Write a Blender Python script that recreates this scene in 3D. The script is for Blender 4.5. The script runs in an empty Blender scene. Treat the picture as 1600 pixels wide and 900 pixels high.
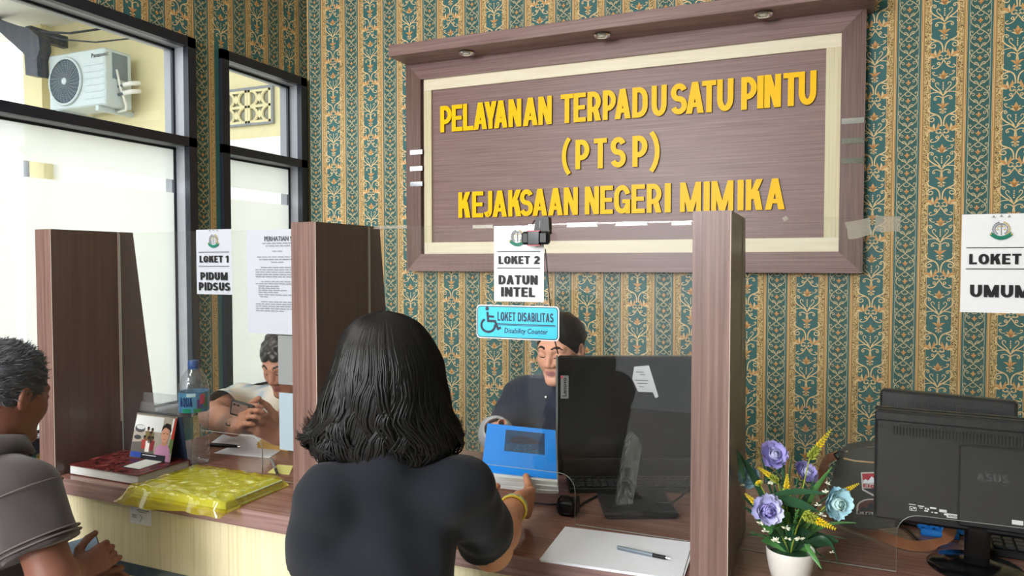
import bpy, math, random
import numpy as np
from math import sin, cos, pi, radians as R
from mathutils import Vector, Matrix

random.seed(7)
rng = np.random.default_rng(7)
scene = bpy.context.scene
COL = scene.collection

# ------------------------------------------------------------------ camera
F, YAW, PITCH, CAMZ = 1135.4, 0.4025, -0.0339, 1.38
cam_d = bpy.data.cameras.new('camera')
cam_d.sensor_width = 36.0
cam_d.lens = 36.0 * F / 1600.0
cam_d.clip_start = 0.05
cam = bpy.data.objects.new('camera', cam_d)
COL.objects.link(cam)
cam.location = (0, 0, CAMZ)
cam.rotation_euler = (pi / 2 + PITCH, 0, YAW)
scene.camera = cam

# ------------------------------------------------------------------ sky, lamps, exposure
scene.view_settings.view_transform = 'Standard'
scene.view_settings.look = 'None'
scene.view_settings.gamma = 1.0
scene.view_settings.use_curve_mapping = False
scene.view_settings.exposure = 0.0
world = bpy.data.worlds.new('overcast_sky')
scene.world = world
world.use_nodes = True
_bg = world.node_tree.nodes['Background']
_bg.inputs[0].default_value = (0.90, 0.96, 1.0, 1)
_bg.inputs[1].default_value = 3.1


def area_lamp(name, loc, rot, sx, sy, power, col=(1, 1, 1)):
    d = bpy.data.lights.new(name, 'AREA')
    d.shape = 'RECTANGLE'
    d.size, d.size_y, d.energy, d.color = sx, sy, power, col
    o = bpy.data.objects.new(name, d)
    COL.objects.link(o)
    o.location, o.rotation_euler = loc, rot
    return o


# fluorescent panels in the ceiling of the waiting room
area_lamp('ceiling_lamp', (-2.1, -1.8, 3.17), (0, 0, 0), 0.6, 1.2, 48, (1.0, 0.97, 0.92))
area_lamp('ceiling_lamp', (-1.9, 0.3, 3.17), (0, 0, 0), 0.6, 1.2, 32, (1.0, 0.97, 0.92))
# added lamp for the entrance daylight behind the camera, high to miss screen reflections
area_lamp('entrance_fill', (-1.85, -3.4, 2.4), (R(82), 0, 0), 1.7, 1.3, 250, (0.98, 0.985, 1.0))

scene.cycles.max_bounces = 7
scene.cycles.diffuse_bounces = 4
scene.cycles.glossy_bounces = 3
scene.cycles.transparent_max_bounces = 16
scene.cycles.sample_clamp_indirect = 4.0
scene.cycles.caustics_reflective = False
scene.cycles.caustics_refractive = False
scene.cycles.use_denoising = True
try:
    scene.cycles.denoiser = 'OPENIMAGEDENOISE'
    scene.cycles.denoising_input_passes = 'RGB_ALBEDO'
except Exception:
    pass

# ------------------------------------------------------------------ pixel rays -> points at their own distance in the room
CY, SY = cos(YAW), sin(YAW)
_RT = np.array([CY, SY, 0.0])
_FW = np.array([-SY * cos(PITCH), CY * cos(PITCH), sin(PITCH)])
_UP = np.cross(_RT, _FW)
_C = np.array([0, 0, CAMZ])


def ray(u, v):
    return _RT * (u - 800) / F + _UP * (450 - v) / F + _FW


def atY(u, v, y):
    r = ray(u, v); return _C + r * (y / r[1])


def atX(u, v, x):
    r = ray(u, v); return _C + r * (x / r[0])


def atZ(u, v, z):
    r = ray(u, v); return _C + r * ((z - CAMZ) / r[2])


def atD(u, v, d):
    return _C + ray(u, v) * d


# ------------------------------------------------------------------ object helpers
def lin(c):
    return tuple((x / 12.92 if x <= 0.04045 else ((x + 0.055) / 1.055) ** 2.4) for x in c)


def rgb(r, g, b):
    return lin((r / 255, g / 255, b / 255)) + (1.0,)


class MB:
    """collects shapes for one mesh"""
    def __init__(s):
        s.v, s.f, s.m = [], [], []

    def add(s, vs, fs, mi=0):
        b = len(s.v)
        s.v.extend([tuple(map(float, p)) for p in vs])
        s.f.extend([tuple(i + b for i in f) for f in fs])
        s.m.extend([mi] * len(fs))
        return s

    def box(s, lo, hi, mi=0, M=None, bevel=0.0):
        x0, y0, z0 = lo; x1, y1, z1 = hi
        if bevel <= 0:
            vs = [(x0, y0, z0), (x1, y0, z0), (x1, y1, z0), (x0, y1, z0), (x0, y0, z1), (x1, y0, z1), (x1, y1, z1), (x0, y1, z1)]
            fs = [(0, 3, 2, 1), (4, 5, 6, 7), (0, 1, 5, 4), (1, 2, 6, 5), (2, 3, 7, 6), (3, 0, 4, 7)]
        else:
            b = bevel
            vs, idx = [], {}
            c = [(x0, y0, z0), (x1, y0, z0), (x1, y1, z0), (x0, y1, z0), (x0, y0, z1), (x1, y0, z1), (x1, y1, z1), (x0, y1, z1)]
            sg = [(1, 1, 1), (-1, 1, 1), (-1, -1, 1), (1, -1, 1), (1, 1, -1), (-1, 1, -1), (-1, -1, -1), (1, -1, -1)]
            for i in range(8):
                for a in range(3):
                    p = list(c[i])
                    for k in range(3):
                        if k != a:
                            p[k] += sg[i][k] * b
                    idx[(i, a)] = len(vs); vs.append(tuple(p))
            F6 = [((0, 3, 2, 1), 2), ((4, 5, 6, 7), 2), ((0, 1, 5, 4), 1), ((1, 2, 6, 5), 0), ((2, 3, 7, 6), 1), ((3, 0, 4, 7), 0)]
            fs = [tuple(idx[(i, a)] for i in q) for q, a in F6]
            E = [((0, 1), 1, 2), ((1, 2), 2, 0), ((2, 3), 1, 2), ((3, 0), 2, 0), ((4, 5), 2, 1), ((5, 6), 0, 2), ((6, 7), 2, 1), ((7, 4), 0, 2),
                 ((0, 4), 0, 1), ((1, 5), 1, 0), ((2, 6), 0, 1), ((3, 7), 1, 0)]
            for (i, j), a, d in E:
                fs.append((idx[(i, a)], idx[(j, a)], idx[(j, d)], idx[(i, d)]))
            for i in range(8):
                fs.append((idx[(i, 0)], idx[(i, 1)], idx[(i, 2)]))
        if M is not None:
            vs = [tuple(M @ Vector(p)) for p in vs]
        return s.add(vs, fs, mi)

    def prism(s, poly, vec, mi=0):
        """planar polygon (3-D points) swept along vec"""
        n = len(poly); p = [np.array(q, float) for q in poly]; v = np.array(vec, float)
        vs = p + [q + v for q in p]
        fs = [tuple(range(n - 1, -1, -1)), tuple(range(n, 2 * n))]
        fs += [(i, (i + 1) % n, n + (i + 1) % n, n + i) for i in range(n)]
        return s.add(vs, fs, mi)

    def tube(s, pts, rad, seg=6, mi=0, cap=True):
        pts = [Vector(p) for p in pts]
        n = len(pts)
        if not hasattr(rad, '__len__'):
            rad = [rad] * n
        t0 = (pts[1] - pts[0]).normalized()
        a = t0.orthogonal().normalized()
        vs = []
        for i in range(n):
            t = (pts[min(i + 1, n - 1)] - pts[max(i - 1, 0)]).normalized()
            a = (a - t * a.dot(t))
            a = a.normalized() if a.length > 1e-6 else t.orthogonal().normalized()
            b = t.cross(a)
            for k in range(seg):
                w = 2 * pi * k / seg
                vs.append(pts[i] + (a * cos(w) + b * sin(w)) * rad[i])
        fs = []
        for i in range(n - 1):
            for k in range(seg):
                k2 = (k + 1) % seg
                fs.append((i * seg + k, i * seg + k2, (i + 1) * seg + k2, (i + 1) * seg + k))
        if cap:
            fs.append(tuple(range(seg - 1, -1, -1)))
            fs.append(tuple((n - 1) * seg + k for k in range(seg)))
        return s.add(vs, fs, mi)

    def lathe(s, prof, c, seg=24, mi=0, M=None):
        """profile [(r, z)] turned about the vertical through c"""
        vs, fs = [], []
        n = len(prof)
        for r, z in prof:
            for k in range(seg):
                w = 2 * pi * k / seg
                vs.append(Vector((r * cos(w), r * sin(w), z)))
        for i in range(n - 1):
            for k in range(seg):
                k2 = (k + 1) % seg
                fs.append((i * seg + k, i * seg + k2, (i + 1) * seg + k2, (i + 1) * seg + k))
        if prof[0][0] > 1e-6:
            fs.append(tuple(range(seg - 1, -1, -1)))
        if prof[-1][0] > 1e-6:
            fs.append(tuple((n - 1) * seg + k for k in range(seg)))
        if M is not None:
            vs = [M @ v for v in vs]
        c = Vector(c)
        return s.add([v + c for v in vs], fs, mi)

    def sphere(s, c, r, seg=10, rings=6, mi=0, sc=(1, 1, 1), M=None):
        prof = [(max(1e-5, r * sin(pi * i / rings)), -r * cos(pi * i / rings)) for i in range(rings + 1)]
        S = Matrix.Diagonal((*sc, 1))
        return s.lathe(prof, c, seg, mi, (M @ S) if M is not None else S)

    def quad(s, a, b, c, d, mi=0):
        return s.add([a, b, c, d], [(0, 1, 2, 3)], mi)


def wloc(o):
    L = Vector((0, 0, 0))
    while o is not None:
        L = L + o.location; o = o.parent
    return L


def mesh_np(name, V, Q, mats, smooth, midx=None):
    me = bpy.data.meshes.new(name)
    V = np.asarray(V, np.float32); Q = np.asarray(Q, np.int32)
    me.vertices.add(len(V)); me.vertices.foreach_set('co', V.ravel())
    k = Q.shape[1]
    me.loops.add(Q.size); me.loops.foreach_set('vertex_index', Q.ravel())
    me.polygons.add(len(Q)); me.polygons.foreach_set('loop_start', np.arange(0, Q.size, k, dtype=np.int32))
    for m in (mats if isinstance(mats, (list, tuple)) else [mats]):
        me.materials.append(m)
    if midx is not None:
        me.polygons.foreach_set('material_index', np.asarray(midx, np.int32))
    me.polygons.foreach_set('use_smooth', np.full(len(Q), bool(smooth)))
    me.update(calc_edges=True)
    return me


def obj(name, mb, mats, parent=None, smooth=False, loc=None, label=None):
    """one mesh object from world-space shapes"""
    L = wloc(parent) if parent is not None else Vector(loc if loc is not None else (0, 0, 0))
    own = Vector((0, 0, 0))
    if parent is None:
        own = L
    me = bpy.data.meshes.new(name)
    me.from_pydata([(p[0] - L[0], p[1] - L[1], p[2] - L[2]) for p in mb.v], [], mb.f)
    for m in (mats if isinstance(mats, (list, tuple)) else [mats]):
        me.materials.append(m)
    if any(mb.m):
        me.polygons.foreach_set('material_index', mb.m)
    if smooth:
        me.polygons.foreach_set('use_smooth', [True] * len(me.polygons))
        if smooth != 'all':
            me.set_sharp_from_angle(angle=R(38))
    me.update()
    o = bpy.data.objects.new(name, me)
    COL.objects.link(o)
    o.location = own
    if parent is not None:
        o.parent = parent
    if label:
        o['label'] = label
    return o


def obj_np(name, V, Q, mats, parent, smooth=True, midx=None, label=None):
    L = np.array(wloc(parent), np.float32) if parent is not None else np.zeros(3, np.float32)
    o = bpy.data.objects.new(name, mesh_np(name, np.asarray(V, np.float32) - L, Q, mats, smooth, midx))
    COL.objects.link(o)
    if parent is not None:
        o.parent = parent
    if label:
        o['label'] = label
    return o


def thing(name, label, cat, loc, group=None):
    o = bpy.data.objects.new(name, None)
    COL.objects.link(o)
    o.empty_display_size = 0.05
    o.location = tuple(float(x) for x in loc)
    return tag(o, label, cat, group)


def tag(o, label, cat, group=None):
    o['label'] = label; o['category'] = cat
    if group:
        o['group'] = group
    return o


def struct(o):
    o['kind'] = 'structure'
    return o


def stuff(o):
    o['kind'] = 'stuff'
    return o


def copy_tree(o, parent=None):
    c = o.copy(); COL.objects.link(c)
    if parent is not None:
        c.parent = parent
    for ch in list(o.children):
        copy_tree(ch, c)
    return c


# ------------------------------------------------------------------ materials
def mat(name, col, rough=0.5, spec=0.5, metal=0.0, bump=None, var=None, trans=0.0, ior=1.45, sheen=0.0, coat=0.0):
    """plain procedural material; bump=(scale, strength, distance), var=(scale, amount) gives a little tone variation"""
    m = bpy.data.materials.new(name); m.use_nodes = True
    nt = m.node_tree; b = nt.nodes['Principled BSDF']
    if len(col) == 3:
        col = (*col, 1)
    b.inputs['Base Color'].default_value = col
    b.inputs['Roughness'].default_value = rough
    b.inputs['Specular IOR Level'].default_value = spec
    b.inputs['Metallic'].default_value = metal
    b.inputs['IOR'].default_value = ior
    b.inputs['Transmission Weight'].default_value = trans
    b.inputs['Sheen Weight'].default_value = sheen
    b.inputs['Coat Weight'].default_value = coat
    tc = nt.nodes.new('ShaderNodeTexCoord')
    if var:
        n = nt.nodes.new('ShaderNodeTexNoise'); n.inputs['Scale'].default_value = var[0]; n.inputs['Detail'].default_value = 3
        nt.links.new(tc.outputs['Object'], n.inputs['Vector'])
        mx = nt.nodes.new('ShaderNodeMix'); mx.data_type = 'RGBA'
        a = var[1]
        mx.inputs[6].default_value = tuple(max(0, c * (1 - a)) for c in col[:3]) + (1,)
        mx.inputs[7].default_value = tuple(min(1, c * (1 + a)) for c in col[:3]) + (1,)
        nt.links.new(n.outputs['Fac'], mx.inputs[0])
        nt.links.new(mx.outputs[2], b.inputs['Base Color'])
    if bump:
        n = nt.nodes.new('ShaderNodeTexNoise'); n.inputs['Scale'].default_value = bump[0]; n.inputs['Detail'].default_value = 4
        nt.links.new(tc.outputs['Object'], n.inputs['Vector'])
        bp = nt.nodes.new('ShaderNodeBump'); bp.inputs['Strength'].default_value = bump[1]; bp.inputs['Distance'].default_value = bump[2]
        nt.links.new(n.outputs['Fac'], bp.inputs['Height']); nt.links.new(bp.outputs['Normal'], b.inputs['Normal'])
    return m


def mat_grain(name, stops, scale, rough=0.4, spec=0.4, detail=5.0, bump=0.0):
    """wood-print laminate: noise stretched along the grain"""
    m = bpy.data.materials.new(name); m.use_nodes = True
    nt = m.node_tree; b = nt.nodes['Principled BSDF']
    b.inputs['Roughness'].default_value = rough; b.inputs['Specular IOR Level'].default_value = spec
    tc = nt.nodes.new('ShaderNodeTexCoord'); mp = nt.nodes.new('ShaderNodeMapping')
    mp.inputs['Scale'].default_value = scale
    n = nt.nodes.new('ShaderNodeTexNoise'); n.inputs['Scale'].default_value = 1.0; n.inputs['Detail'].default_value = detail
    n.inputs['Roughness'].default_value = 0.65
    cr = nt.nodes.new('ShaderNodeValToRGB')
    el = cr.color_ramp.elements
    el[0].position, el[0].color = stops[0]
    el[1].position, el[1].color = stops[-1]
    for p, c in stops[1:-1]:
        e = el.new(p); e.color = c
    nt.links.new(tc.outputs['Object'], mp.inputs['Vector']); nt.links.new(mp.outputs['Vector'], n.inputs['Vector'])
    nt.links.new(n.outputs['Fac'], cr.inputs['Fac']); nt.links.new(cr.outputs['Color'], b.inputs['Base Color'])
    if bump:
        bp = nt.nodes.new('ShaderNodeBump'); bp.inputs['Strength'].default_value = bump; bp.inputs['Distance'].default_value = 0.0006
        nt.links.new(n.outputs['Fac'], bp.inputs['Height']); nt.links.new(bp.outputs['Normal'], b.inputs['Normal'])
    return m


def mat_clear(name, tint=(1, 1, 1), refl=0.035, graze=0.7, rough=0.0, milk=0.0, milkcol=(0.9, 0.9, 0.9)):
    """thin clear sheet: lets light straight through, mirrors more at grazing angles; milk adds a little pale diffuse haze"""
    m = bpy.data.materials.new(name); m.use_nodes = True
    nt = m.node_tree
    for n in list(nt.nodes):
        if n.type == 'BSDF_PRINCIPLED':
            nt.nodes.remove(n)
    out = [n for n in nt.nodes if n.type == 'OUTPUT_MATERIAL'][0]
    tr = nt.nodes.new('ShaderNodeBsdfTransparent'); tr.inputs[0].default_value = (*tint, 1)
    gl = nt.nodes.new('ShaderNodeBsdfGlossy'); gl.inputs['Roughness'].default_value = rough
    lw = nt.nodes.new('ShaderNodeLayerWeight'); lw.inputs['Blend'].default_value = 0.35
    mr = nt.nodes.new('ShaderNodeMapRange'); mr.inputs[3].default_value = refl; mr.inputs[4].default_value = graze
    pw = nt.nodes.new('ShaderNodeMath'); pw.operation = 'POWER'; pw.inputs[1].default_value = 3.0
    nt.links.new(lw.outputs['Facing'], pw.inputs[0]); nt.links.new(pw.outputs[0], mr.inputs[0])
    mx = nt.nodes.new('ShaderNodeMixShader')
    nt.links.new(mr.outputs[0], mx.inputs[0])
    last = tr.outputs[0]
    if milk > 0:
        df = nt.nodes.new('ShaderNodeBsdfDiffuse'); df.inputs[0].default_value = (*milkcol, 1)
        m2 = nt.nodes.new('ShaderNodeMixShader'); m2.inputs[0].default_value = milk
        nt.links.new(tr.outputs[0], m2.inputs[1]); nt.links.new(df.outputs[0], m2.inputs[2])
        last = m2.outputs[0]
    nt.links.new(last, mx.inputs[1]); nt.links.new(gl.outputs[0], mx.inputs[2])
    nt.links.new(mx.outputs[0], out.inputs[0])
    return m


def mat_film(name, col, through, rough=0.4):
    """frosted film on glass: part of the light passes scattered, a little passes straight"""
    m = bpy.data.materials.new(name); m.use_nodes = True
    nt = m.node_tree
    for n in list(nt.nodes):
        if n.type == 'BSDF_PRINCIPLED':
            nt.nodes.remove(n)
    out = [n for n in nt.nodes if n.type == 'OUTPUT_MATERIAL'][0]
    tl = nt.nodes.new('ShaderNodeBsdfTranslucent'); tl.inputs[0].default_value = (*col, 1)
    df = nt.nodes.new('ShaderNodeBsdfDiffuse'); df.inputs[0].default_value = (*col, 1)
    tr = nt.nodes.new('ShaderNodeBsdfTransparent'); tr.inputs[0].default_value = (*col, 1)
    a = nt.nodes.new('ShaderNodeMixShader'); a.inputs[0].default_value = 0.25
    b = nt.nodes.new('ShaderNodeMixShader'); b.inputs[0].default_value = through
    nt.links.new(tl.outputs[0], a.inputs[1]); nt.links.new(df.outputs[0], a.inputs[2])
    nt.links.new(a.outputs[0], b.inputs[1]); nt.links.new(tr.outputs[0], b.inputs[2])
    nt.links.new(b.outputs[0], out.inputs[0])
    return m


def mat_wallpaper(name, axis, phase, period):
    """printed stripes of the damask paper; the scrollwork lies on them as relief print"""
    m = bpy.data.materials.new(name); m.use_nodes = True
    nt = m.node_tree; b = nt.nodes['Principled BSDF']
    b.inputs['Roughness'].default_value = 0.55; b.inputs['Specular IOR Level'].default_value = 0.3
    tc = nt.nodes.new('ShaderNodeTexCoord'); sp = nt.nodes.new('ShaderNodeSeparateXYZ')
    nt.links.new(tc.outputs['Object'], sp.inputs[0])
    m1 = nt.nodes.new('ShaderNodeMath'); m1.operation = 'SUBTRACT'; m1.inputs[1].default_value = phase
    nt.links.new(sp.outputs[axis], m1.inputs[0])
    m2 = nt.nodes.new('ShaderNodeMath'); m2.operation = 'DIVIDE'; m2.inputs[1].default_value = period
    nt.links.new(m1.outputs[0], m2.inputs[0])
    pp = nt.nodes.new('ShaderNodeMath'); pp.operation = 'PINGPONG'; pp.inputs[1].default_value = 0.5
    nt.links.new(m2.outputs[0], pp.inputs[0])
    TE, TD, PL = rgb(62, 108, 108), rgb(58, 96, 92), rgb(176, 174, 150)
    GO, GD, TA, DK = rgb(228, 188, 130), rgb(150, 112, 66), rgb(196, 158, 104), rgb(74, 72, 60)
    stops = [(0.0, TD), (0.131, TE), (0.138, PL), (0.145, TE), (0.170, DK), (0.174, GO), (0.183, GD), (0.188, GO), (0.203, TA), (0.213, GD), (0.220, TA),
             (0.226, rgb(120, 98, 62)), (0.308, GD), (0.311, GO), (0.319, TE)]
    cr = nt.nodes.new('ShaderNodeValToRGB'); cr.color_ramp.interpolation = 'CONSTANT'
    el = cr.color_ramp.elements
    el[0].position, el[0].color = stops[0]; el[1].position, el[1].color = stops[-1]
    for p, c in stops[1:-1]:
        e = el.new(p); e.color = c
    nt.links.new(pp.outputs[0], cr.inputs['Fac'])
    # speckled band
    vo = nt.nodes.new('ShaderNodeTexVoronoi'); vo.inputs['Scale'].default_value = 250
    nt.links.new(tc.outputs['Object'], vo.inputs['Vector'])
    c2 = nt.nodes.new('ShaderNodeValToRGB'); c2.color_ramp.interpolation = 'CONSTANT'
    c2.color_ramp.elements[0].color = rgb(236, 212, 160); c2.color_ramp.elements[1].position = 0.68; c2.color_ramp.elements[1].color = rgb(104, 88, 56)
    e = c2.color_ramp.elements.new(0.36); e.color = rgb(188, 156, 100)
    nt.links.new(vo.outputs['Distance'], c2.inputs['Fac'])
    ga = nt.nodes.new('ShaderNodeMath'); ga.operation = 'GREATER_THAN'; ga.inputs[1].default_value = 0.228
    lb = nt.nodes.new('ShaderNodeMath'); lb.operation = 'LESS_THAN'; lb.inputs[1].default_value = 0.306
    an = nt.nodes.new('ShaderNodeMath'); an.operation = 'MULTIPLY'
    nt.links.new(pp.outputs[0], ga.inputs[0]); nt.links.new(pp.outputs[0], lb.inputs[0])
    nt.links.new(ga.outputs[0], an.inputs[0]); nt.links.new(lb.outputs[0], an.inputs[1])
    mx = nt.nodes.new('ShaderNodeMix'); mx.data_type = 'RGBA'
    nt.links.new(an.outputs[0], mx.inputs[0]); nt.links.new(cr.outputs['Color'], mx.inputs[6]); nt.links.new(c2.outputs['Color'], mx.inputs[7])
    nt.links.new(mx.outputs[2], b.inputs['Base Color'])
    n = nt.nodes.new('ShaderNodeTexNoise'); n.inputs['Scale'].default_value = 900
    nt.links.new(tc.outputs['Object'], n.inputs['Vector'])
    bp = nt.nodes.new('ShaderNodeBump'); bp.inputs['Strength'].default_value = 0.25; bp.inputs['Distance'].default_value = 0.0004
    nt.links.new(n.outputs['Fac'], bp.inputs['Height']); nt.links.new(bp.outputs['Normal'], b.inputs['Normal'])
    return m


WB = [(0.30, rgb(112, 85, 82)), (0.5, rgb(134, 106, 103)), (0.70, rgb(152, 125, 121))]
M_WOOD_H = mat_grain('dark_laminate_across', WB, (2.5, 40, 170), 0.38, 0.35)
WV = [(0.30, rgb(86, 61, 55)), (0.5, rgb(107, 80, 73)), (0.70, rgb(129, 101, 93))]
M_WOOD_V = mat_grain('dark_laminate_upright', WV, (190, 190, 3), 0.35, 0.5)
M_WOOD_SIDE = mat_grain('dark_laminate_flat', [(0.3, rgb(92, 72, 68)), (0.7, rgb(108, 86, 80))], (60, 60, 2), 0.28, 0.5)
M_TOP = mat_grain('counter_top_laminate', [(0.3, rgb(108, 74, 64)), (0.5, rgb(132, 95, 84)), (0.7, rgb(150, 112, 100))], (3, 120, 120), 0.22, 0.5)
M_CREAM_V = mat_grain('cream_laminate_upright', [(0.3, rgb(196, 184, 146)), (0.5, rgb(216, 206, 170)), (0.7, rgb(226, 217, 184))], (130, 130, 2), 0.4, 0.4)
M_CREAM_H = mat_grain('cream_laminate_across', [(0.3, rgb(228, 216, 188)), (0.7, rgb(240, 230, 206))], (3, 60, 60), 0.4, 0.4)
M_BLACKFRAME = mat('black_window_metal', rgb(30, 33, 44), 0.35, 0.5)
M_REVEAL = mat('grey_pipe_lit_reveal', rgb(150, 152, 158), 0.35, 0.5, bump=(60, .1, .001))  # grey paints daylight onto the black frame's reveals; the downpipe is plain grey
M_CHROME = mat('chrome', (0.75, 0.75, 0.76), 0.12, 0.5, 1.0)
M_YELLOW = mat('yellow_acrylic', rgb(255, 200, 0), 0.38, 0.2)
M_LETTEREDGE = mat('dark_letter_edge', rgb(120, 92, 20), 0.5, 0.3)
M_BLACKP = mat('black_plastic', rgb(13, 14, 16), 0.42, 0.5, bump=(500, .08, .0004))
M_BLACKGLOSS = mat('black_glossy_plastic', rgb(11, 12, 14), 0.14, 0.5)
M_GREYP = mat('grey_plastic', rgb(120, 122, 124), 0.4, 0.5)
M_PAPER = mat('white_paper', rgb(228, 231, 238), 0.6, 0.25, bump=(14, .12, .004))
M_LAM = mat('laminated_paper', rgb(206, 207, 210), 0.22, 0.5, bump=(16, .25, .004))
M_LAM_BACKLIT = mat('backlit_paper', rgb(172, 175, 184), 0.35, 0.4, bump=(16, .25, .004))  # laminated paper greyed to paint in its backlit shade
M_INK = mat('black_ink', rgb(22, 22, 24), 0.5, 0.3)
M_GREYINK = mat('grey_ink', rgb(120, 122, 128), 0.6, 0.2)
M_GLASS = mat_clear('clear_acrylic', (0.975, 0.98, 0.975), 0.012, 0.5, 0.0, 0.007, (0.75, 0.74, 0.70))  # milk part paints in the pale haze of reflected daylight
M_GLASSEDGE = mat('acrylic_edge', rgb(196, 204, 198), 0.25, 0.5)
M_WIN = mat_clear('window_glass', (0.97, 0.985, 0.98), 0.04, 0.6)
M_TAPE = mat_clear('clear_tape', (0.80, 0.77, 0.72), 0.08, 0.6, 0.2, 0.22, (0.62, 0.58, 0.50))
M_CLEARP = mat_clear('clear_plastic', (0.94, 0.95, 0.96), 0.09, 0.8, 0.05, 0.06)

# ================================================================== ROOM
YW, XL, XR, YF, ZC = 3.52, -2.815, 2.3, -3.5, 3.2
YB = 3.44                       # face of the sign board
PER, PH = 0.2573, 0.3286        # wallpaper: stripe period and one narrow-stripe centre
M_WALLP_B = mat_wallpaper('wallpaper_back', 0, PH, PER)
M_WALLP_L = mat_wallpaper('wallpaper_side', 1, YW - 0.03, PER)
M_PLASTER = mat('white_plaster', rgb(226, 224, 216), 0.7, 0.2, bump=(30, .1, .002))
M_CEIL = mat('white_ceiling_board', rgb(236, 236, 232), 0.8, 0.2)
M_FLOOR = mat('pale_floor_tile', rgb(196, 190, 180), 0.18, 0.5, var=(3, .06))

struct(obj('floor', MB().box((XL, YF, -0.1), (XR, YW, 0)), M_FLOOR))
struct(obj('ceiling', MB().box((XL, YF, ZC), (XR, YW, ZC + 0.1)), M_CEIL))
wall_back = struct(obj('wall_back', MB().box((XL - 0.14, YW, -0.1), (XR, YW + 0.12, ZC + 0.1)), M_WALLP_B))
struct(obj('wall_right', MB().box((XR, YF, -0.1), (XR + 0.12, YW + 0.12, ZC + 0.1)), M_WALLP_L))
# front wall with the wide entrance
struct(obj('wall_front', MB().box((XL - .14, YF - .12, -.1), (-2.75, YF, ZC + .1)).box((-.9, YF - .12, -.1), (XR + .12, YF, ZC + .1)).box((-2.75, YF - .12, 3.08), (-.9, YF, ZC + .1)), M_WALLP_B))

W1 = (0.95, 2.664); W2 = (2.83, 3.485); WZ0, WZ1 = 0.64, 2.462; WMID = 1.962
wl = MB()
xo = XL - 0.14
wl.box((xo, YF, -.1), (XL, W1[0], ZC + .1))
wl.box((xo, W1[0], -.1), (XL, YW, WZ0))
wl.box((xo, W1[0], WZ1), (XL, YW, ZC + .1))
wl.box((xo, W1[1], WZ0), (XL, W2[0], WZ1))
wl.box((xo, W2[1], WZ0), (XL, YW, WZ1))
wall_left = struct(obj('wall_left', wl, M_WALLP_L))
M_FILM = mat_film('frosted_film', (0.93, 0.93, 0.90), 0.30)


def window(n, ya, yb):
    w = struct(thing('window_%d' % n, 'x', 'x', (XL, (ya + yb) / 2, WZ0)))
    del w['label']; del w['category']
    b = 0.048
    f = MB()
    xa, xb = XL - 0.01, XL + 0.022
    f.box((xa, ya, WZ0), (xb, ya + b, WZ1)); f.box((xa, yb - b, WZ0), (xb, yb, WZ1))
    f.box((xa, ya, WZ1 - b), (xb, yb, WZ1)); f.box((xa, ya, WZ0), (xb, yb, WZ0 + .06))
    f.box((xa, ya, WMID - .022), (xb, yb, WMID + .022))
    # gasket ring close to the panes
    g0, g1 = XL - .078, XL - .064
    for z0, z1 in ((WZ0 + .06, WMID - .022), (WMID + .022, WZ1 - b)):
        y0, y1 = ya + b, yb - b
        f.box((g0, y0, z0), (g1, y0 + .014, z1)); f.box((g0, y1 - .014, z0), (g1, y1, z1))
        f.box((g0, y0, z0), (g1, y1, z0 + .012)); f.box((g0, y0, z1 - .012), (g1, y1, z1))
    obj('window_frame', f, M_BLACKFRAME, w)
    r = MB()
    r.box((XL - .135, ya + b - .012, WZ0 + .03), (xa, ya + b + .0, WZ1 - .03)); r.box((XL - .135, yb - b, WZ0 + .03), (xa, yb - b + .012, WZ1 - .03))
    r.box((XL - .135, ya + b, WZ1 - b), (xa, yb - b, WZ1 - b + .012)); r.box((XL - .135, ya + b, WZ0 + .048), (xa, yb - b, WZ0 + .06))
    r.box((XL - .135, ya + b, WMID - .02), (xa, yb - b, WMID + .02))
    obj('window_reveal', r, M_REVEAL, w)
    xg = XL - .072
    y0, y1 = ya + b, yb - b
    obj('upper_pane', MB().box((xg - .003, y0, WMID + .022), (xg + .003, y1, WZ1 - b)), M_WIN, w)
    obj('lower_pane', MB().box((xg - .003, y0, WZ0 + .06), (xg + .003, y1, WMID - .022)), M_WIN, w)
    obj('frosted_film', MB().box((xg + .0035, y0, 1.7835), (xg + .0042, y1 - .012, WMID - .034)).box((xg + .0035, y0, WZ0 + .07), (xg + .0042, y1 - .012, 1.7205)), M_FILM, w)
    return w


window(1, *W1); window(2, *W2)

# ------------------------------------------------------------------ wallpaper scrollwork, printed in relief
M_PG = mat('pale_gold_print', rgb(236, 205, 152), 0.5, 0.4)
M_OG = mat('orange_gold_print', rgb(214, 160, 98), 0.5, 0.4)
M_NG = mat('beige_print', rgb(206, 190, 150), 0.5, 0.4)


def bez(p0, p1, p2, p3, n=7):
    t = np.linspace(0, 1, n)[:, None]
    p0, p1, p2, p3 = [np.array(p, float) for p in (p0, p1, p2, p3)]
    return (1 - t) ** 3 * p0 + 3 * (1 - t) ** 2 * t * p1 + 3 * (1 - t) * t * t * p2 + t ** 3 * p3


def curl(c, r0, a0, turns, n=10, shrink=0.35):
    a = np.radians(a0) + np.linspace(0, 1, n) * turns * 2 * pi
    r = r0 * (1 - (1 - shrink) * np.linspace(0, 1, n))
    return np.stack([c[0] + r * np.cos(a), c[1] + r * np.sin(a)], 1)


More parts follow.
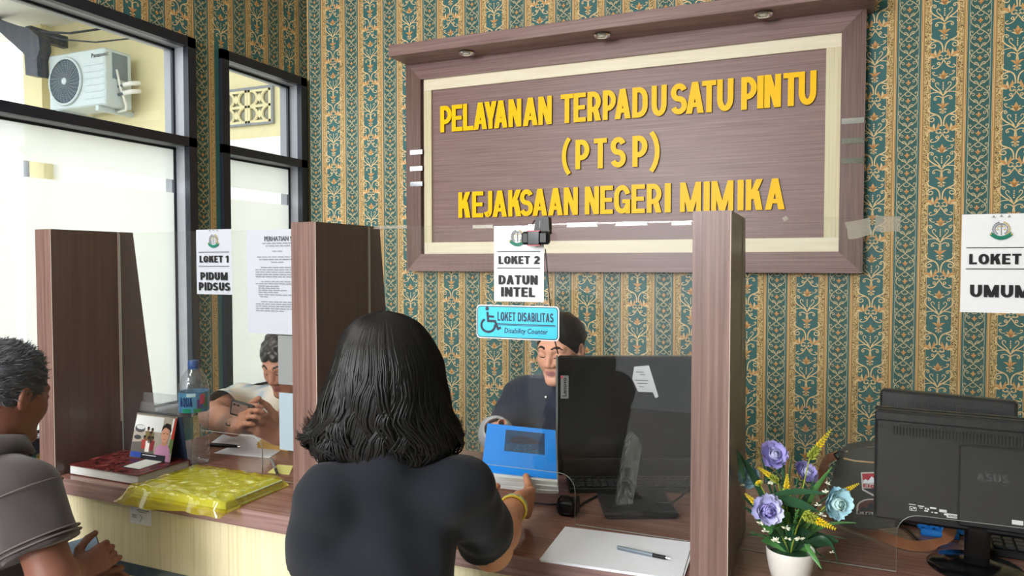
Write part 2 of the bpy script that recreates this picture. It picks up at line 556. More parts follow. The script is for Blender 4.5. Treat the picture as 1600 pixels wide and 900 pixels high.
class Print2D:
    def __init__(s): s.v, s.q, s.m = [], [], []

    def ribbon(s, pts, w0, w1=None, mi=0, mirror=True):
        pts = np.asarray(pts, float); n = len(pts)
        w1 = w0 if w1 is None else w1
        w = np.linspace(w0, w1, n) / 2
        d = np.gradient(pts, axis=0); d /= np.linalg.norm(d, axis=1)[:, None] + 1e-9
        nn = np.stack([-d[:, 1], d[:, 0]], 1)
        for sg in ((1, -1) if mirror else (1,)):
            b = len(s.v)
            for i in range(n):
                a, c = pts[i] + nn[i] * w[i], pts[i] - nn[i] * w[i]
                s.v.append((a[0] * sg, a[1])); s.v.append((c[0] * sg, c[1]))
            for i in range(n - 1):
                q = (b + 2 * i, b + 2 * i + 1, b + 2 * i + 3, b + 2 * i + 2)
                s.q.append(q if sg < 0 else q[::-1]); s.m.append(mi)

    def leaf(s, p0, p1, w, bend=0.0, mi=1, mirror=True, n=6):
        p0, p1 = np.array(p0, float), np.array(p1, float)
        d = p1 - p0; nrm = np.array([-d[1], d[0]])
        pts = bez(p0, p0 + d * .33 + nrm * bend, p0 + d * .66 + nrm * bend, p1, n)
        t = np.linspace(0, 1, n)
        w_ = w * np.maximum(np.sin(pi * np.clip(t * .9 + .1, 0, 1)), .05)
        dd = np.gradient(pts, axis=0); dd /= np.linalg.norm(dd, axis=1)[:, None] + 1e-9
        nn = np.stack([-dd[:, 1], dd[:, 0]], 1)
        for sg in ((1, -1) if mirror else (1,)):
            b = len(s.v)
            for i in range(n):
                a, c = pts[i] + nn[i] * w_[i] / 2, pts[i] - nn[i] * w_[i] / 2
                s.v.append((a[0] * sg, a[1])); s.v.append((c[0] * sg, c[1]))
            for i in range(n - 1):
                q = (b + 2 * i, b + 2 * i + 1, b + 2 * i + 3, b + 2 * i + 2)
                s.q.append(q if sg < 0 else q[::-1]); s.m.append(mi)


def wide_motif():
    """units of the photo crop: x from the stripe's middle, y upward, one repeat 460 high"""
    p = Print2D()
    w = 5.6
    # acanthus spray
    p.ribbon(curl((20, -12), 16, 160, -.95, 9, .55), w)
    p.leaf((40, -8), (22, 42), 17, .18, 1); p.leaf((42, -6), (46, 40), 14, -.1, 0); p.leaf((46, -10), (88, 14), 18, .28, 1); p.leaf((52, -12), (86, -6), 14, .3, 0)
    p.ribbon(bez((60, -8), (84, -6), (92, -22), (80, -38)), w, 4)
    p.ribbon(bez((36, -14), (30, -30), (14, -22), (2, -20)), w)
    # little scroll below
    p.ribbon(bez((2, -26), (4, -52), (34, -66), (36, -44)), w); p.ribbon(curl((27, -46), 9, 0, .7, 6, .4), 5)
    p.ribbon(bez((10, -40), (20, -72), (38, -78), (56, -78)), w); p.ribbon(bez((56, -78), (72, -76), (62, -56), (50, -60)), 6, 5)
    p.ribbon(bez((60, -98), (62, -112), (50, -124), (30, -122)), w, 4); p.ribbon(curl((52, -104), 9, -90, .8, 6, .4), 5)
    # tulip
    p.leaf((0, -146), (0, -92), 24, 0, 1, False); p.leaf((3, -146), (26, -112), 14, .2, 1); p.leaf((6, -146), (34, -132), 10, .25, 0)
    # heart
    p.ribbon(bez((0, -248), (30, -214), (66, -208), (78, -172), 9), 8, 6); p.ribbon(bez((78, -172), (84, -140), (50, -130), (46, -152), 7), 6, 5)
    p.ribbon(curl((55, -152), 9, 180, .8, 6, .4), 5)
    p.ribbon(bez((6, -236), (20, -200), (44, -196), (44, -176)), 6, 4); p.ribbon(bez((44, -176), (40, -160), (22, -166), (26, -182)), 5, 4)
    for y in (-170, -184, -197, -209):
        p.leaf((0, y - 5), (0, y + 5), 9, 0, 0, False, 4)
    p.ribbon(bez((14, -226), (50, -224), (84, -228), (82, -250)), w, 4); p.ribbon(curl((73, -250), 8, 0, -.8, 6, .4), 5)
    p.ribbon(bez((0, -250), (2, -276), (4, -290), (6, -300)), 6)
    p.ribbon(bez((2, -268), (12, -248), (46, -244), (50, -268)), w, 5); p.ribbon(curl((41, -268), 9, 0, -.8, 6, .4), 5)
    # lily
    p.leaf((0, -330), (0, -288), 18, 0, 1, False); p.leaf((2, -328), (36, -300), 13, .22, 1); p.leaf((4, -332), (24, -336), 9, 0, 0)
    p.leaf((0, -352), (0, -334), 16, 0, 1, False); p.ribbon(curl((12, -352), 6, 180, .9, 6, .6), 4)
    p.leaf((0, -364), (0, -354), 8, 0, 0, False, 4)
    # large scroll down to the next spray
    p.ribbon(bez((6, -440), (6, -400), (8, -374), (46, -362), 9), 7, 8); p.ribbon(bez((46, -362), (84, -352), (86, -318), (66, -320), 8), 8, 6)
    p.ribbon(bez((30, -368), (76, -366), (90, -392), (70, -408), 8), 7, 6); p.ribbon(curl((58, -394), 16, -45, -.85, 8, .45), 6, 5)
    p.ribbon(bez((6, -430), (14, -444), (22, -440), (24, -448)), 6, 4)
    return p, 0.306 / 460


def narrow_motif():
    p = Print2D()
    w = 4.6
    p.ribbon(bez((0, 0), (12, 22), (50, 24), (50, 52), 8), w); p.ribbon(bez((50, 52), (50, 76), (24, 76), (24, 62), 7), w, 4)
    p.ribbon(bez((24, 62), (26, 52), (38, 56), (36, 64), 5), 4)
    p.ribbon(bez((50, 46), (54, 84), (20, 96), (0, 115), 8), w); p.ribbon(bez((46, 78), (60, 92), (54, 112), (42, 108), 6), w, 4)
    p.ribbon(bez((42, 108), (34, 102), (42, 94), (46, 100), 5), 4)
    p.ribbon(bez((4, 8), (10, 34), (30, 36), (30, 22), 6), w, 4); p.ribbon(bez((30, 22), (28, 12), (16, 14), (18, 24), 5), 4)
    p.ribbon(bez((0, 86), (10, 80), (22, 96), (16, 108), 6), w, 4)
    p.leaf((0, 38), (0, 72), 15, 0, 1, False); p.leaf((2, 42), (17, 58), 8, .2, 1)
    return p, 0.306 / 460


def column_mesh(name, motif, zs, zlo, zhi, mats):
    p, k = motif
    v = np.array(p.v) * k; q = np.array(p.q); m = np.array(p.m)
    V, Q, Mi = [], [], []
    off = 0
    for z in zs:
        vv = np.zeros((len(v), 3)); vv[:, 0] = v[:, 0]; vv[:, 2] = v[:, 1] + z
        ok = ((vv[q][:, :, 2] > zlo) & (vv[q][:, :, 2] < zhi)).all(1)
        if ok.any():
            V.append(vv); Q.append(q[ok] + off); Mi.append(m[ok]); off += len(v)
    return mesh_np(name, np.concatenate(V), np.concatenate(Q), mats, False, np.concatenate(Mi))


WM, NM = wide_motif(), narrow_motif()
ZA, HREP = 2.246, 0.306
zs_a = [ZA + HREP * i for i in range(-8, 5)]
zs_b = [ZA + HREP * (i + .5) for i in range(-8, 5)]
zs_n = [2.262 + HREP / 4 * i for i in range(-32, 14)]
me_wa = column_mesh('wide_scroll_a', WM, zs_a, 0.02, ZC - .01, [M_PG, M_OG]); me_wb = column_mesh('wide_scroll_b', WM, zs_b, 0.02, ZC - .01, [M_PG, M_OG])
me_na = column_mesh('narrow_scroll', NM, zs_n, 0.02, ZC - .01, [M_NG, M_OG])


def put_column(me, parent, x=None, y=None):
    o = bpy.data.objects.new('wallpaper_scrollwork', me); COL.objects.link(o)
    o.parent = parent
    if y is None:
        o.location = (x, YW - 0.0006, 0)
    else:
        o.location = (XL + 0.0006, y, 0); o.rotation_euler = (0, 0, pi / 2)
    return stuff(o)


n = -12
while PH + n * PER < 1.5:
    xc = PH + n * PER
    if xc - .03 > XL:
        put_column(me_na, wall_back, x=xc)
    if xc + PER / 2 + .06 < 1.6 and xc + PER / 2 - .06 > XL:
        put_column(me_wb if n % 2 else me_wa, wall_back, x=xc + PER / 2)
    n += 1
# side wall: only above the windows, on the pier between them and in the corner
me_wat = column_mesh('wide_scroll_top', WM, zs_a, WZ1 + .005, ZC - .01, [M_PG, M_OG]); me_wbt = column_mesh('wide_scroll_top', WM, zs_b, WZ1 + .005, ZC - .01, [M_PG, M_OG])
me_nt = column_mesh('narrow_scroll_top', NM, zs_n, WZ1 + .005, ZC - .01, [M_NG, M_OG])
for n in range(0, 10):
    yc = YW - 0.03 - n * PER
    full = W1[1] + .03 < yc < W2[0] - .03
    put_column(me_na if full else me_nt, wall_left, y=yc)
    yc -= PER / 2
    full = W1[1] + .05 < yc < W2[0] - .05
    put_column((me_wa if n % 2 else me_wb) if full else (me_wat if n % 2 else me_wbt), wall_left, y=yc)

# ------------------------------------------------------------------ outside the windows
M_EXT = mat('cream_outside_paint', rgb(214, 202, 160), 0.8, 0.2, var=(2.5, .05))
M_EXTW = mat('white_outside_paint', rgb(214, 212, 204), 0.8, 0.2)
M_CONC = mat('pale_concrete', rgb(190, 184, 168), 0.8, 0.2, var=(4, .08))
M_DARKSTEEL = mat('dark_roof_steel', rgb(52, 56, 66), 0.5, 0.4)
YE = 5.4
ew = struct(obj('exterior_wall', MB().box((-7.75, YE, -.2), (-2.96, YE + .15, 4.0)), M_EXT))
struct(obj('exterior_corner_column', MB().box((-8.05, YE - .12, -.2), (-7.75, YE + .15, 4.0)), M_EXT))
struct(obj('exterior_soffit', MB().box((-9.2, 4.1, 3.95), (-2.96, YE + .15, 4.05)), M_EXTW))
struct(obj('exterior_ground', MB().box((-14, -6, -.3), (-2.96, 9, -.2)), M_CONC))
struct(obj('exterior_ledge', MB().box((-8.0, 4.75, -.2), (-2.96, YE, 0.36)), M_CONC))
struct(obj('exterior_glow_band', MB().box((-7.75, YE - .012, -.2), (-2.96, YE, 2.56)), mat('white_glow_paint', rgb(224, 224, 216), .8, .2)))  # white band paints overexposure glow onto the lower cream wall
# far pale building past the corner
struct(obj('exterior_far_wall', MB().box((-12.5, 5.2, -.2), (-8.6, 5.5, 2.35)), M_EXTW))
dp = atY(38, 130, 5.1)
tag(obj('downpipe', MB().tube([(dp[0], 5.1, -.2), (dp[0], 5.1, 2.6)], .03, 8).box((dp[0] - .05, 5.05, 2.55), (dp[0] + .05, 5.2, 2.62)), M_REVEAL, loc=(dp[0], 5.1, -.2)), 'thin grey downpipe outside the window beyond the outdoor cooling unit', 'pipe')
br = MB()
poly = [atY(*p, 4.9) for p in ((-60, 10), (-60, 35), (0, 50), (38, 85), (40, 117), (59, 119), (57, 92), (62, 76), (60, 58), (45, 44), (20, 38), (0, 31))]
br.prism(poly, (0, .12, 0))
br.box(tuple(atY(40, 60, 4.95)), tuple(atY(40, 60, 4.95) + np.array([.08, .4, .12])))
tag(obj('roof_bracket', br, M_DARKSTEEL, loc=tuple(atY(50, 110, 4.9))), 'dark steel roof bracket hanging under the eave outside the window', 'bracket')
wr = MB()
wr.tube([atY(60, 52, 4.95), atY(100, 62, 5.0), atY(150, 66, 5.1), atY(225, 58, 5.3)], .008, 5)
wr.tube([atY(62, 50, 4.95), atY(110, 52, 5.0), atY(180, 42, 5.3), atY(240, 36, 5.35)], .012, 5)
tag(obj('outdoor_cable', wr, M_DARKSTEEL, loc=tuple(atY(60, 52, 4.95))), 'dark cables slung along the cream wall above the outdoor cooling unit', 'cable')

# breeze-block vent: frame and two pierced blocks
vent = thing('breeze_block_vent', 'two pierced cream breeze blocks in a grey frame on the outside wall', 'vent', atY(388, 191, YE - .02))
va, vb = atY(352, 193, YE - .02), atY(424, 143, YE - .02)
x0, x1 = va[0], vb[0]; zc = atY(388, 168, YE)[2]; z0, z1 = zc - .155, zc + .155
fr = MB()
for lo, hi in (((x0 - .02, z0 - .02), (x1 + .02, z0)), ((x0 - .02, z1), (x1 + .02, z1 + .025)), ((x0 - .02, z0), (x0, z1)), ((x1, z0), (x1 + .02, z1))):
    fr.box((lo[0], YE - .03, lo[1]), (hi[0], YE, hi[1]))
obj('vent_frame', fr, M_GREYP, vent)
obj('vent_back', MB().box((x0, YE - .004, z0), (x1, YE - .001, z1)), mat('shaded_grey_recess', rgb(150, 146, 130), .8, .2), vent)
for k in range(2):
    a, b_ = x0 + (x1 - x0) * k / 2 + .004, x0 + (x1 - x0) * (k + 1) / 2 - .004
    m = MB(); w = b_ - a; cx = (a + b_) / 2
    for s_ in (-1, 1):
        m.box((cx + s_ * w * .46 - .016, YE - .028, z0), (cx + s_ * w * .46 + .016, YE - .002, z1))
    m.box((a, YE - .028, z1 - .022), (b_, YE - .002, z1)); m.box((a, YE - .028, z0), (b_, YE - .002, z0 + .022)); m.box((a, YE - .028, zc - .012), (b_, YE - .002, zc + .012))
    for zz in (zc + .075, zc - .075):
        m.prism([(cx - .04, YE - .026, zz), (cx, YE - .026, zz - .04), (cx + .04, YE - .026, zz), (cx, YE - .026, zz + .04)], (0, .02, 0))
        for s_ in (-1, 1):
            arc = [(cx + s_ * (.128 - .1 * cos(t)), YE - .02, zz + .078 * sin(t)) for t in np.linspace(-1.3, 1.3, 7)]
            m.tube(arc, .014, 5)
    obj('breeze_block', m, M_EXT, vent)

# ================================================================== LETTERING (drawn stroke by stroke)
def arcp(cx, cy, rx, ry, a0, a1, n=9):
    return [(cx + rx * cos(R(a)), cy + ry * sin(R(a))) for a in np.linspace(a0, a1, n)]


def rib2(pts, h):
    """mitred flat ribbon; returns (points, quads)"""
    P = np.array(pts, float); n = len(P)
    d = np.diff(P, axis=0); d /= np.linalg.norm(d, axis=1)[:, None]
    nn = np.stack([-d[:, 1], d[:, 0]], 1)
    L, Rr = [], []
    for i in range(n):
        if i == 0: m = nn[0]
        elif i == n - 1: m = nn[-1]
        else:
            m = nn[i - 1] + nn[i]; m /= np.linalg.norm(m); m = m / max(.5, m.dot(nn[i]))
        L.append(P[i] + m * h); Rr.append(P[i] - m * h)
    return [[Rr[i], Rr[i + 1], L[i + 1], L[i]] for i in range(n - 1)], (L, Rr)


def glyph(ch, w, s):
    """outline pieces of a bold sans capital, height 1, width w, stroke s: list of closed polygons (counter-clockwise)"""
    h = s / 2
    bar = lambda x0, y0, x1, y1: [(x0, y0), (x1, y0), (x1, y1), (x0, y1)]
    dia = lambda xa, xb, q, y0=0, y1=1: [(xa - q, y0), (xa + q, y0), (xb + q, y1), (xb - q, y1)]
    out, rib = [], []
    q = h * 1.12
    r = min(w / 2, .34)
    if ch == 'I': out.append(bar(0, 0, s, 1))
    elif ch == 'L': out += [bar(0, 0, s, 1), bar(s, 0, w, s * .92)]
    elif ch == 'T': out += [bar(w / 2 - h, 0, w / 2 + h, 1 - s * .92), bar(0, 1 - s * .92, w, 1)]
    elif ch == 'E': out += [bar(0, 0, s, 1), bar(s, 0, w, s * .92), bar(s, .5 - h * .85, w * .93, .5 + h * .85), bar(s, 1 - s * .92, w, 1)]
    elif ch == 'H': out += [bar(0, 0, s, 1), bar(w - s, 0, w, 1), bar(s, .5 - h * .9, w - s, .5 + h * .9)]
    elif ch == 'N': out += [bar(0, 0, s, 1), bar(w - s, 0, w, 1), dia(w - q, q, q)]
    elif ch == 'M': out += [bar(0, 0, s * .95, 1), bar(w - s * .95, 0, w, 1), dia(w / 2, q * .95, q * .95), dia(w / 2, w - q * .95, q * .95)]
    elif ch == 'A': out += [dia(q, w / 2, q), dia(w - q, w / 2, q), bar(w * .22, .2, w * .78, .2 + s * .85)]
    elif ch == 'V': out += [dia(w / 2, q, q), dia(w / 2, w - q, q)]
    elif ch == 'K': out += [bar(0, 0, s, 1), dia(s * .9, w - q, q * 1.05, .36, 1), dia(w - q, s * 1.25 + h, q * 1.1, 0, .62)]
    elif ch == 'Y': out += [bar(w / 2 - h, 0, w / 2 + h, .45), dia(w / 2, q, q, .36, 1), dia(w / 2, w - q, q, .36, 1)]
    elif ch in 'PR':
        out.append(bar(0, 0, s, 1)); rb = .27
        rib.append([(s * .9, 1 - h)] + arcp(w - h - rb * .75, 1 - h - (.29 - h * .3), rb * .75, .29 - h * .3, 90, -90, 11) + [(s * .9, 1 - h - 2 * (.29 - h * .3))])
        if ch == 'R': out.append(dia(w - q, w * .55, q * 1.05, 0, .48))
    elif ch == 'B':
        out.append(bar(0, 0, s, 1))
        a = .25 - h * .25
        rib.append([(s * .9, 1 - h)] + arcp(w - h - .2, 1 - h - (.5 - h) / 2, .18, (.5 - h) / 2, 90, -90, 9) + [(s * .9, .5)])
        rib.append([(s * .9, .5)] + arcp(w - h - .18, h + (.5 - h) / 2, .18, (.5 - h) / 2, 90, -90, 9) + [(s * .9, h)])
    elif ch == 'D':
        out.append(bar(0, 0, s, 1))
        rib.append([(s * .9, 1 - h)] + arcp(w - h - r * .8, 1 - h - .3, r * .8, .3, 90, 0, 7) + arcp(w - h - r * .8, h + .3, r * .8, .3, 0, -90, 7) + [(s * .9, h)])
    elif ch in 'OC':
        if ch == 'O':
            rib.append(arcp(w / 2, 1 - h - .3, w / 2 - h, .3, 0, 180, 11) + arcp(w / 2, h + .3, w / 2 - h, .3, 180, 360, 11) + [(w - h, 1 - h - .3)])
        else:
            rib.append(arcp(w / 2, 1 - h - .3, w / 2 - h, .3, 15, 180, 10) + arcp(w / 2, h + .3, w / 2 - h, .3, 180, 345, 10))
    elif ch == 'G':
        rib.append(arcp(w / 2, 1 - h - .28, w / 2 - h, .28, 10, 180, 10) + arcp(w / 2, h + .28, w / 2 - h, .28, 180, 340, 10))
        out += [bar(w - s, 0, w, .5), bar(w * .5, .5 - s * .8, w - s, .5)]
    elif ch == 'U':
        rib.append([(h, 1)] + arcp(w / 2, h + .3, w / 2 - h, .3, 180, 360, 13) + [(w - h, 1)])
    elif ch == 'J':
        rib.append([(w - h, 1)] + arcp(w / 2 - h * .3, h + .24, w / 2 - h * .7, .24, 0, -150, 10))
    elif ch == 'S':
        a = (.5 - h) / 2
        rib.append(arcp(w / 2, 1 - h - a, w / 2 - h, a, 20, 270, 13) + arcp(w / 2, h + a, w / 2 - h, a, 90, -160, 13)[1:])
    elif ch == '2':
        rib.append(arcp(w / 2, 1 - h - .24, w / 2 - h, .24, 165, -25, 10) + [(h * 1.3, s)]); out.append(bar(0, 0, w, s * .95))
    elif ch == '1': out += [bar(w - s, 0, w, 1), dia(s * .2, w - h, q, .72, .98)]
    elif ch == '!': out += [bar(0, 0, s, s), bar(0, s * 1.7, s, 1)]
    elif ch == '(':
        rib.append(arcp(.62, .46, .5, .78, 128, 232, 9))
    elif ch == ')':
        rib.append(arcp(w - .62, .46, .5, .78, 52, -52, 9))
    elif ch == 'X': out += [dia(q, w - q, q), dia(w - q, q, q)]
    elif ch == 'Q':
        rib.append(arcp(w / 2, 1 - h - .3, w / 2 - h, .3, 0, 180, 11) + arcp(w / 2, h + .3, w / 2 - h, .3, 180, 360, 11) + [(w - h, 1 - h - .3)]); out.append(dia(w, w * .6, q, -.08, .25))
    return out, rib


def put_glyph(mb, ch, w, s, at, mi=0, depth=None, mi_side=None):
    """at(x, y, z) -> world point; depth None: flat print"""
    pol, ribs = glyph(ch, w, s)
    quads = list(pol)
    loops = [list(p) for p in pol]
    for rp in ribs:
        qs, (L, Rr) = rib2(rp, s / 2)
        quads += qs
        loops.append(list(Rr) + list(L)[::-1])
    for i, q in enumerate(quads):
        dz = i * (0.0001 if not depth else 0.00012)
        mb.add([at(p[0], p[1], (depth or 0) + dz) for p in q], [tuple(range(len(q)))], mi)
    if depth:
        for lp in loops:
            n = len(lp)
            vs = [at(p[0], p[1], depth) for p in lp] + [at(p[0], p[1], 0) for p in lp]
            mb.add(vs, [(i + n, (i + 1) % n + n, (i + 1) % n, i) for i in range(n)], mi if mi_side is None else mi_side)


WID = {'I': .2, 'M': .72, '1': .32, '!': .2, 'N': .58, 'T': .52, 'L': .46, 'E': .48, 'O': .6, 'Q': .62, 'A': .6, 'U': .57, 'D': .57, 'K': .58, 'Y': .58, '(': .24, ')': .24}


def text_width(t, s, gap):
    x = 0
    for ch in t:
        x += .3 if ch == ' ' else (WID.get(ch, .53) if ch != 'I' else s) + gap
    return x - gap


def text_flat(mb, t, frame, x0, x1, y0, h, s=.2, gap=.09, mi=0):
    """bold capitals between x0 and x1 of a flat frame(x, y, z)"""
    tw = text_width(t, s, gap); k = (x1 - x0) / tw; x = 0
    for ch in t:
        if ch == ' ':
            x += .3; continue
        w = WID.get(ch, .53) if ch != 'I' else s
        put_glyph(mb, ch, w, s, (lambda px, py, pz, xx=x: frame(x0 + (xx + px) * k, y0 + py * h, pz)), mi)
        x += w + gap


def text_small(mb, t, frame, x0, x1, y0, h, mi=0, bold=0.0, shear=0.0):
    """small mixed-case print, outlines taken from Blender's built-in face"""
    c = bpy.data.curves.new('print', 'FONT'); c.body = t; c.size = 1; c.offset = bold; c.resolution_u = 2; c.shear = shear
    o = bpy.data.objects.new('print', c); COL.objects.link(o)
    dg = bpy.context.evaluated_depsgraph_get(); dg.update()
    me = bpy.data.meshes.new_from_object(o.evaluated_get(dg), depsgraph=dg)
    v = np.array([p.co[:] for p in me.vertices]); f = [tuple(p.vertices) for p in me.polygons]
    bpy.data.objects.remove(o); bpy.data.curves.remove(c); bpy.data.meshes.remove(me)
    if not len(v):
        return
    a, b = v[:, 0].min(), v[:, 0].max()
    k = (x1 - x0) / (b - a)
    if h is None:
        h = k
    mb.add([frame(x0 + (p[0] - a) * k, y0 + p[1] * h / .7, 0) for p in v], f, mi)


# ================================================================== SIGN BOARD ON THE BACK WALL
bx0, bx1, bz1, bz0 = -2.0917, .1612, CAMZ + 1.0854, CAMZ - .0421
board = thing('wall_sign_board', 'dark wood sign board with cream inner frame and raised yellow capital letters', 'sign', ((bx0 + bx1) / 2, YW, bz0))
cx0, cx1, cz1, cz0 = -1.9858 - .016, .0667, CAMZ + .9855 + .004, CAMZ + .0508
inx0, inx1, inz1, inz0 = -1.955 + .035, -.0, cz1 - .058, cz0 + .062
# outer mitred frame: four wooden rails
def rail(name, poly, y0, y1, m, par):
    return obj(name, MB().prism([(x, y0, z) for x, z in poly], (0, y1 - y0, 0)), m, par)
rail('outer_rail', [(bx0, bz1), (bx1, bz1), (cx1, cz1), (cx0, cz1)][::-1], YB, YW - .001, M_WOOD_H, board)
rail('outer_rail', [(bx0, bz0), (bx1, bz0), (cx1, cz0), (cx0, cz0)], YB, YW - .001, M_WOOD_H, board)
rail('outer_rail', [(bx0, bz0), (cx0, cz0), (cx0, cz1), (bx0, bz1)], YB, YW - .001, M_WOOD_V, board)
rail('outer_rail', [(bx1, bz0), (bx1, bz1), (cx1, cz1), (cx1, cz0)], YB, YW - .001, M_WOOD_V, board)
# recessed cream frame
yc = YB + .018
g = .012
for nm, lo, hi, m in (('cream_rail', (cx0 + g, cz1 - .058), (cx1, cz1), M_CREAM_H), ('cream_rail', (cx0 + g, cz0), (cx1, cz0 + .062), M_CREAM_H),
                      ('cream_rail', (cx0 + g, cz0 + .0622), (cx0 + g + .045, cz1 - .0582), M_CREAM_V), ('cream_rail', (cx1 - .06, cz0 + .0622), (cx1, cz1 - .0582), M_CREAM_V)):
    obj(nm, MB().box((lo[0], yc, lo[1]), (hi[0], YW - .001, hi[1])), m, board)
yp = YB + .032
obj('back_panel', MB().box((cx0, yp, cz0), (cx1, YW - .001, cz1)), M_WOOD_H, board)
# shelf-like cornice with three spots underneath
sy = 3.255
sA, sB = atY(607, 88.5, sy), atY(606, 71, sy)
cor = MB().box((sA[0], sy, sA[2]), (bx1 + .03, YW - .001, sB[2]), bevel=.002)
obj('cornice', cor, M_WOOD_H, board)
for (u, v) in ((729, 81), (941, 53), (1193, 20)):
    p = atZ(u, v, sA[2])
    sp = MB()
    sp.lathe([(.022, 0), (.036, -.002), (.040, -.008), (.036, -.012), (.028, -.010), (.024, -.003), (.0, -.003)][::-1], (p[0], p[1], sA[2]), 20)
    so = obj('spot_fitting', sp, M_CHROME, board, smooth=True)
    obj('spot_lens', MB().lathe([(.0, -.014), (.014, -.012), (.02, -.006), (.021, -.0015)], (p[0], p[1], sA[2] - .001), 16), mat('white_lens', (.85, .85, .82), .2), so, smooth=True)
# small mirror strips on both upright rails
for (u0, u1, vs) in ((641, 660, (238.5, 264, 288)), (1315, 1350, (190, 221, 252))):
    for v in vs:
        a, b_ = atY(u0, v, YB), atY(u1, v, YB)
        obj('mirror_strip', MB().box((a[0], YB - .002, a[2] - .012), (b_[0], YB - .0002, a[2] + .012)), M_CHROME, board)

SIGN_LETTERS = [
    # text, [(char, left px, right px)], baseline and cap line at two columns: (u, v_base, v_top)
    ((688, 207, 166), (1272, 163, 110), [('P', 688, 706), ('E', 706, 722.5), ('L', 723.5, 740), ('A', 740, 761), ('Y', 757, 776), ('A', 772, 793), ('N', 794.5, 814.5), ('A', 817, 840), ('N', 841, 862),
                                         ('T', 876, 895.5), ('E', 896, 915), ('R', 917.5, 938.5), ('P', 941.5, 962), ('A', 960, 985), ('D', 987.5, 1011.5), ('U', 1017.5, 1041),
                                         ('S', 1047.5, 1073), ('A', 1071, 1099), ('T', 1096, 1118), ('U', 1119.5, 1145), ('P', 1157, 1181.5), ('I', 1182, 1192), ('N', 1193, 1219), ('T', 1222.5, 1246.5), ('U', 1246.5, 1274)]),
    ((876, 265.5, 220.5), (1036, 259, 209), [('(', 876, 889), ('P', 899, 921), ('T', 928, 948), ('S', 954, 978), ('P', 988, 1011.5), (')', 1021, 1035)]),
    ((716, 340.5, 300.5), (1227, 327, 278), [('K', 716, 734.5), ('E', 737.5, 755), ('J', 757.5, 769), ('A', 769.5, 792), ('K', 794, 814), ('S', 812.5, 833), ('A', 832, 855), ('A', 856.5, 879.5), ('N', 881, 903),
                                             ('N', 914, 936), ('E', 938, 958), ('G', 960, 985), ('E', 987, 1008), ('R', 1011, 1034), ('I', 1039, 1048.5), ('M', 1063, 1096), ('I', 1100, 1109.5), ('M', 1112, 1146.5), ('I', 1153, 1162.5), ('K', 1166, 1192), ('A', 1196, 1227)]),
]
yl = yp - .0135
for ra, rb, chars in SIGN_LETTERS:
    zA0, zA1 = atY(ra[0], ra[1], yl)[2], atY(ra[0], ra[2], yl)[2]
    zB0, zB1 = atY(rb[0], rb[1], yl)[2], atY(rb[0], rb[2], yl)[2]
    xa_, xb_ = atY(ra[0], ra[1], yl)[0], atY(rb[0], rb[1], yl)[0]
    for ch, u0, u1 in chars:
        x0, x1 = atY(u0, 250, yl)[0], atY(u1, 250, yl)[0]
        t = ((x0 + x1) / 2 - xa_) / (xb_ - xa_)
        zb, zt = zA0 + (zB0 - zA0) * t, zA1 + (zB1 - zA1) * t
        if ch in '()':
            zb += .02 * 0; zt += 0
        H = zt - zb
        w = (x1 - x0) / H
        s = .172 if ch not in '()' else .15
        if ch == 'I': s = w
        if ch in '()': w = .24
        m = MB()
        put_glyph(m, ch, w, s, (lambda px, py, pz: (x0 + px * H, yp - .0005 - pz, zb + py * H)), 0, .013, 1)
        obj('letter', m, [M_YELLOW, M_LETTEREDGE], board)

# ================================================================== COUNTER, DIVIDERS, SCREENS
ZT = 0.758                      # worktop height
YC = 1.41                       # front edge of the worktop
YG = 1.633                      # plane of the clear screens
ZD = CAMZ + 0.099               # top of the dividers
DIV = [(-2.1138, -2.0467), (-1.1807, -1.1081), (-0.2265, -0.1561)]
counter = thing('service_counter', 'long service counter with a dark wood worktop above a cream front panel', 'counter', (-0.9, 1.8, 0))
CX1 = 1.25
obj('worktop', MB().box((DIV[0][1] + .0005, YC, ZT - .046), (CX1, 2.15, ZT), bevel=.0015), M_TOP, counter)
obj('worktop_edge', MB().box((DIV[0][1] + .0005, YC - .0015, ZT - .0455), (CX1, YC, ZT - .0005)), M_WOOD_H, counter)
obj('front_panel', MB().box((DIV[0][1] + .0005, YC + .02, 0), (CX1, YC + .04, ZT - .047)), M_CREAM_V, counter)
obj('end_panel', MB().box((CX1 - .02, YC + .041, 0), (CX1, 2.14, ZT - .047)), M_CREAM_V, counter)
M_GRANITE = mat('dark_marble', rgb(58, 50, 46), 0.12, 0.5, var=(55, .8))
M_SLATE = mat('blue_grey_stone', rgb(70, 84, 92), 0.15, 0.5, var=(30, .3))
x = DIV[0][1] + .012
k = 0
while x < CX1 - .05:
    w = .21 if k == 0 else .30
    obj('stone_trim', MB().box((x, YC + .0185, .507), (min(x + w - .003, CX1), YC + .0205, .541)), M_GRANITE if k % 2 == 0 else M_SLATE, counter)
    x += w; k += 1

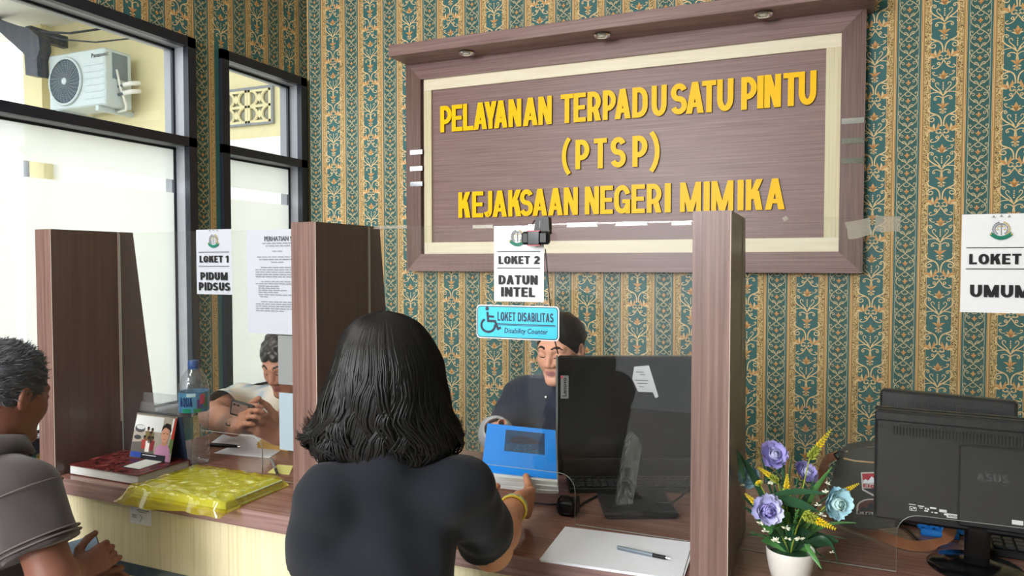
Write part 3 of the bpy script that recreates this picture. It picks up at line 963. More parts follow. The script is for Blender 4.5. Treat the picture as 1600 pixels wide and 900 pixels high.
WHERE = ['beside the window, left of the red ledger', 'in the middle of the counter behind the woman in black', 'beside the flower vase']
M_EDGE = mat('pale_edge_band', rgb(176, 160, 150), 0.4, 0.4)
for i, (xa, xb) in enumerate(DIV):
    zb = 0 if i == 0 else ZT + .0003
    d = thing('counter_divider', 'tapered dark wood divider standing ' + WHERE[i], 'divider', ((xa + xb) / 2, YC + .15, zb), 'dividers on the counter')
    yb = 1.683 + .1245 * (ZD - ZT)
    prof = [(YC, ZT), (yb, ZT), (1.683, ZD), (YC, ZD)]
    if i == 0:
        prof = [(YC, 0), (yb + .0, 0)] + prof[1:]
    m = MB(); n = len(prof)
    vs = [(xa, y, z) for y, z in prof] + [(xb, y, z) for y, z in prof]
    vs = [(a, b, max(c, zb)) for a, b, c in vs]
    m.add(vs, [tuple(range(n))[::-1], tuple(range(n, 2 * n))], 1)
    m.add(vs, [(j, (j + 1) % n, n + (j + 1) % n, n + j) for j in range(n)], 0)
    obj('divider_board', m, [M_WOOD_V, M_WOOD_SIDE], d)
    obj('edge_band', MB().box((xb - .0012, YC - .0007, zb + .001), (xb + .0004, YC + .0012, ZD)), M_EDGE, d)
    ch = MB()
    for s_, xx in ((1, xb), (-1, xa)):
        if i == 0 and s_ < 0: continue
        ch.box((min(xx, xx + s_ * .0012), YG - .006, ZT + .12), (max(xx, xx + s_ * .0012), YG - .001, ZD - .001))
    obj('screen_channel', ch, M_EDGE, d)

SCR = [(-2.0467 + .0015, -1.1807 - .0015, 'between window and middle divider'), (-1.1081 + .0015, -0.2265 - .0015, 'in front of the woman officer'), (-0.1561 + .0015, 0.72, 'between flower vase and back-turned monitors')]
ZS = ZD - .004
screens = []
for xa, xb, wh in SCR:
    c = (xa + xb) / 2 if xb < .7 else .2815
    hw, ht, r = .135, ZT + .12, .04
    cut = [(c + hw, ZT + .001)] + [(c + hw - r + r * cos(t), ht - r + r * sin(t)) for t in np.linspace(0, pi / 2, 7)] + [(c - hw + r - r * sin(t), ht - r + r * cos(t)) for t in np.linspace(0, pi / 2, 7)] + [(c - hw, ZT + .001)]
    out = [(xa, ZT + .001), (xa, ZS), (xb, ZS), (xb, ZT + .001)] + cut
    P3 = [(x, YG - .002, z) for x, z in out]
    m = MB(); n = len(P3)
    vs = P3 + [(a, b + .004, c_) for a, b, c_ in P3]
    m.add(vs, [tuple(range(n)), tuple(range(2 * n - 1, n - 1, -1))], 0)
    m.add(vs, [(j, (j + 1) % n, n + (j + 1) % n, n + j) for j in range(n)], 1)
    o = obj('counter_screen', m, [M_GLASS, M_GLASSEDGE], loc=((xa + xb) / 2, YG, ZT + .001))
    tag(o, 'clear acrylic counter screen with rounded pass-through, ' + wh, 'screen', 'clear screens on the counter')
    screens.append(o)
YS = YG - .0028                 # face on which notices are taped

# ------------------------------------------------------------------ notices on the screens
M_GREENINK = mat('green_ink', rgb(24, 104, 84), .5, .3)
M_GOLDINK = mat('gold_ink', rgb(170, 150, 90), .5, .3)


def sheet(name, u0, v0, u1, v1, y, m, label, cat, group=None, curl_=.0015, sag=0.0):
    a, b = atY(u0, v1, y), atY(u1, v0, y)
    x0, x1, z0, z1 = a[0], b[0], atY((u0 + u1) / 2, v1, y)[2], atY((u0 + u1) / 2, v0, y)[2]
    nx, nz = 8, 10
    vs, fs = [], []
    for j in range(nz + 1):
        for i in range(nx + 1):
            s_, t_ = i / nx, j / nz
            dy = curl_ * (.4 * sin(5 * s_ + 3 * t_ + u0) + .6 * abs(cos(7 * t_ + 2 * s_ + v0)) * (1 if i in (0, nx) or j in (0, nz) else .3))
            vs.append((x0 + (x1 - x0) * s_, y - abs(dy) * .6, z0 + (z1 - z0) * t_))
    for j in range(nz):
        for i in range(nx):
            q = j * (nx + 1) + i
            fs.append((q, q + 1, q + nx + 2, q + nx + 1))
    base = MB().add(vs, fs)
    t = thing(name, label, cat, ((x0 + x1) / 2, y, z0), group)
    obj('paper_sheet', base, m, t, smooth='all')
    fr = lambda px, py, pz, d=0.0024: (x0 + (x1 - x0) * px, y - d * (curl_ / .0015) - pz, z0 + (z1 - z0) * py)
    return t, fr, (x1 - x0) / (z1 - z0)


def emblem(t, fr, cx, cy, r, asp):
    """round seal: three stars, wreath ring, sword with scales, green ribbon"""
    rx, ry = r, r * asp
    A, B, G = MB(), MB(), MB()
    for k in (-1, 0, 1):
        c = (cx + k * rx * .85, cy + ry * (1.62 + .08 * (1 - abs(k))))
        for q in range(3):
            a = R(90 + 120 * q)
            A.add([fr(c[0] + rx * .09 * cos(a + 1.9), c[1] + ry * .09 * sin(a + 1.9), 0), fr(c[0] + rx * .09 * cos(a - 1.9), c[1] + ry * .09 * sin(a - 1.9), 0), fr(c[0] + rx * .26 * cos(a), c[1] + ry * .26 * sin(a), 0.0001 * q)], [(0, 1, 2)])
    for sgn in (-1, 1):      # wreath leaves up both sides
        for a in range(-50, 75, 17):
            ca, sa = cos(R(a)), sin(R(a))
            c = (cx + sgn * rx * .92 * ca, cy + ry * .92 * sa)
            d = (-sgn * sa, ca)
            (A if sgn < 0 else B).add([fr(c[0] - d[0] * rx * .16, c[1] - d[1] * ry * .16, 0), fr(c[0] + ca * sgn * rx * .12, c[1] + sa * ry * .12, 0), fr(c[0] + d[0] * rx * .17, c[1] + d[1] * ry * .17, 0), fr(c[0] - ca * sgn * rx * .12, c[1] - sa * ry * .12, 0)], [(0, 1, 2, 3)])
    qs, _ = rib2([(cx + rx * .7 * cos(a), cy + ry * .7 * sin(a)) for a in np.linspace(R(-60), R(240), 20)], rx * .05)
    for i, q in enumerate(qs): A.add([fr(p[0], p[1], .0001) for p in q], [(0, 1, 2, 3)])
    def bar(m, xa, ya, xb, yb, dz=.0002):
        m.add([fr(cx + rx * xa, cy + ry * ya, dz), fr(cx + rx * xb, cy + ry * ya, dz), fr(cx + rx * xb, cy + ry * yb, dz), fr(cx + rx * xa, cy + ry * yb, dz)], [(0, 1, 2, 3)])
    bar(A, -.05, -.75, .05, .62); bar(B, -.42, .32, .42, .40, .0003); bar(A, -.16, .5, .16, .56, .0004)
    for s_ in (-1, 1):
        bar(B, s_ * .40 - .02, -.02, s_ * .40 + .02, .34, .0004); bar(B, s_ * .40 - .17, -.10, s_ * .40 + .17, -.02, .0005)
    qs, _ = rib2([(cx + rx * x_, cy + ry * (-.95 + .42 * x_ * x_ - .18)) for x_ in np.linspace(-1.15, 1.15, 12)], rx * .17)
    for q in qs: G.add([fr(p[0], p[1], .0003) for p in q], [(0, 1, 2, 3)])
    for s_ in (-1, 1): bar(B, s_ * 1.15 - .1, -.72, s_ * 1.15 + .1, -.5, .0005)
    obj('seal_print', A, M_GREYINK, t); obj('seal_print', B, M_GOLDINK, t); obj('seal_ribbon_print', G, M_GREENINK, t)


def lines_print(t, fr, rows, m=M_INK):
    for i, (x0, x1, y0, y1) in enumerate(rows):
        obj('rule_print', MB().quad(fr(x0, y0, 0), fr(x1, y0, 0), fr(x1, y1, 0), fr(x0, y1, 0)), m, t)


def word(t, fr, txt, x0, x1, y0, h, s=.20, m=M_INK, nm='lettering'):
    b = MB(); text_flat(b, txt, fr, x0, x1, y0, h, s); obj(nm, b, m, t)


t, fr, asp = sheet('counter_notice', 308, 358.5, 362, 460, YS, M_LAM_BACKLIT, 'laminated white paper sign reading LOKET 1 taped on the clear screen', 'sign', 'counter number signs')
emblem(t, fr, .50, .84, .125, asp); lines_print(t, fr, [(.07, .93, .648, .656), (.07, .93, .43, .438)])
word(t, fr, 'LOKET 1', .10, .91, .492, .105); word(t, fr, 'PIDUM', .12, .88, .222, .12); word(t, fr, 'PIDSUS', .07, .95, .06, .125)
t, fr, asp = sheet('counter_notice', 772, 352.5, 850, 471.5, YS, M_LAM, 'laminated white paper sign reading LOKET 2 and DATUN INTEL under the webcam', 'sign', 'counter number signs')
emblem(t, fr, .48, .855, .13, asp); lines_print(t, fr, [(.07, .93, .655, .665), (.07, .93, .438, .448)])
word(t, fr, 'LOKET 2', .10, .92, .497, .105); word(t, fr, 'DATUN', .10, .88, .228, .122); word(t, fr, 'INTEL', .15, .83, .066, .125)
t, fr, asp = sheet('counter_notice', 1500, 334, 1628, 489, YS, M_LAM, 'laminated white paper sign reading LOKET and UMUM above the back-turned monitors', 'sign', 'counter number signs')
emblem(t, fr, .50, .845, .115, asp); lines_print(t, fr, [(.06, .94, .656, .664), (.06, .94, .441, .449)])
word(t, fr, 'LOKET', .10, .758, .492, .105); word(t, fr, 'UMUM', .12, .88, .158, .125)

# long notice, letter print too small to read drawn as rows of words
t, fr, asp = sheet('attention_notice', 387, 358.5, 471, 522, YS, M_LAM_BACKLIT, 'printed white notice headed PERHATIAN taped beside the middle divider', 'notice')
hb = MB(); text_small(hb, 'PERHATIAN !', fr, .34, .82, .89, .045, bold=.012); obj('lettering', hb, mat('dark_grey_ink', rgb(74, 76, 84), .5, .3), t)
rows = MB(); rr = random.Random(3)
def row(y, x0, x1, hh=.008):
    x = x0
    while x < x1 - .02:
        w = min(rr.uniform(.04, .12), x1 - x)
        rows.quad(fr(x, y, 0), fr(x + w, y, 0), fr(x + w, y + hh, 0), fr(x, y + hh, 0)); x += w + .018
for y, x0, x1 in ((.865, .3, .86), (.84, .36, .8), (.79, .48, .66), (.735, .2, .98), (.71, .24, .94), (.685, .46, .68), (.635, .27, .95), (.612, .17, .95), (.59, .17, .95), (.567, .17, .95), (.545, .17, .93), (.50, .27, .95), (.478, .17, .95),
                  (.455, .22, .62), (.435, .22, .6), (.415, .22, .74), (.395, .22, .58), (.373, .22, .95), (.353, .25, .4), (.305, .27, .95), (.283, .17, .95), (.262, .17, .95), (.24, .17, .95), (.218, .17, .7)):
    row(y, x0, x1)
stuff(obj('small_print', rows, M_GREYINK, t))

# blue sticker
M_CYAN = mat('cyan_sticker', rgb(70, 190, 226), .25, .5, var=(20, .08)); M_NAVYINK = mat('dark_sticker_ink', rgb(34, 44, 60), .4, .4)
ax, bz = atY(745, 527, YS), atY(874, 479, YS)
x0, x1, z0, z1 = ax[0], bz[0], ax[2] - .001, bz[2]
st = thing('counter_sticker', 'blue rounded sticker reading LOKET DISABILITAS with wheelchair symbol on the clear screen', 'sticker', ((x0 + x1) / 2, YS, z0))


def rrect(x0, z0, x1, z1, r, y, n=5):
    return [(cx + r * cos(a), y, cz + r * sin(a)) for cx, cz, a0 in ((x1 - r, z1 - r, 0), (x0 + r, z1 - r, 90), (x0 + r, z0 + r, 180), (x1 - r, z0 + r, 270)) for a in [R(a0 + 90 * k / n) for k in range(n + 1)]]


def plate(nm, poly, th, m, par):
    return obj(nm, MB().prism(poly, (0, th, 0)), m, par)


plate('sticker_border', rrect(x0, z0, x1, z1, .010, YS - .0012), .001, mat('white_sticker_edge', rgb(226, 230, 232), .3, .5), st)
plate('border_print', rrect(x0 + .0025, z0 + .0025, x1 - .0025, z1 - .0025, .009, YS - .0016), .0003, M_NAVYINK, st)
plate('sticker_face', rrect(x0 + .0045, z0 + .0045, x1 - .0045, z1 - .0045, .007, YS - .0020), .0003, M_CYAN, st)
fr = lambda px, py, pz: (x0 + (x1 - x0) * px, YS - .0024 - pz, z0 + (z1 - z0) * py)
word(st, fr, 'LOKET DISABILITAS', .265, .935, .54, .26, .17, M_NAVYINK)
lines_print(st, fr, [(.26, .96, .435, .46), (.26, .96, .405, .42)], M_NAVYINK)
b = MB(); text_small(b, 'Disability Counter', fr, .35, .87, .185, .15, bold=.012, shear=.12); obj('lettering', b, M_NAVYINK, st)
ic = MB(); A_ = (z1 - z0) / (x1 - x0)
ip = lambda p: (.045 + p[0] * A_ * .8, .2 + p[1] * .8)
def irib(pts, h, k):
    qs, _ = rib2(pts, h)
    for q in qs: ic.add([fr(*ip(p), .0001 * k) for p in q], [(0, 1, 2, 3)])
ic.add([fr(*ip((.30 + .075 * cos(a), .86 + .075 * sin(a))), 0) for a in np.linspace(0, 2 * pi, 14)[:-1]], [tuple(range(13))])
irib([(.31, .74), (.34, .40), (.62, .40), (.74, .12), (.86, .17)], .045, 1); irib([(.33, .58), (.58, .56)], .04, 2)
irib([(.34 + .28 * cos(a), .24 + .25 * sin(a)) for a in np.linspace(R(120), R(368), 16)], .042, 3)
obj('wheelchair_symbol', ic, M_NAVYINK, st)

# strips of adhesive tape on the screens
for u0, v0, u1, v1, rot, lb in ((1322, 343, 1362, 371, .2, 'crumpled clear tape strip at the top of the screen near the sign board corner'), (1366, 337, 1408, 362, -.05, 'second clear tape strip right of the crumpled one on the screen top'),
                                (885, 347, 934, 355, 0, 'yellowed tape strip just right of the webcam on the screen edge'), (961, 346, 1012, 353, 0, 'yellowed tape strip between webcam and right divider on the screen edge'), (1049, 345, 1081, 352, 0, 'short yellowed tape strip touching the right divider'),
                                (738, 351, 771, 357, 0, 'torn tape strip at the left of the LOKET 2 sign'), (1223, 338, 1231, 345, .6, 'tiny white tape scrap on the top edge of the right screen'), (583, 352, 637, 358, 0, 'milky tape along the screen top beside the middle divider')):
    a, b_ = atY(u0, v1, YS), atY(u1, v0, YS)
    cx, cz = (a[0] + b_[0]) / 2, (a[2] + b_[2]) / 2; hw, hh = (b_[0] - a[0]) / 2, (b_[2] - a[2]) / 2
    pts = [(-hw, -hh), (-hw * .3, -hh * 1.1), (hw * .5, -hh * .95), (hw, -hh), (hw * .93, 0), (hw, hh), (hw * .2, hh * .95), (-hw, hh), (-hw * .92, .2 * hh)]
    m = MB().prism([(cx + p * cos(rot) - q * sin(rot), YS - .0004, cz + p * sin(rot) + q * cos(rot)) for p, q in pts], (0, .0003, 0))
    tag(obj('tape_strip', m, M_TAPE, loc=(cx, YS, cz - hh)), lb, 'tape')

# ================================================================== OUTDOOR UNIT
M_ACW = mat('aged_white_enamel', rgb(178, 186, 186), .45, .4, var=(5, .06))
M_ACD = mat('grey_grille', rgb(104, 116, 124), .5, .4)
M_ACK = mat('dark_fan_recess', rgb(84, 95, 104), .6, .3)
ya, yb_ = 5.0, 5.3
ax0, ax1, az0, az1 = -7.23, -6.42, 2.926, 3.476
ac = thing('outdoor_ac_unit', 'white air conditioner outdoor unit with round fan grille on the cream outside wall', 'air conditioner', ((ax0 + ax1) / 2, 5.15, az0))
obj('casing', MB().box((ax0, ya, az0), (ax1, yb_, az1), bevel=.012), M_ACW, ac)
fcx, fcz, fr_ = ax0 + .255, (az0 + az1) / 2 - .005, .228
m = MB(); m.prism([(fcx + fr_ * cos(a), ya - .002, fcz + fr_ * sin(a)) for a in np.linspace(0, 2 * pi, 33)[:-1]], (0, .0015, 0)); obj('fan_recess', m, M_ACK, ac)
m = MB()
for q in np.linspace(.05, fr_ - .012, 9):
    m.tube([(fcx + q * cos(a), ya - .016, fcz + q * sin(a)) for a in np.linspace(0, 2 * pi, 29)], .0026, 4, cap=False)
for k in range(26):
    a0 = 2 * pi * k / 26
    m.tube([(fcx + q * cos(a0 + 1.6 * q), ya - .018, fcz + q * sin(a0 + 1.6 * q)) for q in np.linspace(.04, fr_, 7)], .0034, 4, cap=False)
obj('fan_grille', m, M_ACD, ac)
m = MB(); m.tube([(fcx + fr_ * cos(a), ya - .010, fcz + fr_ * sin(a)) for a in np.linspace(0, 2 * pi, 37)], .013, 6, cap=False); obj('grille_rim', m, M_ACW, ac, smooth='all')
obj('fan_hub', MB().sphere((fcx, ya - .02, fcz), .036, 14, 8, sc=(1, .4, 1)), M_ACW, ac, smooth='all')
m = MB()
for k in range(6):
    z = az0 + .07 + k * .065
    m.box((fcx + fr_ + .05, ya - .005, z), (ax1 - .03, ya - .001, z + .012))
obj('front_rib', m, M_ACW, ac)
frm = lambda px, py, pz: (px, ya - .0025, py)
b = MB(); text_small(b, 'Panasonic', frm, atY(143, 90, ya)[0], atY(170, 90, ya)[0], az1 - .085, .04, bold=.015); obj('lettering', b, M_INK, ac)
obj('side_cover', MB().box((ax1 - .001, ya + .08, az0 + .27), (ax1 + .004, yb_ - .05, az1 - .03), bevel=.001), M_ACD, ac)
obj('side_plate', MB().box((ax1 - .001, ya + .02, az0 + .02), (ax1 + .003, yb_ - .02, az0 + .25), bevel=.001), mat('grey_enamel', rgb(176, 184, 184), .5), ac)
for z in (az0 + .12, az0 + .2):
    obj('pipe_valve', MB().tube([(ax1, ya + .14, z), (ax1 + .07, ya + .15, z + .01)], .013, 8), M_ACK, ac)
    obj('insulated_pipe', MB().tube([(ax1 + .06, ya + .15, z + .01), (ax1 + .12, ya + .19, z + .03), (ax1 + .15, ya + .27, z + .05)], .024, 8), M_EXTW, ac, smooth='all')
obj('drain_hose', MB().tube([(ax1 + .01, ya + .12, az0 + .36), (ax1 + .03, ya + .14, az0 + .2), (ax1 + .06, ya + .18, az0 + .02), (ax1 + .03, ya + .2, az0 - .02), (ax1 - .1, ya + .2, az0 - .03)], .012, 6), M_EXTW, ac, smooth='all')
for x in (ax0 + .12, ax1 - .12):
    obj('bracket_arm', MB().box((x - .02, ya + .0, az0 - .05), (x + .02, YE, az0 - .001)), M_ACW, ac)

# ================================================================== ON THE LEFT PART OF THE COUNTER
M_MAROON = mat_grain('marbled_maroon_cover', [(.40, rgb(22, 8, 10)), (.48, rgb(116, 44, 44)), (.54, rgb(44, 14, 16)), (.62, rgb(140, 66, 62))], (42, 34, 40), .32, .5, 3)
M_PAGES = mat('page_block', rgb(208, 212, 210), .7, .2, bump=(220, .3, .001))
bk = thing('ledger_book', 'thick maroon marbled ledger with a blank title label on the counter', 'book', (-1.9, 1.53, ZT))
x0, x1, y0, y1 = -2.036, -1.752, 1.442, 1.626
obj('page_block', MB().box((x0 + .004, y0 + .003, ZT + .0028), (x1 - .003, y1 - .003, ZT + .0262)), M_PAGES, bk)
obj('cover', MB().box((x0, y0, ZT + .0003), (x1, y1, ZT + .0027), bevel=.0006), M_MAROON, bk)
obj('cover', MB().box((x0, y0, ZT + .0263), (x1, y1, ZT + .029), bevel=.0008), M_MAROON, bk)
obj('spine', MB().box((x0, y1 - .003, ZT + .0027), (x1, y1, ZT + .0263)), M_MAROON, bk)
c = [atZ(u, v, ZT + .0296) for u, v in ((193, 729), (218, 733), (255, 721), (230, 717))]
lb = MB().prism([tuple(p) for p in c], (0, 0, .0004)); obj('title_label', lb, mat('pale_label', rgb(206, 212, 206), .5), bk)
c2 = [np.mean(c, 0) + (p - np.mean(c, 0)) * 1.12 - np.array([0, 0, .0003]) for p in c]
obj('label_border', MB().prism([tuple(p) for p in c2], (0, 0, .0003)), M_NAVYINK, bk)

# desk calendar standing on the ledger
zb = ZT + .0293
cal = thing('desk_calendar', 'spiral-bound tent calendar with a printed photo of people, standing on the ledger', 'calendar', (-1.93, 1.6, zb))
B0, B1 = atY(202, 704, 1.572), atY(265, 714, 1.572)
T0, T1 = atY(216, 645, 1.600), atY(277, 653, 1.600)
H = T0[2] - zb
bx0_, bx1_ = B0[0], B1[0]; tx = .003
cf = lambda px, py, pz=0: (bx0_ + (bx1_ - bx0_) * px + tx * py, 1.572 + .028 * py - pz, zb + .0006 + H * py)
b = MB().prism([cf(0, 0), cf(1, 0), cf(1, 1), cf(0, 1)], (0, .0015, 0)); obj('front_leaf', b, mat('photo_paper', rgb(150, 142, 132), .35, .4, var=(60, .25)), cal)
b = MB().prism([(bx0_, 1.622, zb), (bx1_ + .016, 1.622, zb), (bx1_ + .016 + tx, 1.602, zb + H), (bx0_ + tx, 1.602, zb + H)], (0, .002, 0)); obj('stand_card', b, mat('navy_card', rgb(44, 56, 82), .5), cal)
b = MB()
for k in range(22):
    px = .04 + .92 * k / 21
    b.tube([np.array(cf(px, 1)) + np.array([0, .0045 * cos(a), .002 + .005 * sin(a)]) for a in np.linspace(0, 2 * pi, 8)], .0008, 4, cap=False)
obj('spiral_binding', b, M_INK, cal)
prn = {}
def patch(col, poly, k, ell=None):
    if ell:
        cx, cy, rx, ry = ell; poly = [(cx + rx * cos(a), cy + ry * sin(a)) for a in np.linspace(0, 2 * pi, 15)[:-1]]
    prn.setdefault(col, MB()).add([cf(p[0], p[1], .0004 + k * .00012) for p in poly], [tuple(range(len(poly)))])
patch((92, 88, 84), [(0, 0), (.62, 0), (.5, .42), (0, .34)], 0)
patch((196, 198, 196), [(0, .62), (.7, .62), (.7, .95), (.02, .95)], 0)
patch((70, 70, 72), None, 1, (.15, .66, .13, .09)); patch((180, 182, 180), None, 2, (.16, .69, .11, .05)); patch((60, 60, 62), None, 1, (.12, .46, .09, .05))
for (cx, cy, h, col) in ((.36, .62, .2, (104, 92, 58)), (.46, .60, .18, (96, 100, 66)), (.30, .42, .2, (150, 60, 58)), (.40, .40, .24, (216, 210, 206)), (.50, .42, .22, (120, 44, 48)), (.44, .52, .16, (84, 64, 58))):
    patch(col, [(cx - .05, cy - h), (cx + .05, cy - h), (cx + .06, cy), (cx - .06, cy)], 2); patch((96, 66, 52), None, 3, (cx, cy + .05, .032, .045)); patch((34, 28, 26), None, 4, (cx, cy + .075, .03, .025))
patch((176, 44, 40), [(.94, .5), (1.0, .5), (1.0, .97), (.97, .97)], 2); patch((92, 112, 62), [(.9, .2), (1, .2), (1, .5), (.93, .5)], 2); patch((236, 236, 232), [(.9, .6), (.94, .6), (.95, .95), (.92, .95)], 2)
patch((178, 128, 160), [(.58, .0), (.99, .0), (.95, .28), (.86, .38), (.72, .38), (.62, .28)], 3); patch((176, 128, 104), [(.74, .34), (.85, .34), (.86, .46), (.73, .46)], 4)
patch((186, 136, 112), None, 5, (.79, .58, .095, .17)); patch((26, 22, 22), [(.68, .62), (.70, .76), (.78, .84), (.88, .82), (.92, .70), (.905, .6), (.88, .70), (.78, .74), (.71, .70)], 6)
patch((70, 44, 38), [(.74, .615), (.775, .62), (.775, .605), (.74, .60)], 7); patch((70, 44, 38), [(.82, .62), (.86, .615), (.86, .60), (.82, .605)], 7); patch((150, 84, 76), [(.76, .49), (.82, .49), (.81, .475), (.77, .475)], 7)
patch((48, 72, 150), [(.02, .02), (.28, .02), (.28, .14), (.02, .14)], 8); patch((30, 32, 40), [(.28, .0), (.88, .0), (.88, .13), (.28, .13)], 8); patch((200, 204, 210), [(.32, .085), (.66, .085), (.66, .1), (.32, .1)], 9)
for col, b in prn.items():
    obj('photo_print', b, mat('print_%d_%d_%d' % col, rgb(*col), .4, .4), cal)

# clear card holder, leaning behind the calendar
h0 = atY(218.5, 613, 1.70); h1 = atY(281, 621, 1.70)
hd = thing('clear_card_holder', 'empty clear plastic card holder behind the desk calendar', 'card holder', ((h0[0] + h1[0]) / 2, 1.69, ZT))
yy = 1.70
obj('front_pocket', MB().prism([(h0[0], yy - .02, ZT + .0005), (h1[0], yy - .02, ZT + .0005), (h1[0], yy, h0[2] - .03), (h0[0], yy, h0[2] - .03)], (0, .0015, 0)), M_CLEARP, hd)
obj('back_sheet', MB().prism([(h0[0], yy - .012, ZT + .0005), (h1[0], yy - .012, ZT + .0005), (h1[0], yy + .012, h0[2]), (h0[0], yy + .012, h0[2])], (0, .0015, 0)), M_CLEARP, hd)
obj('foot', MB().box((h0[0], yy - .02, ZT + .0003), (h1[0], yy + .04, ZT + .0018)), M_CLEARP, hd)

# water bottle
M_PET = mat_clear('clear_bottle_plastic', (.93, .955, .97), .10, .9, .03, .05, (.8, .86, .92))
bp = atD(303.5, 650, 2.262); cx, cy = bp[0], bp[1]
bt = thing('water_bottle', 'large clear water bottle with blue cap and colourful label behind the calendar', 'bottle', (cx, cy, ZT))
pr = [(.0, .004), (.03, .002), (.040, .004), (.0435, .012)]
for z in np.linspace(.02, .13, 23):
    pr.append((.0425 + .0013 * sin(z * 2 * pi / .022), z))
pr += [(.0435, .14), (.0440, .19), (.0435, .235), (.041, .252), (.033, .275), (.022, .290), (.0155, .297), (.0145, .303)]
obj('bottle_body', MB().lathe(pr, (cx, cy, ZT), 28), M_PET, bt, smooth='all')
obj('bottle_cap', MB().lathe([(.0, .322), (.0155, .321), (.0168, .317), (.0168, .303), (.0158, .2985)][::-1], (cx, cy, ZT), 24), mat('blue_cap', rgb(40, 70, 128), .4), bt, smooth=True)
obj('cap_ring', MB().lathe([(.0155, .293), (.018, .295), (.018, .2975), (.0155, .298)], (cx, cy, ZT), 24), mat('blue_cap_ring', rgb(52, 84, 140), .4), bt, smooth=True)
def cyl(a0, a1, z0, z1, r, n=14): 
    vs = [(cx + r * cos(a), cy + r * sin(a), ZT + z) for z in (z0, z1) for a in np.linspace(a0, a1, n)]
    return vs, [(i, i + 1, n + i + 1, n + i) for i in range(n - 1)]
obj('label_sleeve', MB().add(*cyl(0, 2 * pi, .165, .226, .0446, 33)), mat('blue_label', rgb(80, 140, 184), .3, .5, var=(40, .5)), bt, smooth='all')
va = math.atan2(-cy, -cx)         # towards the viewer
for (a, z, w, h, c_) in ((.35, .19, .35, .03, (84, 60, 130)), (.55, .205, .35, .030, (196, 70, 110)), (.78, .195, .25, .03, (80, 150, 70)), (.2, .172, .5, .012, (40, 130, 80)), (.66, .215, .2, .014, (230, 160, 60)), (-.5, .172, .6, .013, (30, 150, 120)), (-.2, .219, .6, .011, (190, 220, 234))):
    obj('label_picture', MB().add(*cyl(va + a - w / 2, va + a + w / 2, z - h / 2, z + h / 2, .0449 + .0001 * (z * 100 % 3), 6)), mat('label_colour', rgb(*c_), .35), bt)
fb = lambda px, py, pz=0: (cx + .0455 * cos(va - 1.1 + px), cy + .0455 * sin(va - 1.1 + px), ZT + .184 + py)
b = MB(); text_flat(b, 'AQUA', lambda px, py, pz: fb(px, py), .10, 1.0, 0, .028, .2); obj('lettering', b, mat('deep_blue_ink', rgb(20, 36, 110), .4), bt)

# papers, pens, envelope on the officer's side
def flat_sheet(name, px, z, label, cat, m, th=.0006, group=None, wob=0.0):
    P = [atZ(u, v, z) for u, v in px]
    if wob <= 0:
        o = obj(name, MB().prism([tuple(p) for p in P], (0, 0, th)), m, loc=tuple(np.mean(P, 0)))
    else:
        n = 12; vs, fs = [], []
        for j in range(n + 1):
            for i in range(n + 1):
                s_, t_ = i / n, j / n
                p = P[0] * (1 - s_) * (1 - t_) + P[1] * s_ * (1 - t_) + P[2] * s_ * t_ + P[3] * (1 - s_) * t_
                vs.append((p[0], p[1], z + th + wob * (.5 + .5 * sin(9 * s_ + 5 * t_) * cos(11 * t_ - 4 * s_ * s_ + 1)) * min(1, 4 * s_, 4 * t_, 4 * (1 - s_) + .3, 4 * (1 - t_) + .3)))
        for j in range(n):
            for i in range(n):
                q = j * (n + 1) + i; fs.append((q, q + 1, q + n + 2, q + n + 1))
        o = obj(name, MB().add(vs, fs), m, loc=tuple(np.mean(P, 0)), smooth='all')
    return tag(o, label, cat, group)
flat_sheet('paper_sheet', ((334, 708), (420, 716), (446, 699), (372, 693)), ZT + .0006, 'white printed sheet lying flat on the counter beside the bottle', 'paper', M_PAPER)
flat_sheet('crumpled_paper', ((330, 692), (398, 698), (416, 683), (352, 676)), ZT + .0006, 'rumpled white papers under the officer\'s forearms', 'paper', M_PAPER, .001, None, .008)
flat_sheet('sticky_note', ((418, 739), (452, 742), (458, 728), (434, 726)), ZT + .0006, 'pale yellow note sheet beside the middle divider', 'note', mat('yellow_note', rgb(216, 212, 128), .6, .3))
def pen(name, pa, pb, r, m, label, tip=M_INK, group=None):
    a, b = Vector(pa), Vector(pb); d = (b - a).normalized(); L = (b - a).length
    t = thing(name, label, 'pen', (a + b) / 2 - Vector((0, 0, r)), group)
    obj('barrel', MB().tube([a, a + d * L * .68], r, 10), m, t, smooth=True)
    obj('grip', MB().tube([a + d * L * .68, a + d * L * .92, a + d * L * .925], [r, r * .92, r * .4], 10), tip, t, smooth=True)
    obj('tip', MB().tube([a + d * L * .92, b], [r * .4, r * .12], 8), M_CHROME, t, smooth=True)
    return t
pa, pb = atZ(434, 742, ZT + .006), atZ(424, 717, ZT + .006)
pen('white_pen', pb, pa, .0042, M_GREYP, 'short silver pen lying on the pale yellow note')
pa, pb = atZ(326, 695, ZT + .006), atZ(375, 697.5, ZT + .006)
pen('black_pen', pa, pb, .0055, M_BLACKP, 'black marker pen lying beside the rumpled papers')
e0 = [atZ(u, v, ZT + .001) for u, v in ((402, 700), (450, 705), (462, 688), (425, 684))]
ev = thing('brown_envelope', 'padded orange-brown envelope beside the middle divider', 'envelope', np.mean(e0, 0))
M_ENV = mat('brown_envelope_paper', rgb(202, 158, 84), .5, .3, bump=(40, .3, .004))
m = MB(); m.prism([tuple(p) for p in e0], (0, 0, .018)); obj('pouch', m, M_ENV, ev)
obj('flap', MB().prism([tuple(e0[0] + np.array([0, 0, .0183])), tuple(e0[1] + np.array([0, 0, .0183])), tuple((e0[1] * .6 + e0[2] * .4) + np.array([0, 0, .0183])), tuple((e0[0] * .6 + e0[3] * .4) + np.array([0, 0, .0183]))], (0, 0, .001)), M_ENV, ev)
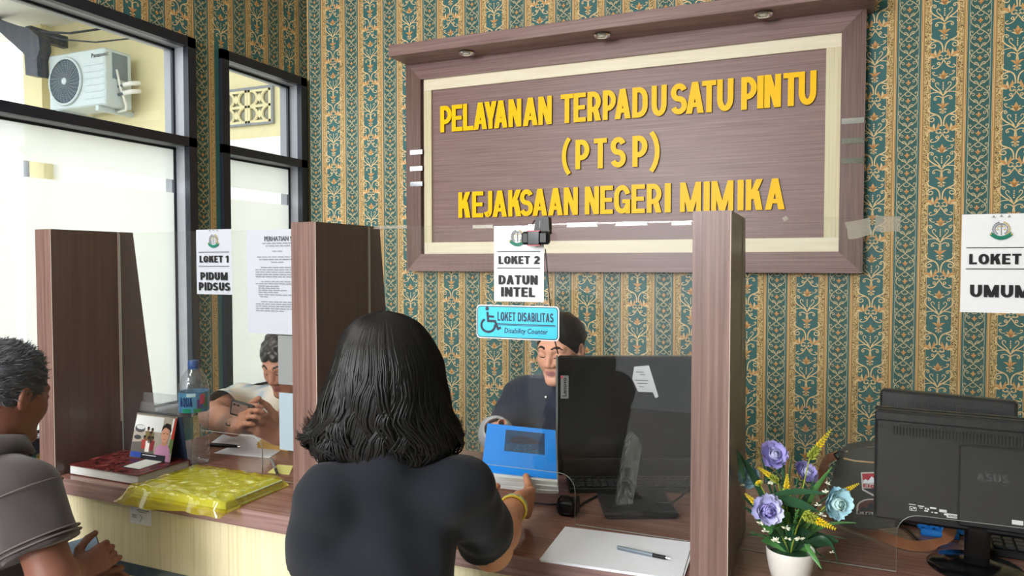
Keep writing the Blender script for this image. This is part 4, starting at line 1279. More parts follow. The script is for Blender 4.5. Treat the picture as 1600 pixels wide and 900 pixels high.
# two pale papers hung behind the left screen at the middle divider
YBK = YG + .0026
for (u0, v0, u1, v1, lb_) in ((435, 525, 462, 600, 'grey paper strip hung on the officer side of the left screen'), (437, 616, 470, 702, 'pale blue paper strip hung low on the left screen beside the divider')):
    a, b_ = atY(u0, v1, YBK), atY(u1, v0, YBK)
    m = mat('pale_grey_card', rgb(136, 138, 140), .5) if v0 < 600 else mat('pale_blue_card', rgb(160, 176, 190), .5)
    tag(obj('hung_paper', MB().box((a[0], YBK, a[2]), (b_[0], YBK + .0006, b_[2])), m, loc=(a[0], YBK, a[2])), lb_, 'paper')
# small asset label on the counter front (its code square is left out)
a, b_ = atY(204, 816, YC + .0195), atY(236, 796, YC + .0195)
al = thing('asset_label', 'small white printed label stuck on the cream counter front below the yellow folder', 'label', ((a[0] + b_[0]) / 2, YC + .0195, a[2]))
obj('label_paper', MB().box((a[0], YC + .0188, a[2]), (b_[0], YC + .0198, b_[2])), M_PAPER, al)
m = MB(); w_, h_ = b_[0] - a[0], b_[2] - a[2]
for (px, py, qx, qy) in ((.32, .82, .92, .86), (.4, .72, .8, .75), (.08, .5, .36, .53), (.08, .42, .3, .45), (.08, .34, .33, .37)):
    m.quad((a[0] + px * w_, YC + .0185, a[2] + py * h_), (a[0] + qx * w_, YC + .0185, a[2] + py * h_), (a[0] + qx * w_, YC + .0185, a[2] + qy * h_), (a[0] + px * w_, YC + .0185, a[2] + qy * h_))
m.tube([(a[0] + .07 * w_, YC + .0184, a[2] + .85 * h_), (a[0] + .14 * w_, YC + .0184, a[2] + .96 * h_), (a[0] + .1 * w_, YC + .0184, a[2] + .78 * h_)], .0006, 4)
m.tube([(a[0] + .48 * w_, YC + .0184, a[2] + .6 * h_), (a[0] + .58 * w_, YC + .0184, a[2] + .4 * h_), (a[0] + .46 * w_, YC + .0184, a[2] + .12 * h_)], .0006, 4)
obj('small_print', m, M_GREYINK, al)

# yellow plastic folder with papers inside, its open lip hanging over the counter edge
M_YBAG = mat_clear('yellow_plastic_film', (.93, .88, .34), .11, .9, .04, .22, (.80, .70, .06))
fo = thing('yellow_folder', 'glossy translucent yellow plastic folder bag full of papers on the counter edge', 'folder', (-1.53, 1.47, ZT))
x0, x1, y0, y1, h = -1.705, -1.358, 1.335, 1.602, .028
nx, ny = 70, 52
def fz(s_, t_):
    e = min(1, s_ * 14, (1 - s_) * 14, (1 - t_) * 12 + .3)
    c_ = .0012 * sin(23 * s_ + 9 * sin(6 * t_)) * cos(17 * t_ + 5 * sin(9 * s_)) + .0008 * sin(41 * s_ * t_ + 13 * t_) + .0016 * abs(sin(6 * (s_ - t_) + 2 * sin(9 * t_)))
    f = min(1.0, t_ / .10) ** .6
    return ZT + .0025 + (h * f + c_ * (.4 + f)) * e - (.014 * (1 - t_ / .12) * (.6 + .4 * sin(5 * s_ + .5)) if t_ < .12 else 0) * (1 if t_ < .12 else 0)
vs, fs = [], []
for j in range(ny + 1):
    for i in range(nx + 1):
        s_, t_ = i / nx, j / ny
        jag = .010 * (sin(13 * s_) * .5 + sin(29 * s_ + 1) * .3) * (1 - t_) if t_ < .2 else 0
        xx = x0 + (x1 - x0) * s_ + (.012 * (1 - t_) * (s_ - .5) * 2 if t_ < .3 else 0)
        vs.append((xx, y0 + (y1 - y0) * t_ + jag, fz(s_, t_)))
for j in range(ny):
    for i in range(nx):
        q = j * (nx + 1) + i; fs.append((q, q + 1, q + nx + 2, q + nx + 1))
# skirts down the left, right and back sides
rim = [j * (nx + 1) for j in range(ny, 2, -1)][::-1]
for side in ([j * (nx + 1) for j in range(3, ny + 1)], [ny * (nx + 1) + i for i in range(nx + 1)], [j * (nx + 1) + nx for j in range(ny, 2, -1)]):
    b0 = len(vs)
    for q in side:
        vs.append((vs[q][0], vs[q][1], ZT + .0022))
    for k in range(len(side) - 1):
        fs.append((side[k + 1], side[k], b0 + k, b0 + k + 1))
obj('plastic_sleeve', MB().add(vs, fs), M_YBAG, fo, smooth='all')
obj('under_sheet', MB().box((x0 + .004, y0 + .03, ZT + .0004), (x1 - .004, y1 - .002, ZT + .0014)), M_YBAG, fo)
obj('paper_bundle', MB().box((x0 + .012, y0 + .045, ZT + .0016), (x1 - .012, y1 - .01, ZT + .021), bevel=.002), mat('pale_green_papers', rgb(186, 196, 150), .5, var=(9, .2)), fo)

# ================================================================== MIDDLE: BACK OF THE COMPUTER, WEBCAM, PAPERS
eR, eF, eU = np.array([CY, SY, 0]), np.array([-SY, CY, 0]), np.array([0, 0, 1.0])
DM = 2.03
mo0 = atD(869.5, 743, DM)
MW, MH = (1163 - 868) / F * DM, (743 - 556.5) / F * DM
mfr = lambda a, b, c: tuple(mo0 + eR * a + eU * b + eF * c)
mon = thing('computer_monitor', 'black all-in-one computer seen from behind in front of the woman officer', 'monitor', (mo0 + eR * MW * .55)[:2].tolist() + [ZT])
def mbox(lo, hi, bevel=.0):
    b = MB().box(lo, hi, bevel=bevel)
    b.v = [mfr(*p) for p in b.v]
    return b
obj('back_shell', mbox((.004, 0, 0), (MW, MH, .030), .004), M_BLACKGLOSS, mon)
obj('silver_edge', mbox((0, 0, .004), (.0045, MH, .036), .001), mat('silver_edge', rgb(150, 156, 154), .3, .5, .6), mon)
obj('screen_panel', mbox((.004, .004, .0302), (MW - .004, MH - .004, .036)), M_INK, mon)
obj('lower_chin', mbox((.02, .0, -.008), (MW - .02, .05, .0), .003), M_BLACKP, mon)
la, lb_ = .011, .033
lz0, lz1 = (743 - 622) / F * DM, (743 - 586) / F * DM
obj('maker_tag', mbox((la, lz0, -.0012), (lb_, lz1, -.0002)), mat('silver_tag', rgb(150, 152, 152), .3, .5, .5), mon)
b = MB(); text_small(b, 'Lenovo', lambda px, py, pz=0: mfr(lb_ - .006 - py, lz0 + .006 + px, -.0016), 0, lz1 - lz0 - .012, 0, .011, bold=.02); obj('lettering', b, M_INK, mon)
obj('red_dot', mbox((la + .001, lz1 - .007, -.0017), (la + .006, lz1 - .001, -.0012)), mat('red_mark', rgb(206, 50, 84), .4), mon)
# torn paper on the back
def mpt(u, v, off=-.0016):
    r_ = ray(u, v)
    return tuple(_C + r_ * ((mo0 + eF * off - _C).dot(eF) / r_.dot(eF)))
tp = MB().prism([mpt(*p) for p in ((991, 573), (1014, 571), (1029, 620), (1024, 622), (1020, 613), (997, 612), (988, 592))], tuple(eF * .0008))
torn = thing('torn_paper', 'torn white printed paper stuck on the back of the computer', 'paper', mpt(1008, 621))
obj('paper_scrap', tp, M_PAPER, torn)
m = MB()
for v, u0, u1 in ((581, 994, 1006), (585, 1000, 1008), (594, 992, 1013), (599, 996, 1012), (604, 999, 1006)):
    m.quad(mpt(u0, v + .7, -.002), mpt(u1, v + 1.2, -.002), mpt(u1, v, -.002), mpt(u0, v - .5, -.002))
obj('small_print', m, M_GREYINK, torn)
# plastic-wrapped stand: base plate and leaning neck
M_WRAP = mat_clear('crinkled_wrap', (.8, .8, .82), .22, .9, .12, .22, (.7, .7, .72))
M_WRAPD = mat('wrapped_dark_metal', rgb(112, 114, 116), .18, .5, .4, bump=(50, .9, .02))
sb = atZ(1003, 793, ZT + .02)
basis = lambda a, b, c: tuple(np.array([sb[0], sb[1], ZT]) + eR * a + eF * b + eU * c)
def sbox(lo, hi, bev=0):
    q = MB().box(lo, hi, bevel=bev); q.v = [basis(*p) for p in q.v]; return q
obj('stand_base', sbox((-.095, -.03, .0003), (.085, .14, .018), .006), M_BLACKP, mon)
nk = []
for (u, v, d) in ((962, 800, 1.80), (986, 803, 1.80), (1003, 700, 1.98), (998, 684, 2.0), (988, 676, 2.0), (978, 690, 2.0)):
    nk.append(atD(u, v, d))
m = MB().prism([tuple(p) for p in nk], tuple(eF * .03)); obj('wrapped_neck', m, M_WRAPD, mon)
for k in range(5):
    a = nk[0] * (1 - k / 5) + nk[5] * (k / 5); b_ = nk[1] * (1 - k / 5) + nk[2] * (k / 5)
    obj('wrap_fold', MB().tube([a - eF * .002, (a + b_) / 2 - eF * .006 + eU * .012, b_ - eF * .002], .0022, 5), M_WRAPD, mon, smooth='all')

# keyboard behind the computer
kb0 = atZ(890, 764, ZT + .012)
kbt = thing('keyboard', 'black keyboard lying under the back-turned computer', 'keyboard', (kb0[0], kb0[1], ZT))
kf = lambda a, b, c: tuple(np.array([kb0[0], kb0[1], ZT]) + eR * a + eF * b + eU * c)
def kbox(lo, hi, bev=0):
    q = MB().box(lo, hi, bevel=bev); q.v = [kf(*p) for p in q.v]; return q
obj('keyboard_case', kbox((0, 0, .0004), (.40, .13, .014), .003), M_BLACKP, kbt)
kk = MB()
for j in range(5):
    for i in range(19):
        q = MB().box((.008 + i * .0203, .010 + j * .023, .014), (.008 + i * .0203 + .016, .010 + j * .023 + .018, .020), bevel=.002)
        kk.add(q.v, q.f)
kk.v = [kf(*p) for p in kk.v]
obj('keycaps', kk, mat('key_plastic', rgb(44, 46, 50), .35), kbt)

# webcam clipped on the screen
wc0 = atY(838, 372, YG - .02)
wc = thing('webcam', 'black webcam with red accents clipped on top of the clear screen', 'webcam', (wc0[0], YG, wc0[2]))
wf = lambda a, b, c: (wc0[0] + a, YG - .022 + b, wc0[2] + c)
def wbox(lo, hi, bev=0):
    q = MB().box(lo, hi, bevel=bev); q.v = [wf(*p) for p in q.v]; return q
obj('camera_bar', wbox((-.034, -.012, -.0155), (.034, .010, .0155), .005), M_BLACKP, wc)
obj('camera_front', wbox((-.017, -.0145, -.017), (.014, -.0118, .017), .002), M_BLACKGLOSS, wc)
obj('red_accent', wbox((-.018, -.0142, .0152), (.015, -.006, .0172)), mat('red_plastic', rgb(170, 36, 52), .35), wc)
obj('red_accent', wbox((-.018, -.0142, -.0182), (.015, -.006, -.0162)), bpy.data.materials['red_plastic'], wc)
m = MB().prism([wf(-.010, .010, .014), wf(.030, .010, .014), wf(.027, .010, .050), wf(-.004, .010, .050)], (0, .0085, 0)); m.prism([wf(-.004, .0185, .038), wf(.028, .0185, .038), wf(.027, .0185, .050), wf(-.004, .0185, .050)], (0, .008, 0)); m.prism([wf(-.006, .0255, .010), wf(.028, .0255, .010), wf(.027, .0255, .050), wf(-.004, .0255, .050)], (0, .007, 0)); obj('clip', m, M_BLACKP, wc)
m = MB().prism([wf(.004, .0094, .024), wf(.006, .0094, .024), wf(.0075, .0094, .042), wf(.0055, .0094, .042)], (0, .0008, 0)); obj('clip_print', m, M_GREYP, wc)
m = MB(); m.tube([wf(-.004, .03, .046), wf(-.016, .03, .043), wf(-.024, .032, .030), wf(-.022, .032, .012)], .0016, 6); obj('cable_loop', m, M_INK, wc, smooth='all')
pts = [atY(852, 389, YG + .02), atY(855, 420, YG + .02), atY(859, 470, YG + .025), atY(866, 528, YG + .04), atY(870, 545, 1.80), atD(872, 553, DM - .012)]
obj('webcam_cable', MB().tube(pts, .0016, 6), M_INK, wc, smooth='all')

# stack of blank paper with a pen
ps = thing('paper_stack', 'stack of blank white copier paper on the counter in front of the right divider', 'paper', (-.4, 1.5, ZT))
q = MB()
for k, (dx, rot) in enumerate(((0, .02), (.003, .008), (-.002, .03))):
    c_ = np.array([-.400 + dx, 1.506])
    e1, e2 = np.array([cos(rot + .03), sin(rot + .03)]), np.array([-sin(rot + .03), cos(rot + .03)])
    P = [c_ - e1 * .137 - e2 * .1, c_ + e1 * .153 - e2 * .1, c_ + e1 * .153 + e2 * .1, c_ - e1 * .137 + e2 * .1]
    obj('sheet_bundle', MB().prism([(p[0], p[1], ZT + .0004 + k * .0018) for p in P], (0, 0, .0017)), M_PAPER, ps)
pa, pb = atZ(965, 855, ZT + .0105), atZ(1047, 873, ZT + .0105)
pen('grey_pen', pa, pb, .0042, mat('blue_grey_barrel', rgb(108, 120, 130), .3), 'grey ballpoint pen lying on the blank paper stack')

# power adapter and cables on the desk
ad = atZ(888, 797, ZT + .01)
adp = thing('power_adapter', 'black power adapter standing on the desk behind the blue book', 'adapter', (ad[0], ad[1], ZT))
obj('adapter_body', MB().box((ad[0] - .022, ad[1] - .02, ZT + .0003), (ad[0] + .022, ad[1] + .03, ZT + .036), bevel=.005), M_BLACKP, adp)
obj('cord_coil', MB().tube([(ad[0] + .02 * cos(t), ad[1] - .024 + .004 * sin(3 * t), ZT + .03 + .024 * sin(t)) for t in np.linspace(0, 4 * pi, 30)], .003, 5), M_INK, adp, smooth='all')
def cable(px, z, r, label, m=M_INK):
    P = [atZ(u, v, z) for u, v in px]
    P = [tuple(p) for p in P]
    t_ = np.linspace(0, 1, len(P)); tt = np.linspace(0, 1, len(P) * 4)
    A = np.array(P); S = np.stack([np.interp(tt, t_, A[:, k]) for k in range(3)], 1)
    for _ in range(3): S[1:-1] = (S[:-2] + S[1:-1] * 2 + S[2:]) / 4
    tag(obj('cable', MB().tube(S, r, 6), m, loc=tuple(np.array(P).mean(0)), smooth='all'), label, 'cable')
zc_ = ZT + .0035
cable(((898, 795), (930, 775), (960, 768), (972, 774)), zc_, .003, 'black cable lying along the desk under the computer')
cable(((1016, 776), (1030, 786), (1050, 786), (1066, 775), (1074, 764)), zc_ + .0185, .0026, 'black cable looped over the computer stand base')
cable(((835, 786), (860, 789), (885, 786), (905, 776)), zc_, .0026, 'short black cable beside the power adapter')
cable(((1175, 796), (1190, 789), (1212, 792), (1208, 801), (1184, 802), (1172, 797), (1180, 790)), zc_, .0016, 'thin red cable loop on the desk behind the flower vase', mat('red_cable', rgb(120, 40, 44), .5))
cable(((1290, 792), (1312, 801), (1345, 796), (1392, 812), (1420, 828), (1440, 852)), zc_, .0022, 'thin dark cable crossing the desk in front of the shoulder bag')

# ================================================================== BLUE BOOK HANDED OVER
bl = atD(753, 738, 1.80); br_ = atD(870, 750, 1.80); tl = atD(766, 662, 2.0)
ex = (br_ - bl); wB = np.linalg.norm(ex); ex /= wB
ey = tl - bl; ey -= ex * ey.dot(ex); lB = np.linalg.norm(ey); ey /= lB
lB = max(lB, .21)
ez = np.cross(ex, ey)
M_BLUE = mat('glossy_blue_cover', rgb(8, 146, 255), .16, .5, coat=.4, bump=(18, .25, .006))
BB = lambda a, b, c: tuple(bl + ex * a + ey * b + ez * c)
bb = thing('blue_book', 'thick book in a bright blue plastic cover held between two women', 'book', BB(wB / 2, lB / 2, -.02))
q = MB().box((-.002, 0, -.0012), (wB, lB, 0)); 
n = 10; vs = []; fs = []
for j in range(2):
    for i in range(n + 1):
        pass
def bbox(lo, hi, bev=0):
    q = MB().box(lo, hi, bevel=bev); q.v = [BB(*p) for p in q.v]; return q
obj('front_cover', bbox((-.002, .004, -.0012), (wB, lB, .0004)), M_BLUE, bb)
for k in range(3):
    q = MB(); t0, t1 = -.0015 - .0095 * k, -.0015 - .0095 * (k + 1) + .0006
    sh = (.0, .004, .008)[k]
    nx_ = 12; vs = []; fs = []
    for i in range(nx_ + 1):
        s_ = i / nx_; a = s_ * wB * 1.01 + sh * .6; dz = .003 * sin(pi * s_) * (k + 1) * .5; e = -.006 - sh - .002 * sin(7 * s_ + k)
        vs += [BB(a, e, t0 - dz), BB(a, e, t1 - dz), BB(a, lB * .99, t0), BB(a, lB * .99, t1)]
    for i in range(nx_):
        c0, c1 = 4 * i, 4 * i + 4
        fs += [(c0, c0 + 1, c1 + 1, c1), (c0 + 2, c0, c1, c1 + 2), (c0 + 1, c0 + 3, c1 + 3, c1 + 1)]
    fs += [(0, 2, 3, 1), (4 * nx_, 4 * nx_ + 1, 4 * nx_ + 3, 4 * nx_ + 2)]
    obj('page_block', q.add(vs, fs), M_PAGES, bb)
obj('back_cover', bbox((-.002, .002, -.0318), (wB * 1.01, lB, -.0302)), M_BLUE, bb)
# dark picture printed in the cover
P = lambda a, b: BB(wB * a, lB * b, .0007)
obj('cover_picture', MB().quad(P(.27, .45), P(.84, .45), P(.84, .90), P(.27, .90)), mat('dark_cover_picture', rgb(22, 66, 110), .16, coat=.4, var=(40, .5)), bb)
P2 = lambda a, b: BB(wB * a, lB * b, .0009)
obj('cover_picture', MB().add([P2(.30, .66), P2(.40, .76), P2(.55, .80), P2(.70, .76), P2(.82, .68), P2(.66, .64), P2(.45, .62)], [tuple(range(7))]), mat('darker_cover_picture', rgb(30, 40, 70), .2, coat=.4), bb)
m = MB()
for k in range(18):
    a, b_ = .29 + .53 * rng.random(), .46 + .13 * rng.random()
    m.quad(P2(a, b_), P2(a + .025, b_), P2(a + .025, b_ + .02), P2(a, b_ + .02))
obj('cover_picture', m, mat('teal_cover_picture', rgb(40, 108, 120), .2, coat=.4), bb)

# ================================================================== RIGHT: FLOWER VASE
vx = atD(1235, 860, 1.42)
vb = np.array([vx[0], vx[1], ZT])
vase = thing('flower_vase', 'white pot of artificial blue and lilac roses beside the right divider', 'flower pot', vb)
M_POT = mat('white_ceramic', rgb(214, 210, 204), .3, .5, var=(8, .06))
obj('pot', MB().lathe([(0, .0005), (.030, .0005), (.034, .004), (.040, .025), (.0445, .05), (.0455, .064), (.0445, .066), (.0425, .064), (.040, .05), (.0, .05)], tuple(vb), 32), M_POT, vase, smooth=True)
M_LEAF = mat('dark_green_leaf', rgb(44, 82, 56), .4, .45, var=(30, .25)); M_LEAF2 = mat('mid_green_leaf', rgb(76, 128, 66), .4, .45, var=(30, .25)); M_STEM = mat('green_stem', rgb(70, 104, 60), .5)
obj('foam_filling', MB().lathe([(.0, .057), (.03, .056), (.041, .052)][::-1], tuple(vb), 20), M_LEAF, vase, smooth='all')
root = vb + np.array([0, 0, .055])


def vpt(u, v, dd=0.0):
    return atD(u, v, 1.42 + dd)


def blade(u0, v0, u1, v1, w, d0=0, d1=0, bow=.02, m=M_LEAF, name='long_leaf', twist=0.0, peak=.35):
    a, b = (root if u0 is None else vpt(u0, v0, d0)), vpt(u1, v1, d1)
    d = b - a; L = np.linalg.norm(d); dn = d / L
    side = np.cross(dn, eF); side /= np.linalg.norm(side); up = np.cross(side, dn)
    n = 9; vs = []; fs = []
    for i in range(n + 1):
        t = i / n
        c = a + d * t + up * bow * sin(pi * t) + eU * bow * .6 * sin(pi * t)
        ww = w * (sin(pi * min(1, (t * .9 + .08)) ** (.75 + peak * .4))) ** .8 / 2
        tw = twist * t
        sv = side * cos(tw) + up * sin(tw)
        vs += [tuple(c - sv * ww + up * ww * .25), tuple(c - up * .0006), tuple(c + sv * ww + up * ww * .25)]
    for i in range(n):
        q = 3 * i; fs += [(q, q + 1, q + 4, q + 3), (q + 1, q + 2, q + 5, q + 4)]
    return obj(name, MB().add(vs, fs), m, vase, smooth='all')


for a in ((None, 0, 1152, 703, .012, 0, .0, .03), (1163, 748, 1152, 703, .010, 0, .0, .004), (None, 0, 1222, 717, .012, 0, .02, .0), (None, 0, 1300, 730, .014, 0, -.02, .015), (None, 0, 1312, 888, .011, 0, -.06, .05),
          (1200, 777, 1293, 772, .012, -.05, -.05, .008), (1205, 785, 1280, 800, .020, -.05, -.045, .01), (None, 0, 1158, 775, .010, 0, -.03, .02), (None, 0, 1338, 817, .009, 0, -.03, .02), (1258, 850, 1284, 889, .009, -.055, -.075, .004)):
    u0 = a[0]
    blade(a[0], a[1], a[2], a[3], a[4], a[5], a[6], a[7], M_LEAF if a[2] not in (1300, 1284, 1338) else M_LEAF2)
for (u, v, w) in ((1238, 822, .030), (1310, 846, .036), (1262, 790, .030), (1220, 800, .026), (1190, 845, .022), (1180, 800, .016), (1280, 865, .024), (1235, 770, .02), (1210, 760, .014), (1270, 760, .016)):
    blade(None, 0, u, v, w, 0, -.02 + .04 * rng.random(), .012, M_LEAF if rng.random() < .7 else M_LEAF2, 'broad_leaf', peak=.9)

# roses: petals turned round a small heart
def petal_mesh(name, w, h, cup, m):
    vs, fs = [], []; n = 5; k = 4
    for j in range(k + 1):
        t = j / k
        for i in range(n + 1):
            s_ = i / n * 2 - 1
            ww = w * (.35 + .65 * sin(pi * (.15 + .6 * t))) / 2
            x = s_ * ww; y = -cup * (1 - s_ * s_) * sin(pi * t * .6) + cup * .9 * t * t; z = h * t * (1 - .10 * s_ * s_ * t) + .06 * h * sin(9 * s_) * t * t
            vs.append((x, y, z))
    for j in range(k):
        for i in range(n):
            q = j * (n + 1) + i; fs.append((q, q + 1, q + n + 2, q + n + 1))
    me = bpy.data.meshes.new(name); me.from_pydata(vs, [], fs); me.materials.append(m)
    me.polygons.foreach_set('use_smooth', [True] * len(fs)); return me


M_LILAC = mat('lilac_petal', rgb(196, 196, 232), .55, .3, var=(60, .18)); M_LILAC2 = mat('violet_petal', rgb(164, 156, 214), .55, .3, var=(60, .2))
M_AQUA = mat('pale_blue_petal', rgb(168, 208, 220), .55, .3, var=(60, .12)); M_AQUA2 = mat('light_aqua_petal', rgb(190, 222, 222), .55, .3, var=(60, .12))
for (u, v, dd, rad, mo, mi_, face, lb_) in ((1210, 711, .03, .023, M_LILAC2, M_LILAC, (0, -.7, .5), 'violet rose at the top left'), (1199, 798, -.06, .025, M_LILAC, M_LILAC2, (0, -1, .25), 'pale lilac rose facing front'),
                                        (1308, 787, -.05, .026, M_AQUA, M_AQUA2, (.25, -1, .2), 'pale blue rose'), (1260, 738, .06, .020, M_LILAC2, M_LILAC, (.2, -.6, .6), 'lilac rose at the back'), (1171, 745, .05, .018, M_AQUA, M_AQUA2, (-.4, -.7, .3), 'small blue rose')):
    c = vpt(u, v, dd)
    fv = np.array(eR) * face[0] - eF * -face[1] * -1 * -1 + eU * face[2] if False else eR * face[0] + eF * face[1] + eU * face[2]
    fv = Vector(fv).normalized()
    rose = bpy.data.objects.new('rose', None); COL.objects.link(rose); rose.parent = vase; rose.location = Vector(c) - vase.location
    rose.rotation_euler = fv.to_track_quat('Z', 'Y').to_euler(); rose['label'] = lb_
    mo_, mi2 = petal_mesh('petal_outer', rad * 1.15, rad * 1.02, rad * .22, mo), petal_mesh('petal_inner', rad * .8, rad * .7, rad * .3, mi_)
    for ring, (cnt, tilt, me, off) in enumerate(((5, 12, mi2, 0.001), (6, 32, mi2, .002), (7, 54, mo_, .003), (8, 74, mo_, .004))):
        for k in range(cnt):
            a = 2 * pi * k / cnt + ring * .5 + .15 * rng.standard_normal()
            pt = bpy.data.objects.new('petal', me); COL.objects.link(pt); pt.parent = rose
            pt.rotation_euler = (Matrix.Rotation(a, 4, 'Z') @ Matrix.Rotation(R(tilt + 9 * rng.standard_normal()), 4, 'X')).to_euler()
            r0 = rad * .08 + off
            pt.location = (r0 * sin(a), -r0 * cos(a), -rad * .25); q_ = rng.uniform(.82, 1.18); pt.scale = (q_, 1, rng.uniform(.88, 1.1))
    hb_ = obj('rose_heart', MB().sphere(tuple(c), rad * .26, 10, 7, sc=(1, 1, 1)), mi_, None, smooth='all'); hb_.parent = rose; hb_.data.transform(Matrix.Translation(-Vector(c))); hb_.location = (0, 0, rad * .12)
    stem = MB().tube([root, (root + c) / 2 + eU * .02, c - np.array(fv) * rad * .3], .0017, 5); obj('stem', stem, M_STEM, vase, smooth='all')

def unit_(v_):
    v_ = np.array(v_, float); return v_ / np.linalg.norm(v_)
# yellow spikes
M_SPIKE = mat('yellow_floret', rgb(232, 200, 40), .5, .3); M_SPIKEG = mat('yellow_green_floret', rgb(150, 160, 62), .5, .3)
for (u0, v0, u1, v1, d0, d1, r0) in ((1265, 716, 1298, 672, 0, -.01, .0075), (1215, 752, 1186, 731, 0, 0, .006), (1228, 778, 1230, 742, -.03, -.03, .0065), (1190, 795, 1165, 772, -.03, -.02, .006), (1305, 775, 1341, 756, -.03, -.03, .006), (1255, 803, 1304, 826, -.06, -.085, .0085), (1188, 758, 1184, 752, -.01, -.01, .006)):
    a, b = vpt(u0, v0, d0), vpt(u1, v1, d1); r0 *= 1.35; d = b - a; L = np.linalg.norm(d); dn = d / L
    s1 = np.cross(dn, eF); s1 /= np.linalg.norm(s1); s2 = np.cross(dn, s1)
    m = MB(); nn_ = 13
    for k in range(nn_):
        t = k / (nn_ - 1); r = r0 * (1 - .75 * t)
        for j in range(5):
            an = 2 * pi * j / 5 + k * .63
            o_ = s1 * cos(an) + s2 * sin(an)
            p = a + d * t
            tip = p + o_ * r + dn * r * 1.1
            sd = np.cross(o_, dn) * r * .36
            tip = p + o_ * r * 1.15 + dn * r * .75
            m.add([tuple(p), tuple(p + o_ * r * .5 + sd * .8), tuple(tip), tuple(p + o_ * r * .5 - sd * .8), tuple(p + o_ * r * .55 + dn * r * .7)], [(0, 1, 4), (1, 2, 4), (2, 3, 4), (3, 0, 4)], 0 if t > .35 else 1)
    m.tube([tuple(root), tuple((root + a) / 2 + eU * .012), tuple(a), tuple(b)], [.0014, .0014, .0012, .0008], 5, 1)
    obj('flower_spike', m, [M_SPIKE, M_SPIKEG], vase)
# fuzzy green sprigs and extra foliage
for (u, v, dd) in ((1246, 745, .03), (1222, 765, -.02), (1252, 770, -.02), (1205, 745, .02), (1272, 748, .03), (1215, 790, -.04), (1245, 798, -.055), (1182, 785, 0), (1290, 795, -.02), (1205, 815, -.05), (1176, 832, -.01), (1280, 770, .01)):
    b = vpt(u, v, dd); a = root + (b - root) * .35 + eU * .01; d = b - a; dn = unit_(d)
    s1 = unit_(np.cross(dn, eF)); s2 = np.cross(s1, dn); m = MB()
    m.tube([tuple(root), tuple(a), tuple(b)], [.0012, .0012, .0006], 4)
    for k in range(26):
        t_ = k / 25; an = 2.4 * k; o_ = unit_(s1 * cos(an) + s2 * sin(an) + dn * .9); q_ = a + d * t_; L_ = .011 * (1 - .4 * t_); sd = unit_(np.cross(o_, dn)) * .0017
        m.add([tuple(q_ - sd), tuple(q_ + o_ * L_), tuple(q_ + sd)], [(0, 1, 2)])
    obj('green_sprig', m, M_LEAF2 if (u + v) % 2 else M_STEM, vase)
for (u, v, w, dd) in ((1196, 770, .016, .01), (1230, 800, .026, -.05), (1250, 820, .030, -.065), (1218, 818, .024, -.055), (1275, 835, .026, -.05), (1205, 835, .020, -.06), (1290, 815, .020, -.03), (1185, 815, .018, -.02), (1262, 850, .022, -.07), (1240, 785, .022, -.02), (1215, 780, .014, -.01), (1160, 790, .010, 0)):
    blade(None, 0, u, v, w, 0, dd, .014, (M_LEAF, M_LEAF, M_LEAF2)[(u * 7 + v) % 3], 'broad_leaf', peak=.9)
for (u, v) in ((1168, 720), (1240, 700), (1318, 760), (1186, 700), (1275, 755), (1322, 842), (1160, 840), (1300, 880)):
    blade(None, 0, u, v, .005, 0, .01, .02, M_LEAF2 if u % 2 else M_LEAF, 'grass_blade')
# small white blossoms and filler
M_WHITEP = mat('cream_blossom', rgb(226, 228, 206), .5, .3)
for (u, v, dd, r) in ((1212, 846, -.07, .010), (1231, 842, -.07, .007), (1250, 842, -.075, .011), (1204, 756, 0, .007), (1160, 758, .02, .006), (1290, 770, -.05, .008), (1285, 805, -.05, .008), (1228, 826, -.06, .009), (1188, 818, -.05, .008), (1196, 830, -.05, .008), (1293, 756, -.04, .006), (1300, 863, -.07, .005), (1278, 790, -.05, .007), (1272, 812, -.05, .007)):
    c = vpt(u, v, dd); m = MB()
    for k in range(9):
        z_ = rng.uniform(-.3, 1); an = 2 * pi * k / 9 + rng.uniform(-.3, .3)
        q = sqrt_ = math.sqrt(max(0, 1 - z_ * z_))
        o_ = np.array([q * cos(an), q * sin(an), z_ * .8]) - eF * .3; o_ /= np.linalg.norm(o_)
        sd = np.cross(o_, eF + .1); sd /= np.linalg.norm(sd)
        m.add([tuple(c), tuple(c + o_ * r * .55 + sd * r * .2), tuple(c + o_ * r), tuple(c + o_ * r * .55 - sd * r * .2)], [(0, 1, 2, 3)])
    obj('white_blossom', m, M_WHITEP, vase)

# ================================================================== RIGHT: BACK-TURNED MONITORS
M_MONB = mat('matt_black_shell', rgb(17, 18, 21), .33, .5); M_MONP = mat('dark_grey_shell', rgb(27, 28, 31), .3, .5); M_SLOT = mat('deep_black', rgb(8, 8, 9), .6, .2)
A0 = np.array([*atD(1366, 700, 1.53)[:2], 0]); A1 = np.array([*atY(1600, 700, 1.672)[:2], 0])
d2 = (A1 - A0) / np.linalg.norm(A1 - A0); n2 = np.array([-d2[1], d2[0], 0])
z0, z1 = CAMZ - .353 * 1.53 - .001, CAMZ - (640 - 411.5) / F * 1.53
W2_ = .435
m2f = lambda a, b, c: tuple(A0 + d2 * a + n2 * c + eU * (z0 + b))
mon2 = thing('office_monitor', 'black monitor with its back and vent slots to the room, behind the right screen', 'monitor', (A0 + d2 * W2_ * .43)[:2].tolist() + [ZT])
H2 = z1 - z0
def m2box(lo, hi, bev=0):
    q = MB().box(lo, hi, bevel=bev); q.v = [m2f(*p) for p in q.v]; return q
obj('back_shell', m2box((0, 0, .012), (W2_, H2, .040), .006), M_MONB, mon2)
obj('bezel', m2box((0, -.002, .038), (W2_, H2 + .002, .048), .002), M_BLACKGLOSS, mon2)
